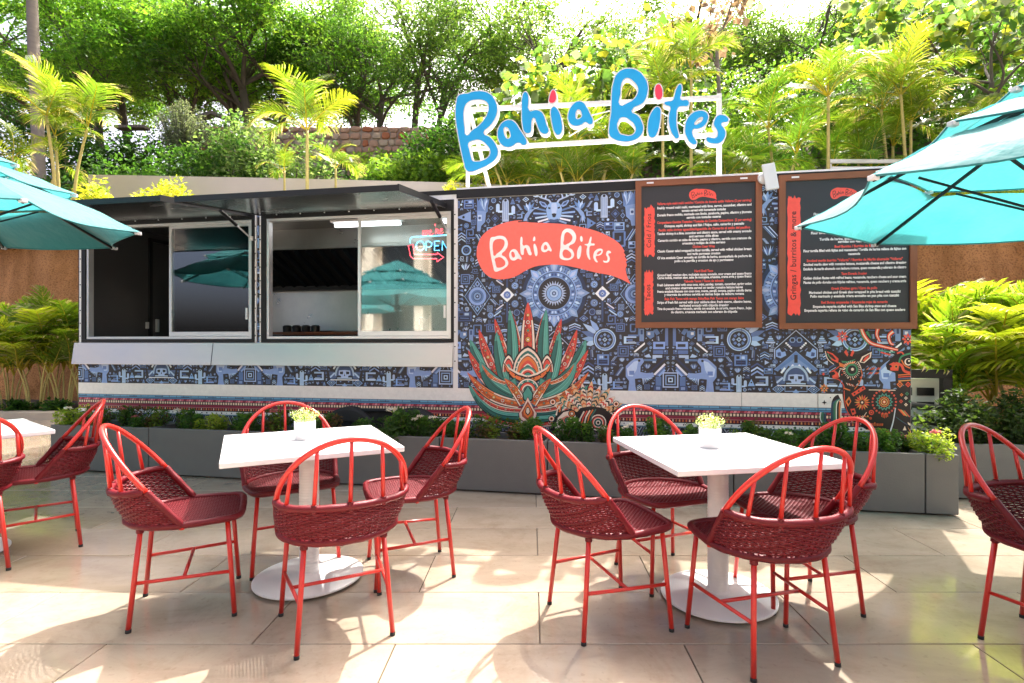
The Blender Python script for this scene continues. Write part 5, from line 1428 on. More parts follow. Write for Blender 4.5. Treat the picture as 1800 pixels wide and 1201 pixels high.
# contour lines that draw the head, neck and ear rims
for pts, c in (([(392,440),(350,470),(305,492)], SAL), ([(330,548),(385,560),(430,610),(432,650)], SAL), ([(590,470),(600,520),(575,590),(530,650)], ORG), ([(262,300),(285,372),(340,420)], CRM), ([(560,395),(585,440),(592,470)], CRM), ([(400,470),(388,500),(392,535)], CRM), ([(436,660),(440,760),(470,860),(530,930)], SAL), ([(640,1020),(760,1010),(880,1060)], ORG)): stroke(pts, 7, c)
for i in range(9): disc((452 + 9 * i, 905 + 6 * i), 6, (CRM, SAL, GRN)[i % 3], 8)
for i in range(7): disc((560 + 26 * i, 960 + 7 * (i % 2)), 7, (ORG, CRM, SAL)[i % 3], 8)
for i in range(6): put([(520 + 24 * i, 905), (532 + 24 * i, 885), (544 + 24 * i, 905)], (SAL, YEL)[i % 2])
for i in range(6): stroke([(455 + 12 * i, 590 + 3 * i), (470 + 12 * i, 612 + 3 * i)], 5, (CRM, SAL)[i % 2])
# antlers
for pts, w in (([(590,88),(620,160),(680,225),(780,255),(930,290)], 44), ([(745,90),(735,150),(765,215)], 40), ([(885,120),(845,160),(860,225),(890,240)], 40)):
    stroke(pts, w + 12, INK, w * .7); stroke(pts, w, SAL, w * .5); stroke(pts, w * .35, (ORG, CRM, CRM)[w % 3], 4)
stroke([(575,100),(600,170),(660,240)], 12, GRN); stroke([(640,120),(680,180)], 26, GRN, 8); stroke([(740,285),(800,300),(900,310)], 12, TEAL); stroke([(770,310),(860,335)], 12, SAL)
for (c, r) in (((418, 165), 56), ((1020, 190), 56)): flower(c, r, 8, (SAL, lin('#ef6a50')))
flower((252, 640), 42, 8, (ORG, YEL)); disc((245, 510), 14, SAL, 4)
# far head
stroke([(935,420),(960,350),(1045,320)], 16, GRN); stroke([(920,320),(960,310),(980,330)], 14, SAL); disc((1022, 398), 34, CRM, 16); disc((1026, 396), 26, INK, 16); disc((1030, 390), 9, CRM, 8); stroke([(905,410),(960,430),(985,480),(1040,500)], 24, SAL); stroke([(960,380),(990,430),(1040,455)], 12, ORG)
put([(850,420),(890,400),(940,425),(930,480),(860,478)], SAL); put([(815,435),(865,425),(875,445),(830,462)], INK); disc((912, 442), 18, ORG); disc((912, 442), 9, INK)
for i in range(4): stroke([(930, 520 + 18 * i), (1045, 512 + 18 * i)], 9, (ORG, SAL, lin('#4a5f8c'), YEL)[i])
# body ornament
flower((600, 770), 74, 16, (ORG, SAL, YEL)); 
for f, col in ((1.0, TEAL),): put([p for p in S_star((802, 765), 62, 82, 14, None, 0)[0][0]], TEAL); put([p for p in S_star((802, 765), 50, 68, 14, None, 0)[0][0]], INK)
for r, col in ((48, ORG), (40, INK), (33, YEL), (24, INK), (17, ORG), (8, CRM)): disc((802, 765), r, col, 20)
for k in range(22): a = 2 * PI * k / 22; disc((802 + 108 * math.cos(a), 765 + 108 * math.sin(a)), 10, (SAL, lin('#c8574a'))[k % 2], 8)
put([(500,690),(615,615),(632,645),(520,715)], SAL); [disc((530 + 38 * i, 690 - 24 * i), 9, INK, 8) for i in range(3)]
stroke([(435,640),(490,660)], 12, ORG); stroke([(660,655),(905,658)], 7, CRM); put([(770,655),(800,680),(830,655),(815,655),(800,666),(785,655)], ORG)
for sg in (0, 1): put([(445 + 0 * sg, 760), (480, 715), (500, 760), (470, 810)], (ORG)); 
put([(462,762),(480,738),(490,762),(474,788)], INK); put([(490,830),(530,825),(545,870),(510,890)], SAL); disc((516, 852), 12, INK)
for (c, r) in (((684, 862), 24), ((676, 915), 12)): disc(c, r, SAL); disc(c, r * .6, INK); disc(c, r * .35, SAL)
for i in range(5): stroke([(775 + 14 * i, 870), (778 + 14 * i, 915 - 6 * abs(i - 2))], 6, (SAL, ORG)[i % 2])
stroke([(905,820),(880,960),(845,1060),(820,1070)], 9, lin('#c9d2dc'), 16); stroke([(590,900),(650,940)], 7, CRM); stroke([(640,860),(600,915)], 6, CRM)
for i in range(9): stroke([(690 + 12 * i, 985), (692 + 12 * i, 962)], 6, (ORG, SAL)[i % 2])
for (x, y, r, c) in ((945, 605, 30, ORG), (1020, 605, 26, SAL), (1000, 730, 16, CRM), (1000, 790, 16, CRM), (955, 760, 18, SAL), (1040, 760, 18, GRN), (1010, 690, 18, GRN), (960, 700, 16, ORG)):
    put([(x - r, y), (x, y - r), (x + r, y), (x, y + r)], c); put([(x - r * .55, y), (x, y - r * .55), (x + r * .55, y), (x, y + r * .55)], INK); put([(x - r * .25, y), (x, y - r * .25), (x + r * .25, y), (x, y + r * .25)], c)
for i in range(5): stroke([(930 + 14 * i, 830 + 4 * i), (985 + 12 * i, 890 + 3 * i)], 8, (SAL, ORG, YEL, GRN, SAL)[i]); stroke([(905 + 16 * i, 900 + 12 * i), (950 + 16 * i, 935 + 10 * i)], 6, (lin('#35456b'), TEAL2)[i % 2])
put([(970,1025),(990,985),(1005,1025)], CRM); put([(1015,950),(1042,965),(1042,985),(1020,970)], CRM); put([(1015,990),(1046,1040),(1046,1060)], YEL)
for i in range(14): stroke([(640 + 18 * (i % 7), 470 + 40 * (i // 7)), (662 + 18 * (i % 7), 450 + 44 * (i // 7))], 8, (ORG, lin('#7f9fd8'), SAL)[i % 3])
put([p for p in S_star((252, 770), 9, 24, 4, None, 0)[0][0]], INK); disc((308, 725), 6, INK, 8)
P.build('deer_print', TRAILER, 0)

# ---- salmon speech shape with the white lettering
P = Print(-.0085, (0, 0)); LO, LK = (830, 380), .15556
bub = catmull([fac(LO[0] + p[0] * LK, LO[1] + p[1] * LK) for p in BUBBLE], 3, True)
P.poly(bub, lin('#fb6f62'), 0)
for a, b, w in (((520, 55), (740, 52), 7),): P.poly(S_stroke([fac(LO[0] + a[0] * LK, LO[1] + (a[1] + 12) * LK), fac(LO[0] + 640 * LK, LO[1] + 60 * LK), fac(LO[0] + b[0] * LK, LO[1] + (b[1] + 14) * LK)], .011, None, 0, .004)[0][0], K0, 1)
for g in GORDER: V, F = letter('lg_' + g); P.raw(V[:, :2], F, lin('#f1efec'), 2)
P.build('logo_print', TRAILER, 0)

board('menu_board', 'dark wooden-framed menu board headed by cold dishes and tacos, beside the salmon logo', (1117, 319), (1339, 576), (1100, 300), MENU1, ((130, 262, 203, 585, 'cold', .058), (130, 718, 192, 1000, 'tacos', .058)))
board('menu_board', 'wooden-framed menu board partly hidden by the teal parasol, listing gringas and burritos', (1369, 309), (1611, 578), (1340, 300), MENU2, ((178, 200, 268, 1000, 'gring', .066),))
# ------------------------------------------------------------------ planters along the trailer
PL0 = gp(840, 865)[:2]; PLA = math.atan(.186)
def pl_at(px):
    """point of the planter row's front line seen at photo column px"""
    t = (px - PX0) / FPX; D = (PL0[1] + math.tan(PLA) * PL0[0]) / (1 + math.tan(PLA) * t)
    return np.array([t * D, D])
PU = np.array([math.cos(PLA), -math.sin(PLA)]); PNV = np.array([math.sin(PLA), math.cos(PLA)])
PLH, PLD = .45, .40
planter_cols = [88, 261, 590, 772, 962, 1290, 1627, 1687]
planter_desc = ['leftmost grey trough planter with tiny green shrubs, behind the left red chair', 'grey trough planter right of the leftmost one, full of pink-flowered shrubs',
                'grey trough planter behind the left table, full of white flowers', 'short grey trough planter behind the chair right of left table', 'long grey trough planter under the agave print',
                'grey trough planter under the striped border behind right table', 'short sunlit grey planter with bright yellow-green shrub at the row end']
def planter(name_, a, b, depth, desc, ang, pos):
    t = thing('planter', desc, 'planter', (pos[0], pos[1], 0), -ang, 'grey trough planters in front of the trailer')
    w = b - a; k = .03
    m = MB(); g = .004
    m.box((g, 0, .012), (w - g, k, PLH)); m.box((g, depth - k, .012), (w - g, depth, PLH)); m.box((g, k, .012), (k, depth - k, PLH)); m.box((w - k, k, .012), (w - g, depth - k, PLH)); m.box((k, k, .012), (w - k, depth - k, .05))
    m.build('trough', MATS['planter_grey'], t, bevel=.006)
    m = MB(); m.box((k + .001, k + .001, .30), (w - k - .001, depth - k - .001, PLH - .05)); m.build('soil', MATS['planter_soil'], t)
    m = MB(); 
    for x in (.06, w - .12): m.box((x, .05, 0), (x + .06, depth - .05, .0115))
    m.build('feet', MATS['rubber'], t)
    return t
for i in range(7):
    a, b = pl_at(planter_cols[i]), pl_at(planter_cols[i + 1]); planter('p', 0, float(np.linalg.norm(b - a)), PLD, planter_desc[i], PLA, a)
# second row, set back on the right
q0 = np.array([3.36, 4.42])
planter('p', 0, 1.55, .42, 'long dark grey planter set back at right below the palms', PLA * .5, q0)
planter('p', 0, 1.6, .42, 'dark grey planter at the far right edge beyond the long set-back one', PLA * .5, q0 + np.array([math.cos(PLA * .5), -math.sin(PLA * .5)]) * 1.56)

# ------------------------------------------------------------------ tables
def table(name, label, c, rot, side=.815):
    t = thing('cafe_table', label, 'table', (c[0], c[1], 0), R(rot), 'white square cafe tables')
    h = .743; s = side / 2
    m = MB(); m.box((-s, -s, h - .026), (s, s, h)); m.build('tabletop', MATS['white_table'], t, bevel=.004)
    m = MB(); m.box((-.2, -.02, h - .045), (.2, .02, h - .0265)); m.box((-.019, -.2, h - .045), (.019, .2, h - .0265)); m.build('underframe', MATS['white_metal'], t)
    m = MB(); n = 44; prof = [(.05, .03)]
    for i in range(n):
        z = .035 + i * (h - .085) / n; prof += [(.0495, z), (.0505, z + .004), (.0505, z + .010), (.0495, z + .0145)]
    prof += [(.05, h - .046)]
    m.lathe(prof, 28); m.build('column', MATS['white_metal'], t, smooth=True)
    m = MB(); m.lathe([(0, .012), (.27, .012), (.277, .016), (.277, .024), (.27, .029), (.15, .035), (.06, .04), (.052, .05), (0, .05)], 64); m.build('base', MATS['white_metal'], t, smooth=True, sharp=40)
    for k in range(4):
        a = k * PI / 2 + .5; m = MB(); m.lathe([(0, 0), (.022, 0), (.024, .004), (.012, .008), (.012, .0125), (0, .0125)], 14, (.22 * math.cos(a), .22 * math.sin(a), 0)); m.build('glide', MATS['rubber'], t, smooth=True)
    return t
TA, TB_, TC, TD = (-1.195, 2.93), (.925, 2.715), (-3.45, 3.22), (2.33, 1.72)
table('t', 'white square cafe table at left centre with a potted plant', TA, 28)
table('t', 'white square cafe table at right centre with a potted plant', TB_, 10.5)
table('t', 'white cafe table cut by the left edge of the photo', TC, 53)
table('t', 'white cafe table barely visible at the right edge of the photo', TD, 14)

def pot(label, c, seed):
    t = thing('potted_plant', label, 'potted plant', (c[0], c[1], .7432), 0, 'small potted plants on the tables')
    m = MB(); m.lathe([(0, 0), (.050, 0), (.053, .004), (.055, .098), (.0535, .101), (.051, .100), (.050, .085), (0, .085)], 40); m.build('pot', MATS['white_pot'], t, smooth=True, sharp=35)
    r = np.random.default_rng(seed); m = MB()
    for i in range(26):
        a, q = r.uniform(0, 2 * PI), .042 * math.sqrt(r.uniform()); d = np.array([math.cos(a) * q * 1.5, math.sin(a) * q * 1.5, r.uniform(.045, .085)])
        m.tube([(q * math.cos(a), q * math.sin(a), .08), np.array([q * math.cos(a), q * math.sin(a), .085]) + d * .55, np.array([q * math.cos(a), q * math.sin(a), .085]) + d], .0009, 4, cap=False, col=(.12, .2, .05))
    m.build('stems', MATS['leaf'], t)
    m = MB(); n = 520
    a, q = r.uniform(0, 2 * PI, n), np.sqrt(r.uniform(0, 1, n)); z = r.uniform(0, 1, n)
    C = np.stack([np.cos(a) * q * (.045 + .03 * z), np.sin(a) * q * (.045 + .03 * z), .095 + .075 * z * (1 - .45 * q * q)], 1) + r.normal(0, .003, (n, 3))
    pal = np.array([(.50, .58, .26), (.60, .64, .40), (.36, .46, .14), (.70, .70, .50), (.24, .34, .08)])
    leaves(m, C, .0095, .6, pal[r.integers(0, 5, n)], r); m.build('foliage', MATS['leaf'], t)
    return t

# ------------------------------------------------------------------ woven armless chair with a hooped back
def leaves(m, C, size, aspect, col, r, up=.3, svar=.35, droop=0.0):
    """a bent two-facet leaf at every point of C"""
    n = len(C)
    d = r.normal(0, 1, (n, 3)); d[:, 2] = d[:, 2] * .6 - droop; d /= np.linalg.norm(d, axis=1)[:, None]
    nn = r.normal(0, 1, (n, 3)); nn[:, 2] += up * 3; s = np.cross(d, nn); s /= np.linalg.norm(s, axis=1)[:, None] + 1e-9
    u = np.cross(s, d)
    L = size * r.uniform(1 - svar, 1 + svar, n)[:, None]; w = L * aspect * .5
    v = np.empty((n, 4, 3)); v[:, 0] = C; v[:, 1] = C + d * L * .5 + s * w + u * L * .06; v[:, 2] = C + d * L; v[:, 3] = C + d * L * .5 - s * w + u * L * .06
    f = np.arange(4 * n).reshape(n, 4)
    m.add(v.reshape(-1, 3), f, col)

SZ = .455
def chair_proto():
    t = thing('woven_chair', 'x', 'chair', (0, 0, 0), 0, 'red woven chairs around the tables')
    A0, B0 = .245, .245
    arc = [(A0 * math.cos(a), -B0 * math.sin(a)) for a in np.linspace(0, PI, 27)]              # right -> back -> left
    front = catmull([(-A0, 0), (-.236, .09), (-.222, .165), (-.205, .207), (-.165, .228), (-.08, .234), (0, .235), (.08, .234), (.165, .228), (.205, .207), (.222, .165), (.236, .09), (A0, 0)], 4)
    out = np.array(arc + [tuple(p) for p in front[1:-1]])
    # dense resampling of the rim for the cord lashing
    def resample(P, step, closed):
        Q = np.vstack([P, P[:1]]) if closed else P
        s = np.concatenate([[0], np.cumsum(np.linalg.norm(np.diff(Q, axis=0), axis=1))]); n = max(4, int(s[-1] / step))
        g = np.linspace(0, s[-1], n + 1)[:-1] if closed else np.linspace(0, s[-1], n + 1)
        return np.stack([np.interp(g, s, Q[:, k]) for k in range(Q.shape[1])], 1)
    def lash(m, P, r, closed=False, step=.0032):
        Q = resample(np.asarray(P, float), step, closed); n = len(Q)
        rr = r * (1 + .075 * np.array([(0, 1)[i % 2] for i in range(n)]) - .035)
        rr *= 1 + .05 * np.sin(np.arange(n) * .21)
        m.tube(Q, rr, 8, closed=closed)
    rim = np.column_stack([out, np.full(len(out), SZ)])
    m = MB(); lash(m, rim, .0155, True)
    # woven seat: cords both ways passing over and under
    xs_, ys_ = np.arange(-.231, .2325, .0122), np.arange(-.229, .224, .0122)
    def halfw(y):
        if y < 0: return A0 * math.sqrt(max(0, 1 - (y / B0) ** 2))
        return float(np.interp(y, [0, .09, .165, .207, .224], [A0, .236, .222, .2, .178]))
    def yr(x):
        x = abs(x); y0 = -B0 * math.sqrt(max(0, 1 - (x / A0) ** 2))
        y1 = float(np.interp(x, [0, .165, .205, .222, .236, .245], [.232, .226, .205, .165, .09, 0])); return y0, y1
    zd = SZ - .002
    def dish(x, y): return -.010 * max(0, 1 - (x / .24) ** 2) * max(0, 1 - (y / .24) ** 2)
    for j, y in enumerate(ys_):
        hw = halfw(y) - .004; pts = [(-hw, y, zd)]
        for i, x in enumerate(xs_):
            if abs(x) < hw - .003: pts.append((x, y, zd + dish(x, y) + (.0026 if (i + j) % 2 else -.0026)))
        pts.append((hw, y, zd))
        if len(pts) > 3: m.tube(pts, .0035, 5, cap=False, flat=1.12)
    for i, x in enumerate(xs_):
        y0, y1 = yr(x); pts = [(x, y0 + .003, zd)]
        for j, y in enumerate(ys_):
            if y0 + .006 < y < y1 - .003: pts.append((x, y, zd + dish(x, y) + (-.0026 if (i + j) % 2 else .0026)))
        pts.append((x, y1, zd))
        if len(pts) > 3: m.tube(pts, .0035, 5, cap=False, flat=1.12)
    m.build('seat', MATS['red_cord'], t, smooth=True)
    # back: hoop plane and the lower rail
    HT, HM = .885, .622
    def hoop_pt(phi):           # phi 0..pi over the top, from right shoulder to left
        h = HM + (HT - HM) * math.sin(phi); return np.array([.262 * math.cos(phi), -(h - SZ) / 1.30, h])
    def Tp(a):                  # upper edge of the woven band, a: -90 (right) .. 90 (left)
        return np.array([-.262 * math.sin(a), -.1285 - .17 * math.cos(a) ** .8 if abs(a) < PI / 2 - 1e-6 else -.1285, HM - .012 * math.cos(a)])
    def Bp(a): return np.array([-A0 * math.sin(a), -B0 * math.cos(a), SZ + .006])
    hoop = [hoop_pt(p) for p in np.linspace(0, PI, 41)]
    m = MB(); m.tube(hoop, .0114, 12); 
    m.tube([(A0, .0, SZ - .018), (A0, 0, SZ + .01)], .011, 8); m.tube([(-A0, .0, SZ - .018), (-A0, 0, SZ + .01)], .011, 8)
    m.build('hoop', MATS['coral_paint'], t, smooth=True)
    m = MB()
    for sg in (1, -1): lash(m, [(sg * A0, -.004, SZ + .006), (sg * .2535, -.0665, (SZ + HM) / 2 + .003), (sg * .262, -.1285, HM)], .0158)
    rail = [Tp(a) for a in np.linspace(-PI / 2 + .03, PI / 2 - .03, 41)]
    lash(m, rail, .0152)
    angs = np.linspace(-PI / 2 + .05, PI / 2 - .05, 27)
    def S(a, v):
        b, tt = Bp(a), Tp(a); p = b * (1 - v) + tt * v; p[:2] *= 1 + .035 * math.sin(PI * v); return p
    for a in angs: m.tube([S(a, v) for v in np.linspace(0, 1, 9)], .0034, 5, cap=False)
    rows = 18
    for r_ in range(rows):
        v = (r_ + .6) / (rows + .25); fine = np.linspace(-PI / 2 + .01, PI / 2 - .01, 26 * 2 + 1); pts = []
        for a in fine:
            k = (a - angs[0]) / (angs[1] - angs[0]); p = S(a, v); rad = np.array([p[0], p[1] + .02, 0]); rad /= np.linalg.norm(rad) + 1e-9
            pts.append(p + rad * .0048 * math.cos(PI * k + PI * r_) + np.array([0, 0, .0008 * math.sin(9 * a + r_)]))
        m.tube(pts, .0043, 5, cap=False, flat=.8)
    m.build('backrest', MATS['red_cord'], t, smooth=True)
    for a in (-62, -31, 0, 31, 62):
        a = R(a); p = Tp(a); x = p[0] * .93; ph = math.acos(max(-1, min(1, x / .262))); q = hoop_pt(ph)
        m = MB(); m.tube([p, q], [.0088, .0075], 8); sp = m.build('spindle', MATS['coral_paint'], t, smooth=True)
        m = MB(); lash(m, [p + (q - p) * .0 - np.array([0, 0, .016]), p + (q - p) * .07], .0125); m.build('binding', MATS['red_cord'], sp, smooth=True)
    legs = {('f', 1): ((.195, .175), (.225, .205)), ('f', -1): ((-.195, .175), (-.225, .205)), ('r', 1): ((.160, -.165), (.192, -.205)), ('r', -1): ((-.160, -.165), (-.192, -.205))}
    lp = {}
    for k, (a, b) in legs.items():
        P0, P1 = np.array([a[0], a[1], SZ - .008]), np.array([b[0], b[1], .012]); lp[k] = (P0, P1)
        m = MB(); m.tube([P0, P1], .0108, 12); lg = m.build('leg', MATS['coral_paint'], t, smooth=True)
        m = MB(); m.tube([P1 + (P0 - P1) * .008, P1 * np.array([1, 1, 0])], .0116, 12); m.build('foot_cap', MATS['rubber'], lg, smooth=True)
        if k[0] == 'r':
            m = MB(); lash(m, [P0 + np.array([0, 0, .008]), P0 + (P1 - P0) * .06], .0155); m.build('binding', MATS['red_cord'], lg, smooth=True)
    zs = .205; mids = []
    for sg in (1, -1):
        e = []
        for k in (('f', sg), ('r', sg)):
            P0, P1 = lp[k]; u = (P0[2] - zs) / (P0[2] - P1[2]); e.append(P0 + (P1 - P0) * u)
        m = MB(); m.tube(e, .0078, 8); m.build('stretcher', MATS['coral_paint'], t, smooth=True); mids.append((e[0] + e[1]) / 2)
    m = MB(); m.tube(mids, .0078, 8); m.build('stretcher', MATS['coral_paint'], t, smooth=True)
    return t
CHAIRS = [((-1.665, 2.65), 26, 'red woven chair on the left side of the left potted-plant table'), ((-.87, 2.46), 118, 'red woven chair in front of the left potted-plant table, seen from behind'),
          ((-.682, 3.06), 201, 'red woven chair on the right side of the left potted-plant table'), ((-1.41, 3.21), -59, 'red woven chair behind the left potted-plant table, facing the camera'),
          ((.344, 2.54), 20, 'red woven chair on the left side of the right potted-plant table'), ((.962, 2.292), 105, 'red woven chair in front of the right potted-plant table, seen from behind'),
          ((1.305, 2.69), 188, 'red woven chair on the right side of the right potted-plant table'), ((.735, 3.0), -69, 'red woven chair behind the right potted-plant table, facing the camera'),
          ((-3.085, 3.40), 222, 'red woven chair beside the leftmost planter, turned toward left edge table'), ((-3.19, 2.98), 150, 'red woven chair cut by the left edge of the photo'),
          ((2.19, 2.25), -62, 'red woven chair standing alone at right near the short planter'), ((1.95, 1.66), 8, 'red chair hoop just showing at the right edge of the photo')]
proto = chair_proto(); KM_ = kid_map(proto)
for i, (c, hd, lb) in enumerate(CHAIRS):
    o = proto if i == 0 else copy_tree(proto, KM_)
    o.location = (c[0], c[1], 0); o.rotation_euler = (0, 0, R(hd - 90)); o['label'] = lb

pot('small white pot of pale flowers on the left table', gp(536, 772, .743), 5)
pot('small white pot of pale flowers on the right table', gp(1248, 786, .743), 9)

# ------------------------------------------------------------------ tiered teal parasols
def parasol(label, c, rad, z1, ph, n=8):
    t = thing('parasol', label, 'parasol', (c[0], c[1], 0), ph, 'teal three-tier parasols')
    tiers = [(1.0, 0, .66, .215), (.69, .255, .40, .40), (.425, .435, .0, .66)]
    k = rad / 1.49
    for ti, (ro, zo, ri, zi) in enumerate(tiers):
        ro *= rad; ri *= rad; z0, zt = z1 + zo * k * 1.15, z1 + zi * k * 1.15
        nu, nv = 12, 9; m = MB()
        for g in range(n):
            a0, a1 = 2 * PI * g / n, 2 * PI * (g + 1) / n; V = np.zeros((nu + 1, nv + 1, 3))
            for i in range(nu + 1):
                u = i / nu
                for j in range(nv + 1):
                    v = j / nv; r_ = ro + (ri - ro) * v
                    p0 = np.array([math.cos(a0), math.sin(a0)]) * r_; p1 = np.array([math.cos(a1), math.sin(a1)]) * r_
                    p = p0 * (1 - u) + p1 * u
                    s_ = math.sin(PI * u)
                    z = z0 + (zt - z0) * v
                    z -= .035 * s_ * (1 - v) ** .5 * (r_ / rad) - .030 * s_ * (1 - v) ** 4 * 0
                    p *= 1 - .075 * s_ * (1 - v) ** 3 * (ro / rad)
                    z += .006 * math.sin(23 * u + 5 * g) * math.sin(PI * v) + .004 * math.sin(11 * v + 7 * u + g)
                    V[i, j] = (p[0], p[1], z)
            idx = np.arange((nu + 1) * (nv + 1)).reshape(nu + 1, nv + 1)
            m.add(V.reshape(-1, 3), np.stack([idx[:-1, :-1], idx[1:, :-1], idx[1:, 1:], idx[:-1, 1:]], -1).reshape(-1, 4))
        cn = m.build('canopy', MATS['teal_fabric'], t, smooth=True)
        hm = MB()
        for g in range(n):
            a0, a1 = 2 * PI * g / n, 2 * PI * (g + 1) / n; pts = []
            for u in np.linspace(0, 1, 9):
                p = (np.array([math.cos(a0), math.sin(a0)]) * (1 - u) + np.array([math.cos(a1), math.sin(a1)]) * u) * ro; s_ = math.sin(PI * u)
                p *= 1 - .075 * s_ * (ro / rad); pts.append((p[0], p[1], z0 - .035 * s_ * (ro / rad) - .002))
            hm.tube(pts, .006, 5)
        hm.build('hem', MATS['teal_fabric'], cn, smooth=True)
        for g in range(n):
            a = 2 * PI * g / n; d = np.array([math.cos(a), math.sin(a), 0])
            m = MB(); m.box((-.035, -.016, -.012), (.008, .016, .012), M=Matrix.Translation(Vector(d * (ro + .004) + np.array([0, 0, z0 - .012]))) @ Matrix.Rotation(a, 4, 'Z')); m.build('rib_tip', MATS['white_pot'], cn, bevel=.004)
    for g in range(n):
        a = 2 * PI * g / n; d = np.array([math.cos(a), math.sin(a), 0])
        m = MB()
        m.tube([d * (rad - .01) + np.array([0, 0, z1 - .02]), d * (rad * .66) + np.array([0, 0, z1 + .215 * k * 1.15 - .03]), d * .06 + np.array([0, 0, z1 + .56 * k * 1.15])], .014, 4, flat=.7); rb = m.build('rib', MATS['black_metal'], t)
        m = MB(); m.tube([d * (rad * .55) + np.array([0, 0, z1 + .22 * k]), d * .05 + np.array([0, 0, z1 - .16])], .009, 4); m.build('strut', MATS['black_metal'], rb)
    m = MB(); m.tube([(0, 0, .06), (0, 0, z1 + .74 * k * 1.15)], .026, 14); m.lathe([(.028, z1 - .22), (.06, z1 - .2), (.06, z1 - .12), (.028, z1 - .1)], 16); m.build('pole', MATS['black_metal'], t, smooth=True, sharp=40)
    m = MB(); m.lathe([(0, 0), (.22, 0), (.225, .01), (.22, .045), (.05, .06), (0, .06)], 32); m.build('base', MATS['black_metal'], t, smooth=True, sharp=40)
    return t
parasol('teal tiered parasol reaching in from the right edge over a menu board', (3.02, 2.86), 1.48, 2.045, 3.364)
parasol('teal tiered parasol reaching in from the left edge before the trailer', (-4.34, 3.83), 1.32, 2.15, .41)
parasol('teal parasol left of the camera, seen only in the trailer windows', (-4.3, .9), 1.48, 2.1, .1)
parasol('teal parasol far left behind the camera, mirrored in the trailer windows', (-7.6, -1.6), 1.48, 2.1, .3)
# ------------------------------------------------------------------ plants
PALG = np.array([(.030, .085, .014), (.045, .115, .018), (.065, .15, .022), (.095, .19, .028), (.022, .062, .014)])
def clump_cols(r, n, pal, cl):
    """leaf colours: a base per clump, jittered per leaf"""
    b = pal[r.integers(0, len(pal), cl.max() + 1)][cl]
    return b * r.uniform(.75, 1.25, (n, 1)) * r.uniform(.92, 1.08, (n, 3))

def shrub_mesh(name, seed, rx, ry, h, n, size, pal, aspect=.5, lobes=9, up=.4):
    r = np.random.default_rng(seed); m = MB()
    c = np.stack([r.uniform(-.75, .75, lobes) * rx, r.uniform(-.75, .75, lobes) * ry, r.uniform(.25, .8, lobes) * h], 1)
    cl = r.integers(0, lobes, n)
    d = r.normal(0, 1, (n, 3)); d /= np.linalg.norm(d, axis=1)[:, None]
    rad = np.array([.42 * rx, .42 * ry, .36 * h]) * r.uniform(.55, 1.05, (n, 1)) ** .5 * r.uniform(.75, 1.2, (lobes,))[cl][:, None]
    C = c[cl] + d * rad; C[:, 2] = np.abs(C[:, 2])
    leaves(m, C, size, aspect, clump_cols(r, n, pal, cl), r, up)
    return m
# planter shrubs: a few meshes, many plants
PSH = []
PG = [np.array([(.05, .12, .02), (.075, .17, .025), (.04, .09, .016), (.11, .22, .03)]), np.array([(.07, .13, .02), (.13, .19, .025), (.045, .10, .018), (.13, .08, .035)]), np.array([(.22, .30, .03), (.30, .36, .05), (.16, .25, .03), (.10, .2, .03)])]
for k in range(4): PSH.append(shrub_mesh('f', 40 + k, .13, .11, .24, 1000, .036, PG[k % 2], .5, 8).mesh('foliage', MATS['leaf']))
PSH.append(shrub_mesh('f', 50, .16, .13, .26, 1300, .036, PG[2], .5, 9).mesh('foliage', MATS['leaf']))
def flower_mesh(cols, seed):
    r = np.random.default_rng(seed); m = MB(); n = 60
    d = r.normal(0, 1, (n, 3)); d[:, 2] = np.abs(d[:, 2]); d /= np.linalg.norm(d, axis=1)[:, None]
    leaves(m, d * np.array([.024, .024, .016]), .014, .8, np.array(cols)[r.integers(0, len(cols), n)], r, .8); return m.mesh('flower', MATS['petal'])
FL = {'w': flower_mesh([(.75, .70, .58), (.7, .62, .45), (.78, .76, .7)], 1), 'p': flower_mesh([(.55, .14, .13), (.6, .25, .2), (.45, .1, .1)], 2)}
stem = MB()
for k in range(7):
    a = k * .9; stem.tube([(0, 0, 0), (.04 * math.cos(a), .04 * math.sin(a), .09), (.09 * math.cos(a), .09 * math.sin(a), .17)], .004, 5, col=(.1, .07, .04))
STEM = stem.mesh('stem', MATS['bark'])
plant_px = [(112, 4, 'w'), (150, 1, ''), (190, 3, 'p'), (228, 0, 'p'), (255, 1, ''), (290, 0, 'w'), (322, 2, ''), (352, 4, ''), (395, 0, ''), (428, 2, ''), (470, 1, 'p'), (512, 0, 'p'), (560, 3, ''), (625, 0, ''), (665, 2, ''), (690, 0, 'w'), (722, 2, 'ww'), (752, 0, 'w'),
            (800, 0, ''), (850, 1, ''), (905, 1, ''), (936, 2, ''), (990, 2, ''), (1022, 0, ''), (1062, 1, 'w'), (1100, 0, 'ww'), (1160, 2, ''), (1215, 0, ''), (1300, 1, ''), (1345, 3, ''), (1390, 2, 'w'), (1430, 0, ''), (1480, 2, ''), (1530, 0, ''), (1580, 2, ''), (1612, 3, 'p'), (1652, 4, 'p')]
where = ['in leftmost trough', 'in left-chair trough', 'in left-table trough', 'in the short trough', 'in agave trough', 'in right-table trough', 'in row-end trough']
cnt = {}
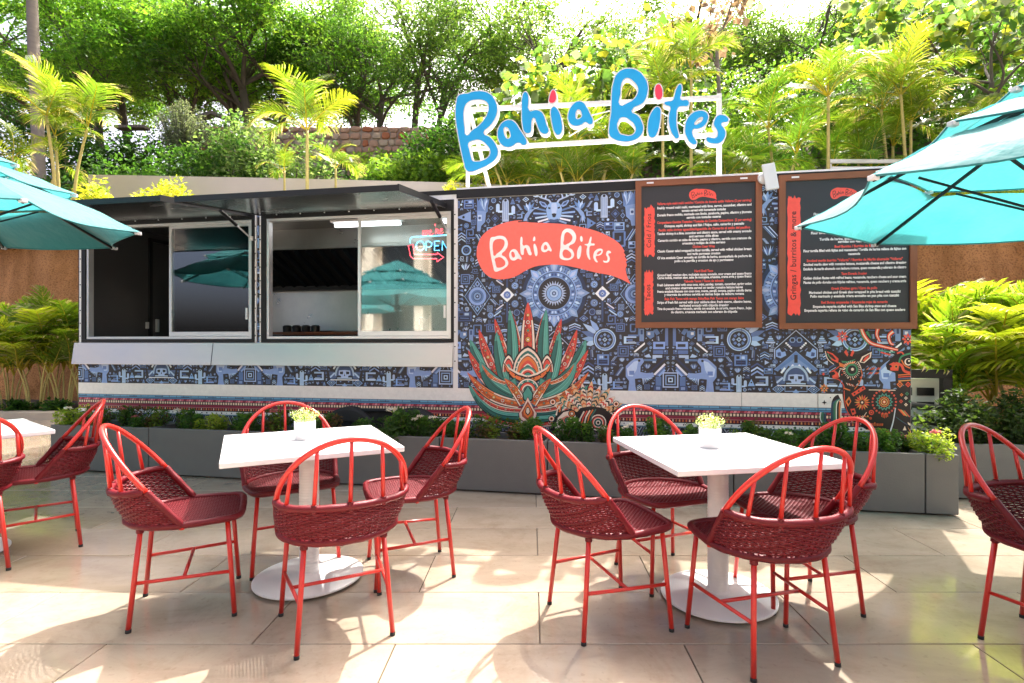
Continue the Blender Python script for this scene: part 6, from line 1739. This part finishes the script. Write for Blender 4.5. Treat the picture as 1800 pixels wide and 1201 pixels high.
for i, (px, k, fl) in enumerate(plant_px):
    p = pl_at(px) + PNV * (.16 + .05 * ((i * 7) % 3 - 1)); w = max(j for j in range(7) if px >= planter_cols[j])
    cnt[w] = cnt.get(w, 0) + 1
    look = {0: 'dark green', 1: 'bronze-tipped green', 2: 'glossy dark green', 3: 'bronze green', 4: 'bright yellow-green'}[k]
    ord_ = ['first', 'second', 'third', 'fourth', 'fifth', 'sixth', 'seventh', 'eighth', 'ninth', 'tenth'][cnt[w] - 1] + ' from left'
    t = thing('flowering_shrub', '%s shrub%s, %s %s' % (look, {'w': ' with white flower', 'p': ' with pink flower', 'ww': ' with white flowers', '': ''}[fl], ord_, where[w]), 'shrub', (p[0], p[1], PLH - .052), RNG.uniform(0, 6.28), 'small shrubs in the trough planters')
    s = RNG.uniform(.68, .92) * (1.25 if px == 690 else 1); t.scale = (s * 1.12, s, s * RNG.uniform(.85, 1.1))
    link('foliage', PSH[k], t); link('stem', STEM, t)
    for q in range(len(fl)):
        f = link('flower', FL[fl[q]], t); a = -t.rotation_euler.z - PI / 2 + .9 * (q - .3); f.location = (.07 * math.cos(a), .07 * math.sin(a), .235 + .03 * q); f.scale = (1.35, 1.35, 1.35)
PG3 = [np.array([(.04, .075, .014), (.06, .10, .018), (.085, .13, .02), (.03, .055, .012)])]
HM_ = shrub_mesh('f', 61, .34, .2, .42, 2600, .045, PG3[0], .5, 14).mesh('foliage', MATS['leaf'])
for i in range(7):
    p = q0 + np.array([math.cos(PLA * .5), -math.sin(PLA * .5)]) * (.2 + .45 * i) + np.array([.02, .2])
    t = thing('hedge_shrub', 'dense dark hedge shrub, %s from the left in the set-back right planters' % ['first', 'second', 'third', 'fourth', 'fifth', 'sixth', 'seventh'][i], 'shrub', (p[0], p[1], PLH - .052), 1.3 * i * 0 + .2, 'hedge in the set-back planters'); link('foliage', HM_, t); link('stem', STEM, t)

# ---- areca palms
def frond_mesh(seed, L=1.5, droop=.7, pairs=34, ll=.42, w=.020, pal=None, vfold=.55, wear=.0):
    r = np.random.default_rng(seed); m = MB(); n = 15
    s = np.linspace(0, 1, n); ang = .55 - (droop + .45) * s ** 1.5 * 1.5
    x = np.concatenate([[0], np.cumsum(np.cos(ang[:-1]) * L / (n - 1))]); z = np.concatenate([[0], np.cumsum(np.sin(ang[:-1]) * L / (n - 1))]); y = .08 * r.normal() * s ** 2
    ax_ = np.stack([x, y, z], 1); rc = np.array([(.42, .36, .05)])
    m.tube(ax_, np.linspace(.011, .002, n), 5, col=rc[0])
    pal = np.array([(.22, .30, .025), (.30, .36, .03), (.40, .42, .035), (.15, .25, .025)]) if pal is None else pal
    base = pal[r.integers(len(pal))]
    V, F, Cc = [], [], []
    for sg in (1, -1):
        for i in range(pairs):
            u = .16 + .84 * (i + r.uniform(-.2, .2)) / pairs; u = min(.995, max(.1, u))
            p = np.array([np.interp(u, s, ax_[:, k]) for k in range(3)]); a = np.interp(u, s, ang); fwd = np.array([math.cos(a), 0, math.sin(a)]); nrm = np.array([-math.sin(a), 0, math.cos(a)])
            side = np.array([0, sg, 0])
            le = ll * (math.sin(PI * min(1, (u * .92 + .12))) ** .7 + .12) * r.uniform(.85, 1.1)
            d = fwd * (.45 + .5 * u) + side * (1.0 - .35 * u) + nrm * (vfold * (1 - .5 * u)) + r.normal(0, .06, 3); d /= np.linalg.norm(d)
            wv = np.cross(d, nrm + .3 * side); wv /= np.linalg.norm(wv) + 1e-9
            b = p; k1 = p + d * le * .4 - np.array([0, 0, .02 * le]); k2 = p + d * le * .75 - np.array([0, 0, .16 * le]); tip = p + d * le * .96 - np.array([0, 0, .38 * le]) 
            ww = w * (.7 + .4 * math.sin(PI * u)); o = len(V)
            V += [b - wv * ww * .3, b + wv * ww * .3, k1 - wv * ww * .55, k1 + wv * ww * .55, k2 - wv * ww * .4, k2 + wv * ww * .4, tip]
            c = base * r.uniform(.75, 1.3) * np.array([1, 1, 1]); c2 = c * np.array([1.25, 1.08, .9])
            if r.uniform() < wear: c2 = np.array([.42, .33, .22]); 
            F.append(([o, o + 1, o + 3, o + 2], c)); F.append(([o + 2, o + 3, o + 5, o + 4], c * .5 + c2 * .5)); Cc.append(([o + 4, o + 5, o + 6], c2))
    b0 = m.n; m.add(np.array(V), np.array([f for f, _ in F]), np.array([c for _, c in F]))
    m.f.append(np.array([f for f, _ in Cc]) + b0); m.c.append(np.array([c for _, c in Cc])); m.m.append(np.zeros(len(Cc), int))
    return m.mesh('frond', MATS['palm_leaf'])
YEL_P = np.array([(.12, .185, .016), (.165, .205, .018), (.085, .155, .015)]); GRN_P = np.array([(.09, .18, .02), (.13, .22, .022), (.16, .24, .022)])
FR = {'y': [frond_mesh(100 + i, 1.25, (.5, .9, .2, 1.1)[i], 40, .46, .016, YEL_P, .5, (.1, .3, .05, .5)[i]) for i in range(4)],
      'g': [frond_mesh(120 + i, 1.2, (.6, 1.0, .3, .8)[i], 38, .42, .016, GRN_P, .45, .12) for i in range(4)]}
FR['u'] = [frond_mesh(140 + i, 1.15, (.25, .45, .6, .35)[i], 26, .40, .024, np.array([(.18, .27, .02), (.24, .30, .022), (.13, .22, .018)]), .4, .15) for i in range(4)]
def palm(label, pos, h, kind, nf, scale, seed, lean=0.0, stems=1, group='areca palms behind the trailer', up0=.35, face=None, spread=1.0, rad=1.0):
    r = np.random.default_rng(seed)
    t = thing('areca_palm', label, 'palm', tuple(pos), 0, group)
    for s in range(stems):
        a = 2 * PI * s / max(1, stems) + r.uniform(0, 1); b = np.array([math.cos(a), math.sin(a)]) * (.12 if stems > 1 else 0) * spread; hh = h * r.uniform(.75, 1.1) if stems > 1 else h
        topx = b + np.array([math.cos(a), math.sin(a)]) * (.22 * spread if stems > 1 else 0) + np.array([lean, 0])
        pth = catmull([(b[0], b[1], -.1), (b[0] * .7 + topx[0] * .3, b[1] * .7 + topx[1] * .3, hh * .5), (topx[0], topx[1], hh)], 5)
        m = MB(); m.tube(pth, np.linspace(.032, .022, len(pth)) * scale ** .5 * rad, 8); m.build('trunk', MATS['palm_stem'], t, smooth=True)
        for k in range(nf):
            az = 2 * PI * (k + r.uniform(-.3, .3)) / nf + a; pit = r.uniform(.1, 1.0) if k else 1.25
            o = link('frond', FR[kind][r.integers(4)], t); o.location = (topx[0], topx[1], hh - .02)
            q = scale * r.uniform(.8, 1.12); o.scale = (q, q, q)
            o.rotation_euler = (r.uniform(-.25, .25), -(pit - .25 + up0 * .3), az)
    return t
def place(px, py, D): return at(px, py, D)
# on the ground at the far left, behind the kerb
for i, (px, D, h, k, nf, sc, st, d_) in enumerate(((18, 9.75, .75, 'g', 7, .95, 4, 'cut by the left edge'), (62, 9.55, .9, 'y', 7, .95, 4, 'in the middle of the left bed'), (112, 9.75, .85, 'g', 7, .95, 4, 'nearest the trailer in the left bed'), (88, 10.0, 1.15, 'y', 6, .85, 2, 'tallest at the back of the left bed'), (150, 9.9, .85, 'y', 6, .95, 3, 'half hidden behind the trailer left end'), (-30, 9.7, .9, 'y', 7, .95, 3, 'beyond the left edge'))):
    p = at(px, 0, D); palm('bushy ground palm %s' % d_, (p[0], D, .09), h * .95, 'u', 6, sc * 1.08, 200 + i, 0, st + 2, 'ground palms in the left bed', 1.6, None, .75, .5)
# at the right, behind the set-back planter
for i, (X, D, h, k, nf, sc, st, d_) in enumerate(((4.3, 5.45, .75, 'g', 7, .85, 4, 'next to the trailer drawbar'), (4.75, 5.2, .95, 'y', 7, .85, 4, 'in the middle of the right group'), (5.35, 5.5, .85, 'g', 7, .9, 4, 'at the right edge of the photo'), (4.5, 6.2, 1.0, 'g', 6, .9, 3, 'at the back of the right group'), (6.0, 5.6, .9, 'y', 7, .9, 3, 'beyond the right edge'))):
    palm('bushy ground palm %s' % d_, (X, D, .0), h * 1.0, 'u', 6, sc * 1.12, 230 + i, 0, st + 1, 'ground palms behind the right planters', 1.5, None, .8, .55)
# on the terrace above the bank
TP_ = [(110, 312, 9.6, 205, 'y', 5, 0.91, 3, 'with bare greyish tips at far left above the parasol'), (60, 330, 9.7, 265, 'y', 4, 0.67, 2, 'low and yellow behind the left parasol'), (540, 322, 9.1, 228, 'y', 7, 0.96, 1, 'single-stemmed above the left awnings'), (590, 330, 9.6, 296, 'y', 5, 0.58, 1, 'small, right of the single-stemmed one over the awnings'), (500, 330, 9.6, 300, 'y', 4, 0.53, 1, 'small, left of the single-stemmed one over the awnings'),
       (905, 322, 9.2, 300, 'y', 5, 0.67, 2, 'just right of the sign letter B'), (1040, 325, 9.2, 235, 'y', 6, 0.87, 2, 'between the two sign words'), (1165, 325, 9.3, 170, 'y', 6, 0.91, 1, 'tall and slender behind the red sign dot'), (1215, 322, 9.4, 120, 'y', 5, 0.91, 1, 'tallest behind the sign end'),
        (1370, 318, 9.4, 232, 'g', 6, 0.87, 2, 'above the gap between the menu boards'),  (1456, 312, 8.8, 168, 'y', 8, 0.96, 1, 'single tall pale trunk above the right menu board'), 
       (880, 330, 9.5, 318, 'g', 6, .8, 4, 'bushy at the foot of the big letter B'), (1010, 330, 9.0, 315, 'y', 6, .8, 4, 'bushy below the first sign word end'), (1080, 330, 9.4, 318, 'g', 6, .8, 4, 'bushy below the second sign word start'), (1290, 325, 9.4, 300, 'g', 6, .85, 4, 'bushy right of the sign post'), (1500, 318, 9.5, 280, 'g', 6, 0.73, 3, 'bushy behind the white railing'),
       (1570, 316, 9.5, 205, 'y', 6, 0.96, 2, 'left of the right parasol crown'), (1600, 316, 9.2, 160, 'y', 6, 0.91, 2, 'tall above the right parasol edge'),  (1740, 316, 9.4, 230, 'y', 5, 0.87, 1, 'at far right behind the parasol')]
for i, (px, py, D, pyt, k, nf, sc, st, d_) in enumerate(TP_):
    b = at(px, py, D); b[2] = hill_z(0, D - bank_y(b[0])) if D > bank_y(b[0]) else 3.3
    tp_ = at(px, pyt, D); palm('yellow-green areca palm %s' % d_ if k == 'y' else 'green areca palm %s' % d_, b, max(.25, tp_[2] - b[2]), k, nf, sc, 300 + i, 0, st, 'areca palms on the terrace')

# ---- low green cover on the slope and terrace
r = np.random.default_rng(77); m = MB(); n = 52000
X = r.uniform(-17, 17, n); T = r.uniform(.4, 6.2, n)
px_ = PX0 + FPX * X / (bank_y(np.clip(X, -16, 13)) + T)
bare = (px_ > 600) & (px_ < 880) & (T > 1.2) & (T < 2.7)
keep = ~bare | (r.uniform(0, 1, n) < .05)
dens = .5 + .5 * np.sin(X * 1.9 + 1.3 * np.sin(T * 2.1)) * np.sin(T * 1.7 + X * .6)
keep &= r.uniform(0, 1, n) < .45 + .55 * dens
X, T = X[keep], T[keep]; n = len(X)
Y = bank_y(np.clip(X, -16, 13)) + T
Z = hill_z(X, T) + .12 * np.sin(X * .9 + T * 1.3) * np.clip(T - 1, 0, 1) + r.uniform(0, .45, n) * dens[keep]
cl = (np.floor((X + 17) * 1.6).astype(int) * 8 + np.floor(T * 1.2).astype(int))
leaves(m, np.stack([X, Y, Z], 1), .13, .62, clump_cols(r, n, np.array([(.05, .13, .018), (.075, .17, .022), (.11, .21, .03), (.035, .09, .016), (.15, .25, .035)]), cl), r, .5)
tag(m.build('ground_cover', MATS['leaf']), 'mixed green creepers covering the slope behind the trailer', 'ground cover', kind='stuff')

# rounded shrubs on the slope, each its own plant
SHR = [(40, 250, 12.5, 1.5, 1.2, 0, 'broad dark shrub at the far left behind the palms'), (200, 262, 12.2, 1.3, 1.1, 1, 'round green shrub above the left end of the concrete wall'), (300, 262, 12.3, 1.2, 1.2, 1, 'dense green shrub beneath the grey bush'), (385, 258, 12.4, 1.2, 1.1, 2, 'creeper-covered mound left of the single palm'), (445, 250, 12.6, 1.1, 1.25, 3, 'pale-leaved mound under the stone wall'), (505, 262, 12.5, 1.0, 1.1, 3, 'pale-leaved shrub just behind the single palm'),
       (655, 276, 12.2, .8, .75, 2, 'small shrub right of the single palm'), (700, 262, 12.5, .9, 1.0, 4, 'bright yellow-green round shrub under the stone wall'), (745, 262, 12.4, .7, .9, 4, 'bright shrub hanging over the bare soil'), (780, 255, 12.6, .9, 1.25, 1, 'dark green shrub left of the big letter B'), (850, 270, 12.4, 1.0, 1.2, 2, 'green shrub behind the big letter B'),
       (960, 270, 12.6, 1.3, 1.5, 2, 'large green shrub behind the first sign word'), (1080, 270, 12.6, 1.3, 1.4, 4, 'bright yellow-green shrub under the second sign word'), (1200, 275, 12.3, 1.2, 1.3, 1, 'dark shrub behind the sign letter s'), (1310, 270, 12.6, 1.2, 1.4, 4, 'bright yellow-green shrub behind the left menu board'), (1420, 265, 12.2, 1.2, 1.4, 2, 'green shrub between the two tall palms'), (1530, 262, 12.3, 1.1, 1.1, 3, 'pale broad-leaved shrub above the white railing'), (1640, 255, 12.5, 1.4, 1.3, 1, 'dark shrub behind the right parasol'), (1760, 250, 12.5, 1.4, 1.4, 2, 'green shrub at far right behind the parasol')]
SHR += [(px, 0, D, rx, h, pk, lb) for px, D, rx, h, pk, lb in ((-20, 16.5, 1.6, 2.2, 1, 'tall green thicket at the far left edge of the hilltop'), (95, 17, 1.5, 1.9, 0, 'dark thicket behind the left palms on the hilltop'), (175, 16.4, 1.2, 1.2, 1, 'low hilltop thicket under the slanting trunks'), (265, 16.6, 1.3, 1.3, 2, 'green thicket left of the grey bush on the hilltop'), (370, 17.5, 1.3, 1.6, 0, 'dark thicket behind the peaked shelter roof'), (480, 19, 1.6, 1.7, 0, 'dark thicket behind the stone wall left part'), (600, 19, 1.6, 1.9, 0, 'dark thicket behind the stone wall middle'), (720, 19, 1.6, 1.8, 1, 'green thicket behind the stone wall right part'), (840, 18, 1.6, 2.0, 1, 'green thicket behind the sign left end'), (980, 17, 1.6, 2.4, 2, 'bright thicket high behind the first sign word'), (1110, 17, 1.6, 2.2, 1, 'green thicket high behind the second sign word'), (1240, 17, 1.6, 2.4, 0, 'dark thicket high behind the sign end'), (1370, 17, 1.6, 2.2, 1, 'green thicket above the menu boards'), (1500, 17, 1.6, 2.3, 0, 'dark thicket right of the tall pale palm'), (1640, 17, 1.6, 2.4, 1, 'green thicket behind the right parasol crown'), (1770, 17, 1.6, 2.4, 2, 'bright thicket at the far right of the hilltop'))]
SPAL = [PALG[[0, 4, 1]], PALG[[0, 1, 2]], PALG[[1, 2, 3]], np.array([(.13, .22, .06), (.18, .27, .09), (.08, .16, .04), (.22, .30, .12)]), np.array([(.14, .25, .03), (.2, .32, .035), (.09, .18, .025)])]
for i, (px, py, D, rx, h, pk, lb) in enumerate(SHR):
    if D > 15: h *= 1.15 if px < 900 else .8; rx *= .95
    elif px < 560 or px > 770: h *= 1.75 if 350 < px < 560 else 1.5; rx *= 1.2
    p = at(px, py, D); z = float(hill_z(p[0], D - bank_y(np.clip(p[0], -16, 13)))) - .12
    t = thing('slope_shrub' if D < 15 else 'thicket', lb, 'shrub', (p[0], D, z), 0, 'shrubs on the slope' if D < 15 else 'thickets on the hilltop')
    shrub_mesh('f', 400 + i, rx, .8, h, 3600, .10, SPAL[pk], .6, 22, .6).build('foliage', MATS['leaf'], t)
    m = MB()
    for k in range(4): m.tube([(0, 0, -.1), (rx * .3 * (k - 1.5), .1 * (k % 2), h * .35), (rx * .45 * (k - 1.5), .15 * (k % 2), h * .7)], .02, 5)
    m.build('stem', MATS['bark'], t)
# grey-leaved bush by the wall
p = at(322, 236, 14.2); t = thing('grey_bush', 'feathery grey-green bush with upright twigs before the stone wall', 'bush', (p[0], 14.2, 6.05), 0)
r = np.random.default_rng(9); tw = MB(); lf = MB()
for k in range(120):
    a = r.uniform(0, 2 * PI); q = r.uniform(.1, 1); d = np.array([math.cos(a) * .75 * q, math.sin(a) * .6 * q, r.uniform(.75, 1.5) * (1.1 - .35 * q)]); P = catmull([(0, 0, 0), d * .5 * np.array([1.15, 1.15, .8]), d], 5); tw.tube(P, np.linspace(.012, .004, len(P)), 4, cap=False)
    for u in np.linspace(.25, 1, 22): lf_p = d * u; leaves(lf, (np.array([[np.interp(u, np.linspace(0, 1, len(P)), P[:, k2]) for k2 in range(3)]]) + r.normal(0, .03, (4, 3))), .075, .28, np.array([(.16, .20, .11), (.22, .26, .16), (.10, .14, .07), (.26, .29, .2)]) * r.uniform(.8, 1.2), r, .2)
tw.build('twigs', MATS['bark'], t); lf.build('foliage', MATS['leaf'], t)
# yellow-green plants on the terrace edge that show over the trailer and wall
for i, (px, py, D, lb) in enumerate(((262, 338, 9.7, 'yellow-green plant rising over the gap between the awnings'), (292, 330, 9.75, 'taller yellow-green plant above the left awning'), (172, 335, 9.7, 'pale feathery plant at left end of concrete wall'), (815, 322, 9.2, 'small yellow-green sprout under the big letter B'), (140, 335, 9.8, 'golden leafy plant between left parasol and concrete wall'), (1625, 330, 8.7, 'yellow hedge plant in the gap of the right parasol, left'), (1700, 330, 8.6, 'yellow hedge plant in the gap of the right parasol, middle'), (1780, 330, 8.5, 'yellow hedge plant in the gap of the right parasol, right'))):
    p = at(px, py, D); t = thing('terrace_plant', lb, 'plant', (p[0], D, 3.28), 0, 'yellow-green plants on the terrace edge'); h = max(.35, p[2] - 3.28 + .1)
    shrub_mesh('f', 600 + i, .5 if px > 1600 else .3, .3, h, 900, .085, np.array([(.40, .42, .03), (.5, .48, .05), (.28, .36, .03)]), .4, 8, .3).build('foliage', MATS['leaf'], t)
    m = MB(); m.tube([(0, 0, -.1), (.02, 0, h * .6)], .015, 6); m.build('stem', MATS['palm_stem'], t)
# low dark leafy edging plants in the left bed
for i in range(9):
    x = -11.2 + .62 * i; t = thing('edging_plant', 'low dark leafy plant along the left kerb, %s from the left' % ['first', 'second', 'third', 'fourth', 'fifth', 'sixth', 'seventh', 'eighth', 'ninth'][i], 'plant', (x, 9.33, .088), i, 'low plants along the kerb')
    if i == 0: LOWM = shrub_mesh('f', 650, .3, .16, .24, 420, .085, PALG[[0, 1, 4]], .55, 7, .8).mesh('foliage', MATS['leaf'])
    link('foliage', LOWM, t)
# white railing on the terrace
t = thing('white_railing', 'white horizontal railing on the terrace right of the tall palm', 'railing'); D = 9.0
for py in (283, 296, 309):
    a, b = at(1455, py, D), at(1610, py, D); m = MB(); m.box((a[0], D, a[2] - .03), (b[0], D + .05, a[2] + .03)); m.build('rail', MATS['white_metal'], t, bevel=.004)
for px in (1462, 1603):
    a = at(px, 278, D); m = MB(); m.box((a[0] - .03, D + .052, 3.2), (a[0] + .03, D + .11, a[2])); m.build('post', MATS['white_metal'], t)

# ---- trees
def tree(label, base, H, seed, lean=(0, 0), trunk_r=.14, fork=.35, spread=2.6, nleaf=9000, size=.11, aspect=.42, pal=PALG, crown0=.35, name='shade_tree', nl=7, bark='bark', droop=.25, group='trees on the hilltop', flat=.42, cluster=.34):
    r = np.random.default_rng(seed)
    t = thing(name, label, 'tree', tuple(base), 0, group)
    wood = MB(); tips = []
    p0 = np.array([0, 0, -.4]); fk = np.array([lean[0] * fork, lean[1] * fork, H * fork])
    mid = fk * .5 + np.array([r.normal(0, .10), r.normal(0, .05), 0])
    P = catmull([p0, mid, fk], 6); wood.tube(P, np.linspace(trunk_r, trunk_r * .72, len(P)), 9)
    def branch(st, d, L, rad, lv):
        b = d + np.array([0, 0, .25]) * (.6 if lv < 2 else .1) + r.normal(0, .16, 3); e = st + (d * .55 + b * .45) * L
        m_ = st + d * L * .5 + r.normal(0, .07 * L, 3)
        P = catmull([st, m_, e], 4 if lv < 2 else 3); wood.tube(P, np.linspace(rad, rad * .5, len(P)), 7 if lv == 0 else (5 if lv == 1 else 4), cap=False)
        if lv >= 1:
            for u in (.45, .7, 1.0): tips.append((P[int(u * (len(P) - 1))], lv))
        if lv < 3:
            k = (4, 3, 3)[lv] if lv < 3 else 0
            for j in range(k):
                u = r.uniform(.4, 1.0); s_ = P[int(u * (len(P) - 1))]; dd = d + r.normal(0, .62, 3); dd[2] = dd[2] * flat + (.12 if lv < 1 else -.05); dd /= np.linalg.norm(dd)
                branch(s_, dd, L * r.uniform(.5, .72), rad * .5 * (1 - .3 * u), lv + 1)
    for j in range(nl):
        a = 2 * PI * (j + r.uniform(-.3, .3)) / nl; el = r.uniform(.25, 1.2)
        d = np.array([math.cos(a) * math.cos(el), math.sin(a) * math.cos(el), math.sin(el)]); d[:2] += np.array(lean) * .04
        branch(fk if j < 3 else P[int(len(P) * r.uniform(.55, .99))], d / np.linalg.norm(d), spread * r.uniform(.65, 1.1), trunk_r * .5, 0)
    wood.build('trunk', MATS[bark], t, smooth=True)
    tp_ = np.array([q for q, lv in tips]); lv = np.array([l for q, l in tips])
    ok = tp_[:, 2] > H * crown0; tp_ = tp_[ok] if ok.sum() > 10 else tp_
    cl = r.integers(0, len(tp_), nleaf)
    C = tp_[cl] + r.normal(0, 1, (nleaf, 3)) * np.array([cluster, cluster, cluster * .5]) * r.uniform(.5, 1, (nleaf, 1))
    m = MB(); leaves(m, C, size, aspect, clump_cols(r, nleaf, pal, cl), r, .6, .4, droop); m.build('crown', MATS['leaf'], t)
    return t
BR = np.array([(.11, .24, .028), (.16, .31, .034), (.23, .39, .05), (.08, .19, .024)]); DKP = np.array([(.06, .14, .022), (.08, .18, .026), (.045, .105, .02), (.11, .23, .034)])
LT = np.array([(.10, .19, .03), (.15, .25, .045), (.19, .30, .06), (.07, .15, .028)]); YL = np.array([(.2, .3, .035), (.26, .34, .04), (.14, .25, .03)])
TR = [ # px, D, H, lean, trunk, spread, leaves, size, palette, crown0, words
 (-60, 18, 8.5, (.4, 0), .16, 3.4, 15000, .13, DKP, .22, 'dense dark tree at the far left behind the pale trunk'), (125, 20, 9, (-1, 0), .18, 3.4, 15000, .13, DKP, .3, 'dark leaning tree right of the pale bare trunk'),
 (190, 16.6, 7.0, (-.9, .1), .13, 3.2, 17000, .12, BR, .42, 'bright feathery tree with a trunk slanting left'), (240, 17.2, 7.5, (-1.4, .2), .12, 3.0, 15000, .12, BR, .42, 'leaning tree beside the slanting one, trunk crossing leftwards'), (330, 18.5, 8.5, (.3, 0), .17, 3.2, 17000, .12, BR, .36, 'full green tree above the grey bush'),
 (415, 17.4, 8.2, (-.2, 0), .13, 2.6, 13000, .12, DKP, .32, 'dark tree with twin trunks left of the forked one'), (440, 16.4, 8.0, (-.8, .2), .15, 3.0, 15000, .12, BR, .4, 'tree with a long dark forked trunk above the left awning'), (487, 18, 8.5, (.6, 0), .15, 3.2, 15000, .12, np.vstack([BR, YL[:1]]), .36, 'bright drooping tree left of the single palm crown'), (560, 19.5, 8.5, (.3, 0), .14, 2.8, 11000, .11, BR, .36, 'green tree behind the single palm crown'),
 (618, 17.6, 8.2, (.4, 0), .13, 2.5, 7000, .10, BR, .30, 'open tree with a straight trunk above the stone wall'), (660, 16.8, 7.0, (.5, .1), .11, 2.4, 8500, .10, DKP, .28, 'dense low tree in the middle of the stone wall'), (722, 17.6, 8.5, (.7, 0), .12, 2.8, 5600, .10, LT, .38, 'airy pale tree with spreading thin branches'), (765, 16.8, 7.4, (.9, 0), .11, 2.6, 5200, .10, LT, .35, 'airy tree with arching branches at right end of stone wall'),
 (880, 18.5, 9.0, (.5, 0), .14, 3.0, 7500, .10, LT, .34, 'pale tree behind the big letter B'), (985, 16.8, 8.2, (-.4, 0), .12, 2.6, 6000, .10, LT, .4, 'thin-limbed tree over the first sign word'), (1100, 19.5, 9.0, (.3, 0), .15, 3.0, 9000, .11, BR, .3, 'green tree behind the second sign word'), (1225, 18.5, 9.0, (.4, 0), .14, 2.9, 8000, .10, LT, .33, 'pale tree behind the sign end'), (1290, 20, 8.5, (.1, 0), .16, 3.0, 9000, .11, DKP, .25, 'dark tree low behind the sign frame'),
 (1400, 16.6, 8.8, (.45, 0), .10, 2.4, 3600, .10, LT, .5, 'dark slender trunk rising above the left menu board'), (1345, 18.5, 8.6, (.9, 0), .12, 2.8, 4600, .10, LT, .42, 'forked pale tree above the left menu board'), (1480, 18, 7.5, (.6, 0), .15, 2.9, 11000, .11, DKP, .22, 'dense dark tree between the two tall palms'), (1560, 20, 9.0, (.4, 0), .15, 3.2, 9000, .11, LT, .3, 'pale tree behind the right tall palms'), (1650, 18.5, 9.0, (.5, 0), .15, 3.0, 7500, .11, LT, .36, 'twisted-limb tree above the right parasol'), (1770, 18, 9.0, (-.3, 0), .16, 3.2, 12000, .12, BR, .25, 'green tree at the far right edge')]
for i, (px, D, H, ln, tr_, sp, nl_, sz, pal, c0, lb) in enumerate(TR):
    H *= 1.08; D += 3.0; sz *= 1.25; tr_ *= 1.2; nl_ = int(nl_ * (1.9 if pal is LT else 1.25)); sp *= 1.1; H *= 1.12 if pal is LT else 1
    p = at(px, 0, D); z = float(hill_z(p[0], D - bank_y(np.clip(p[0], -16, 13))))
    tree(lb, (p[0], D, z), H, 800 + i, ln, tr_, .44, sp, nl_, sz, .42, pal, c0)
# big-leaved trees nearer the camera
HT_ = np.array([(.07, .16, .03), (.10, .20, .04), (.20, .30, .05), (.13, .17, .10), (.34, .36, .04)])
for i, (px, D, H, ln, sp, nl_, lb) in enumerate(((1000, 11.5, 3.2, (.5, 0), 1.3, 800, 'broad heart-leaved tree between the sign words'), (1120, 11.8, 3.6, (.3, 0), 1.35, 900, 'taller heart-leaved tree above the second sign word'), (900, 11.8, 2.4, (-.4, 0), 1.0, 500, 'low heart-leaved tree with yellow leaves behind the first letters'), (1735, 10.5, 3.9, (.2, 0), 1.6, 1300, 'heart-leaved tree hanging over the right parasol'), (1600, 12.4, 3.9, (.6, 0), 1.5, 700, 'heart-leaved tree behind the tall right palms'))):
    p = at(px, 0, D); z = float(hill_z(p[0], D - bank_y(p[0])))
    tree(lb, (p[0], D, z), H, 900 + i, ln, .06, .45, sp, nl_, .20, .85, HT_, .4, 'heart_leaved_tree', 6, 'bark', .7, 'broad-leaved trees behind the sign', .6, .2)
# dead brown leaf clusters on one thin tree
p = at(1262, 0, 11.6); tree('thin tree with dead curled brown leaves above the sign right post', (p[0], 11.6, float(hill_z(p[0], 11.6 - bank_y(p[0])))), 3.9, 951, (-.05, 0), .05, .75, 1.0, 260, .17, .8, np.array([(.20, .13, .10), (.28, .19, .15), (.15, .10, .08)]), .5, 'dead_leaf_tree', 5, 'bark_pale', .9, None, .6, .16)
# pale bare palm trunk with a lamp box
p = at(66, 0, 14.4); z = float(hill_z(p[0], 14.4 - bank_y(p[0])))
t = thing('coconut_palm', 'tall bare pale palm trunk rising out of the photo at upper left', 'palm', (p[0], 14.4, z - .3))
m = MB(); pth = catmull([(.06, 0, 0), (.0, 0, 2.5), (-.12, 0, 5), (-.2, 0, 8.6)], 9); rr_ = np.interp(np.linspace(0, 1, len(pth)), [0, 1], [.15, .11]) * (1 + .03 * (np.arange(len(pth)) % 2)); m.tube(pth, rr_, 12); m.build('trunk', MATS['bark_pale'], t, smooth=True)
for k in range(11):
    o = link('frond', FR['g'][k % 4], t); o.location = (-.2, 0, 8.55); o.rotation_euler = (0, -.5 + .3 * (k % 3), 2 * PI * k / 11); o.scale = (2, 2, 2)
lp_ = at(52, 103, 14.25); t = thing('lamp_box', 'small white box lamp clamped on the pale palm trunk', 'lamp', tuple(lp_)); m = MB(); m.box((-.12, 0, -.09), (.09, .1, .09)); m.build('housing', MATS['white_metal'], t, bevel=.01); m = MB(); m.tube([(-.02, .06, -.09), (-.06, .08, -.5), (-.03, .1, -1.0)], .012, 5); m.build('conduit', MATS['stone_red'], t)
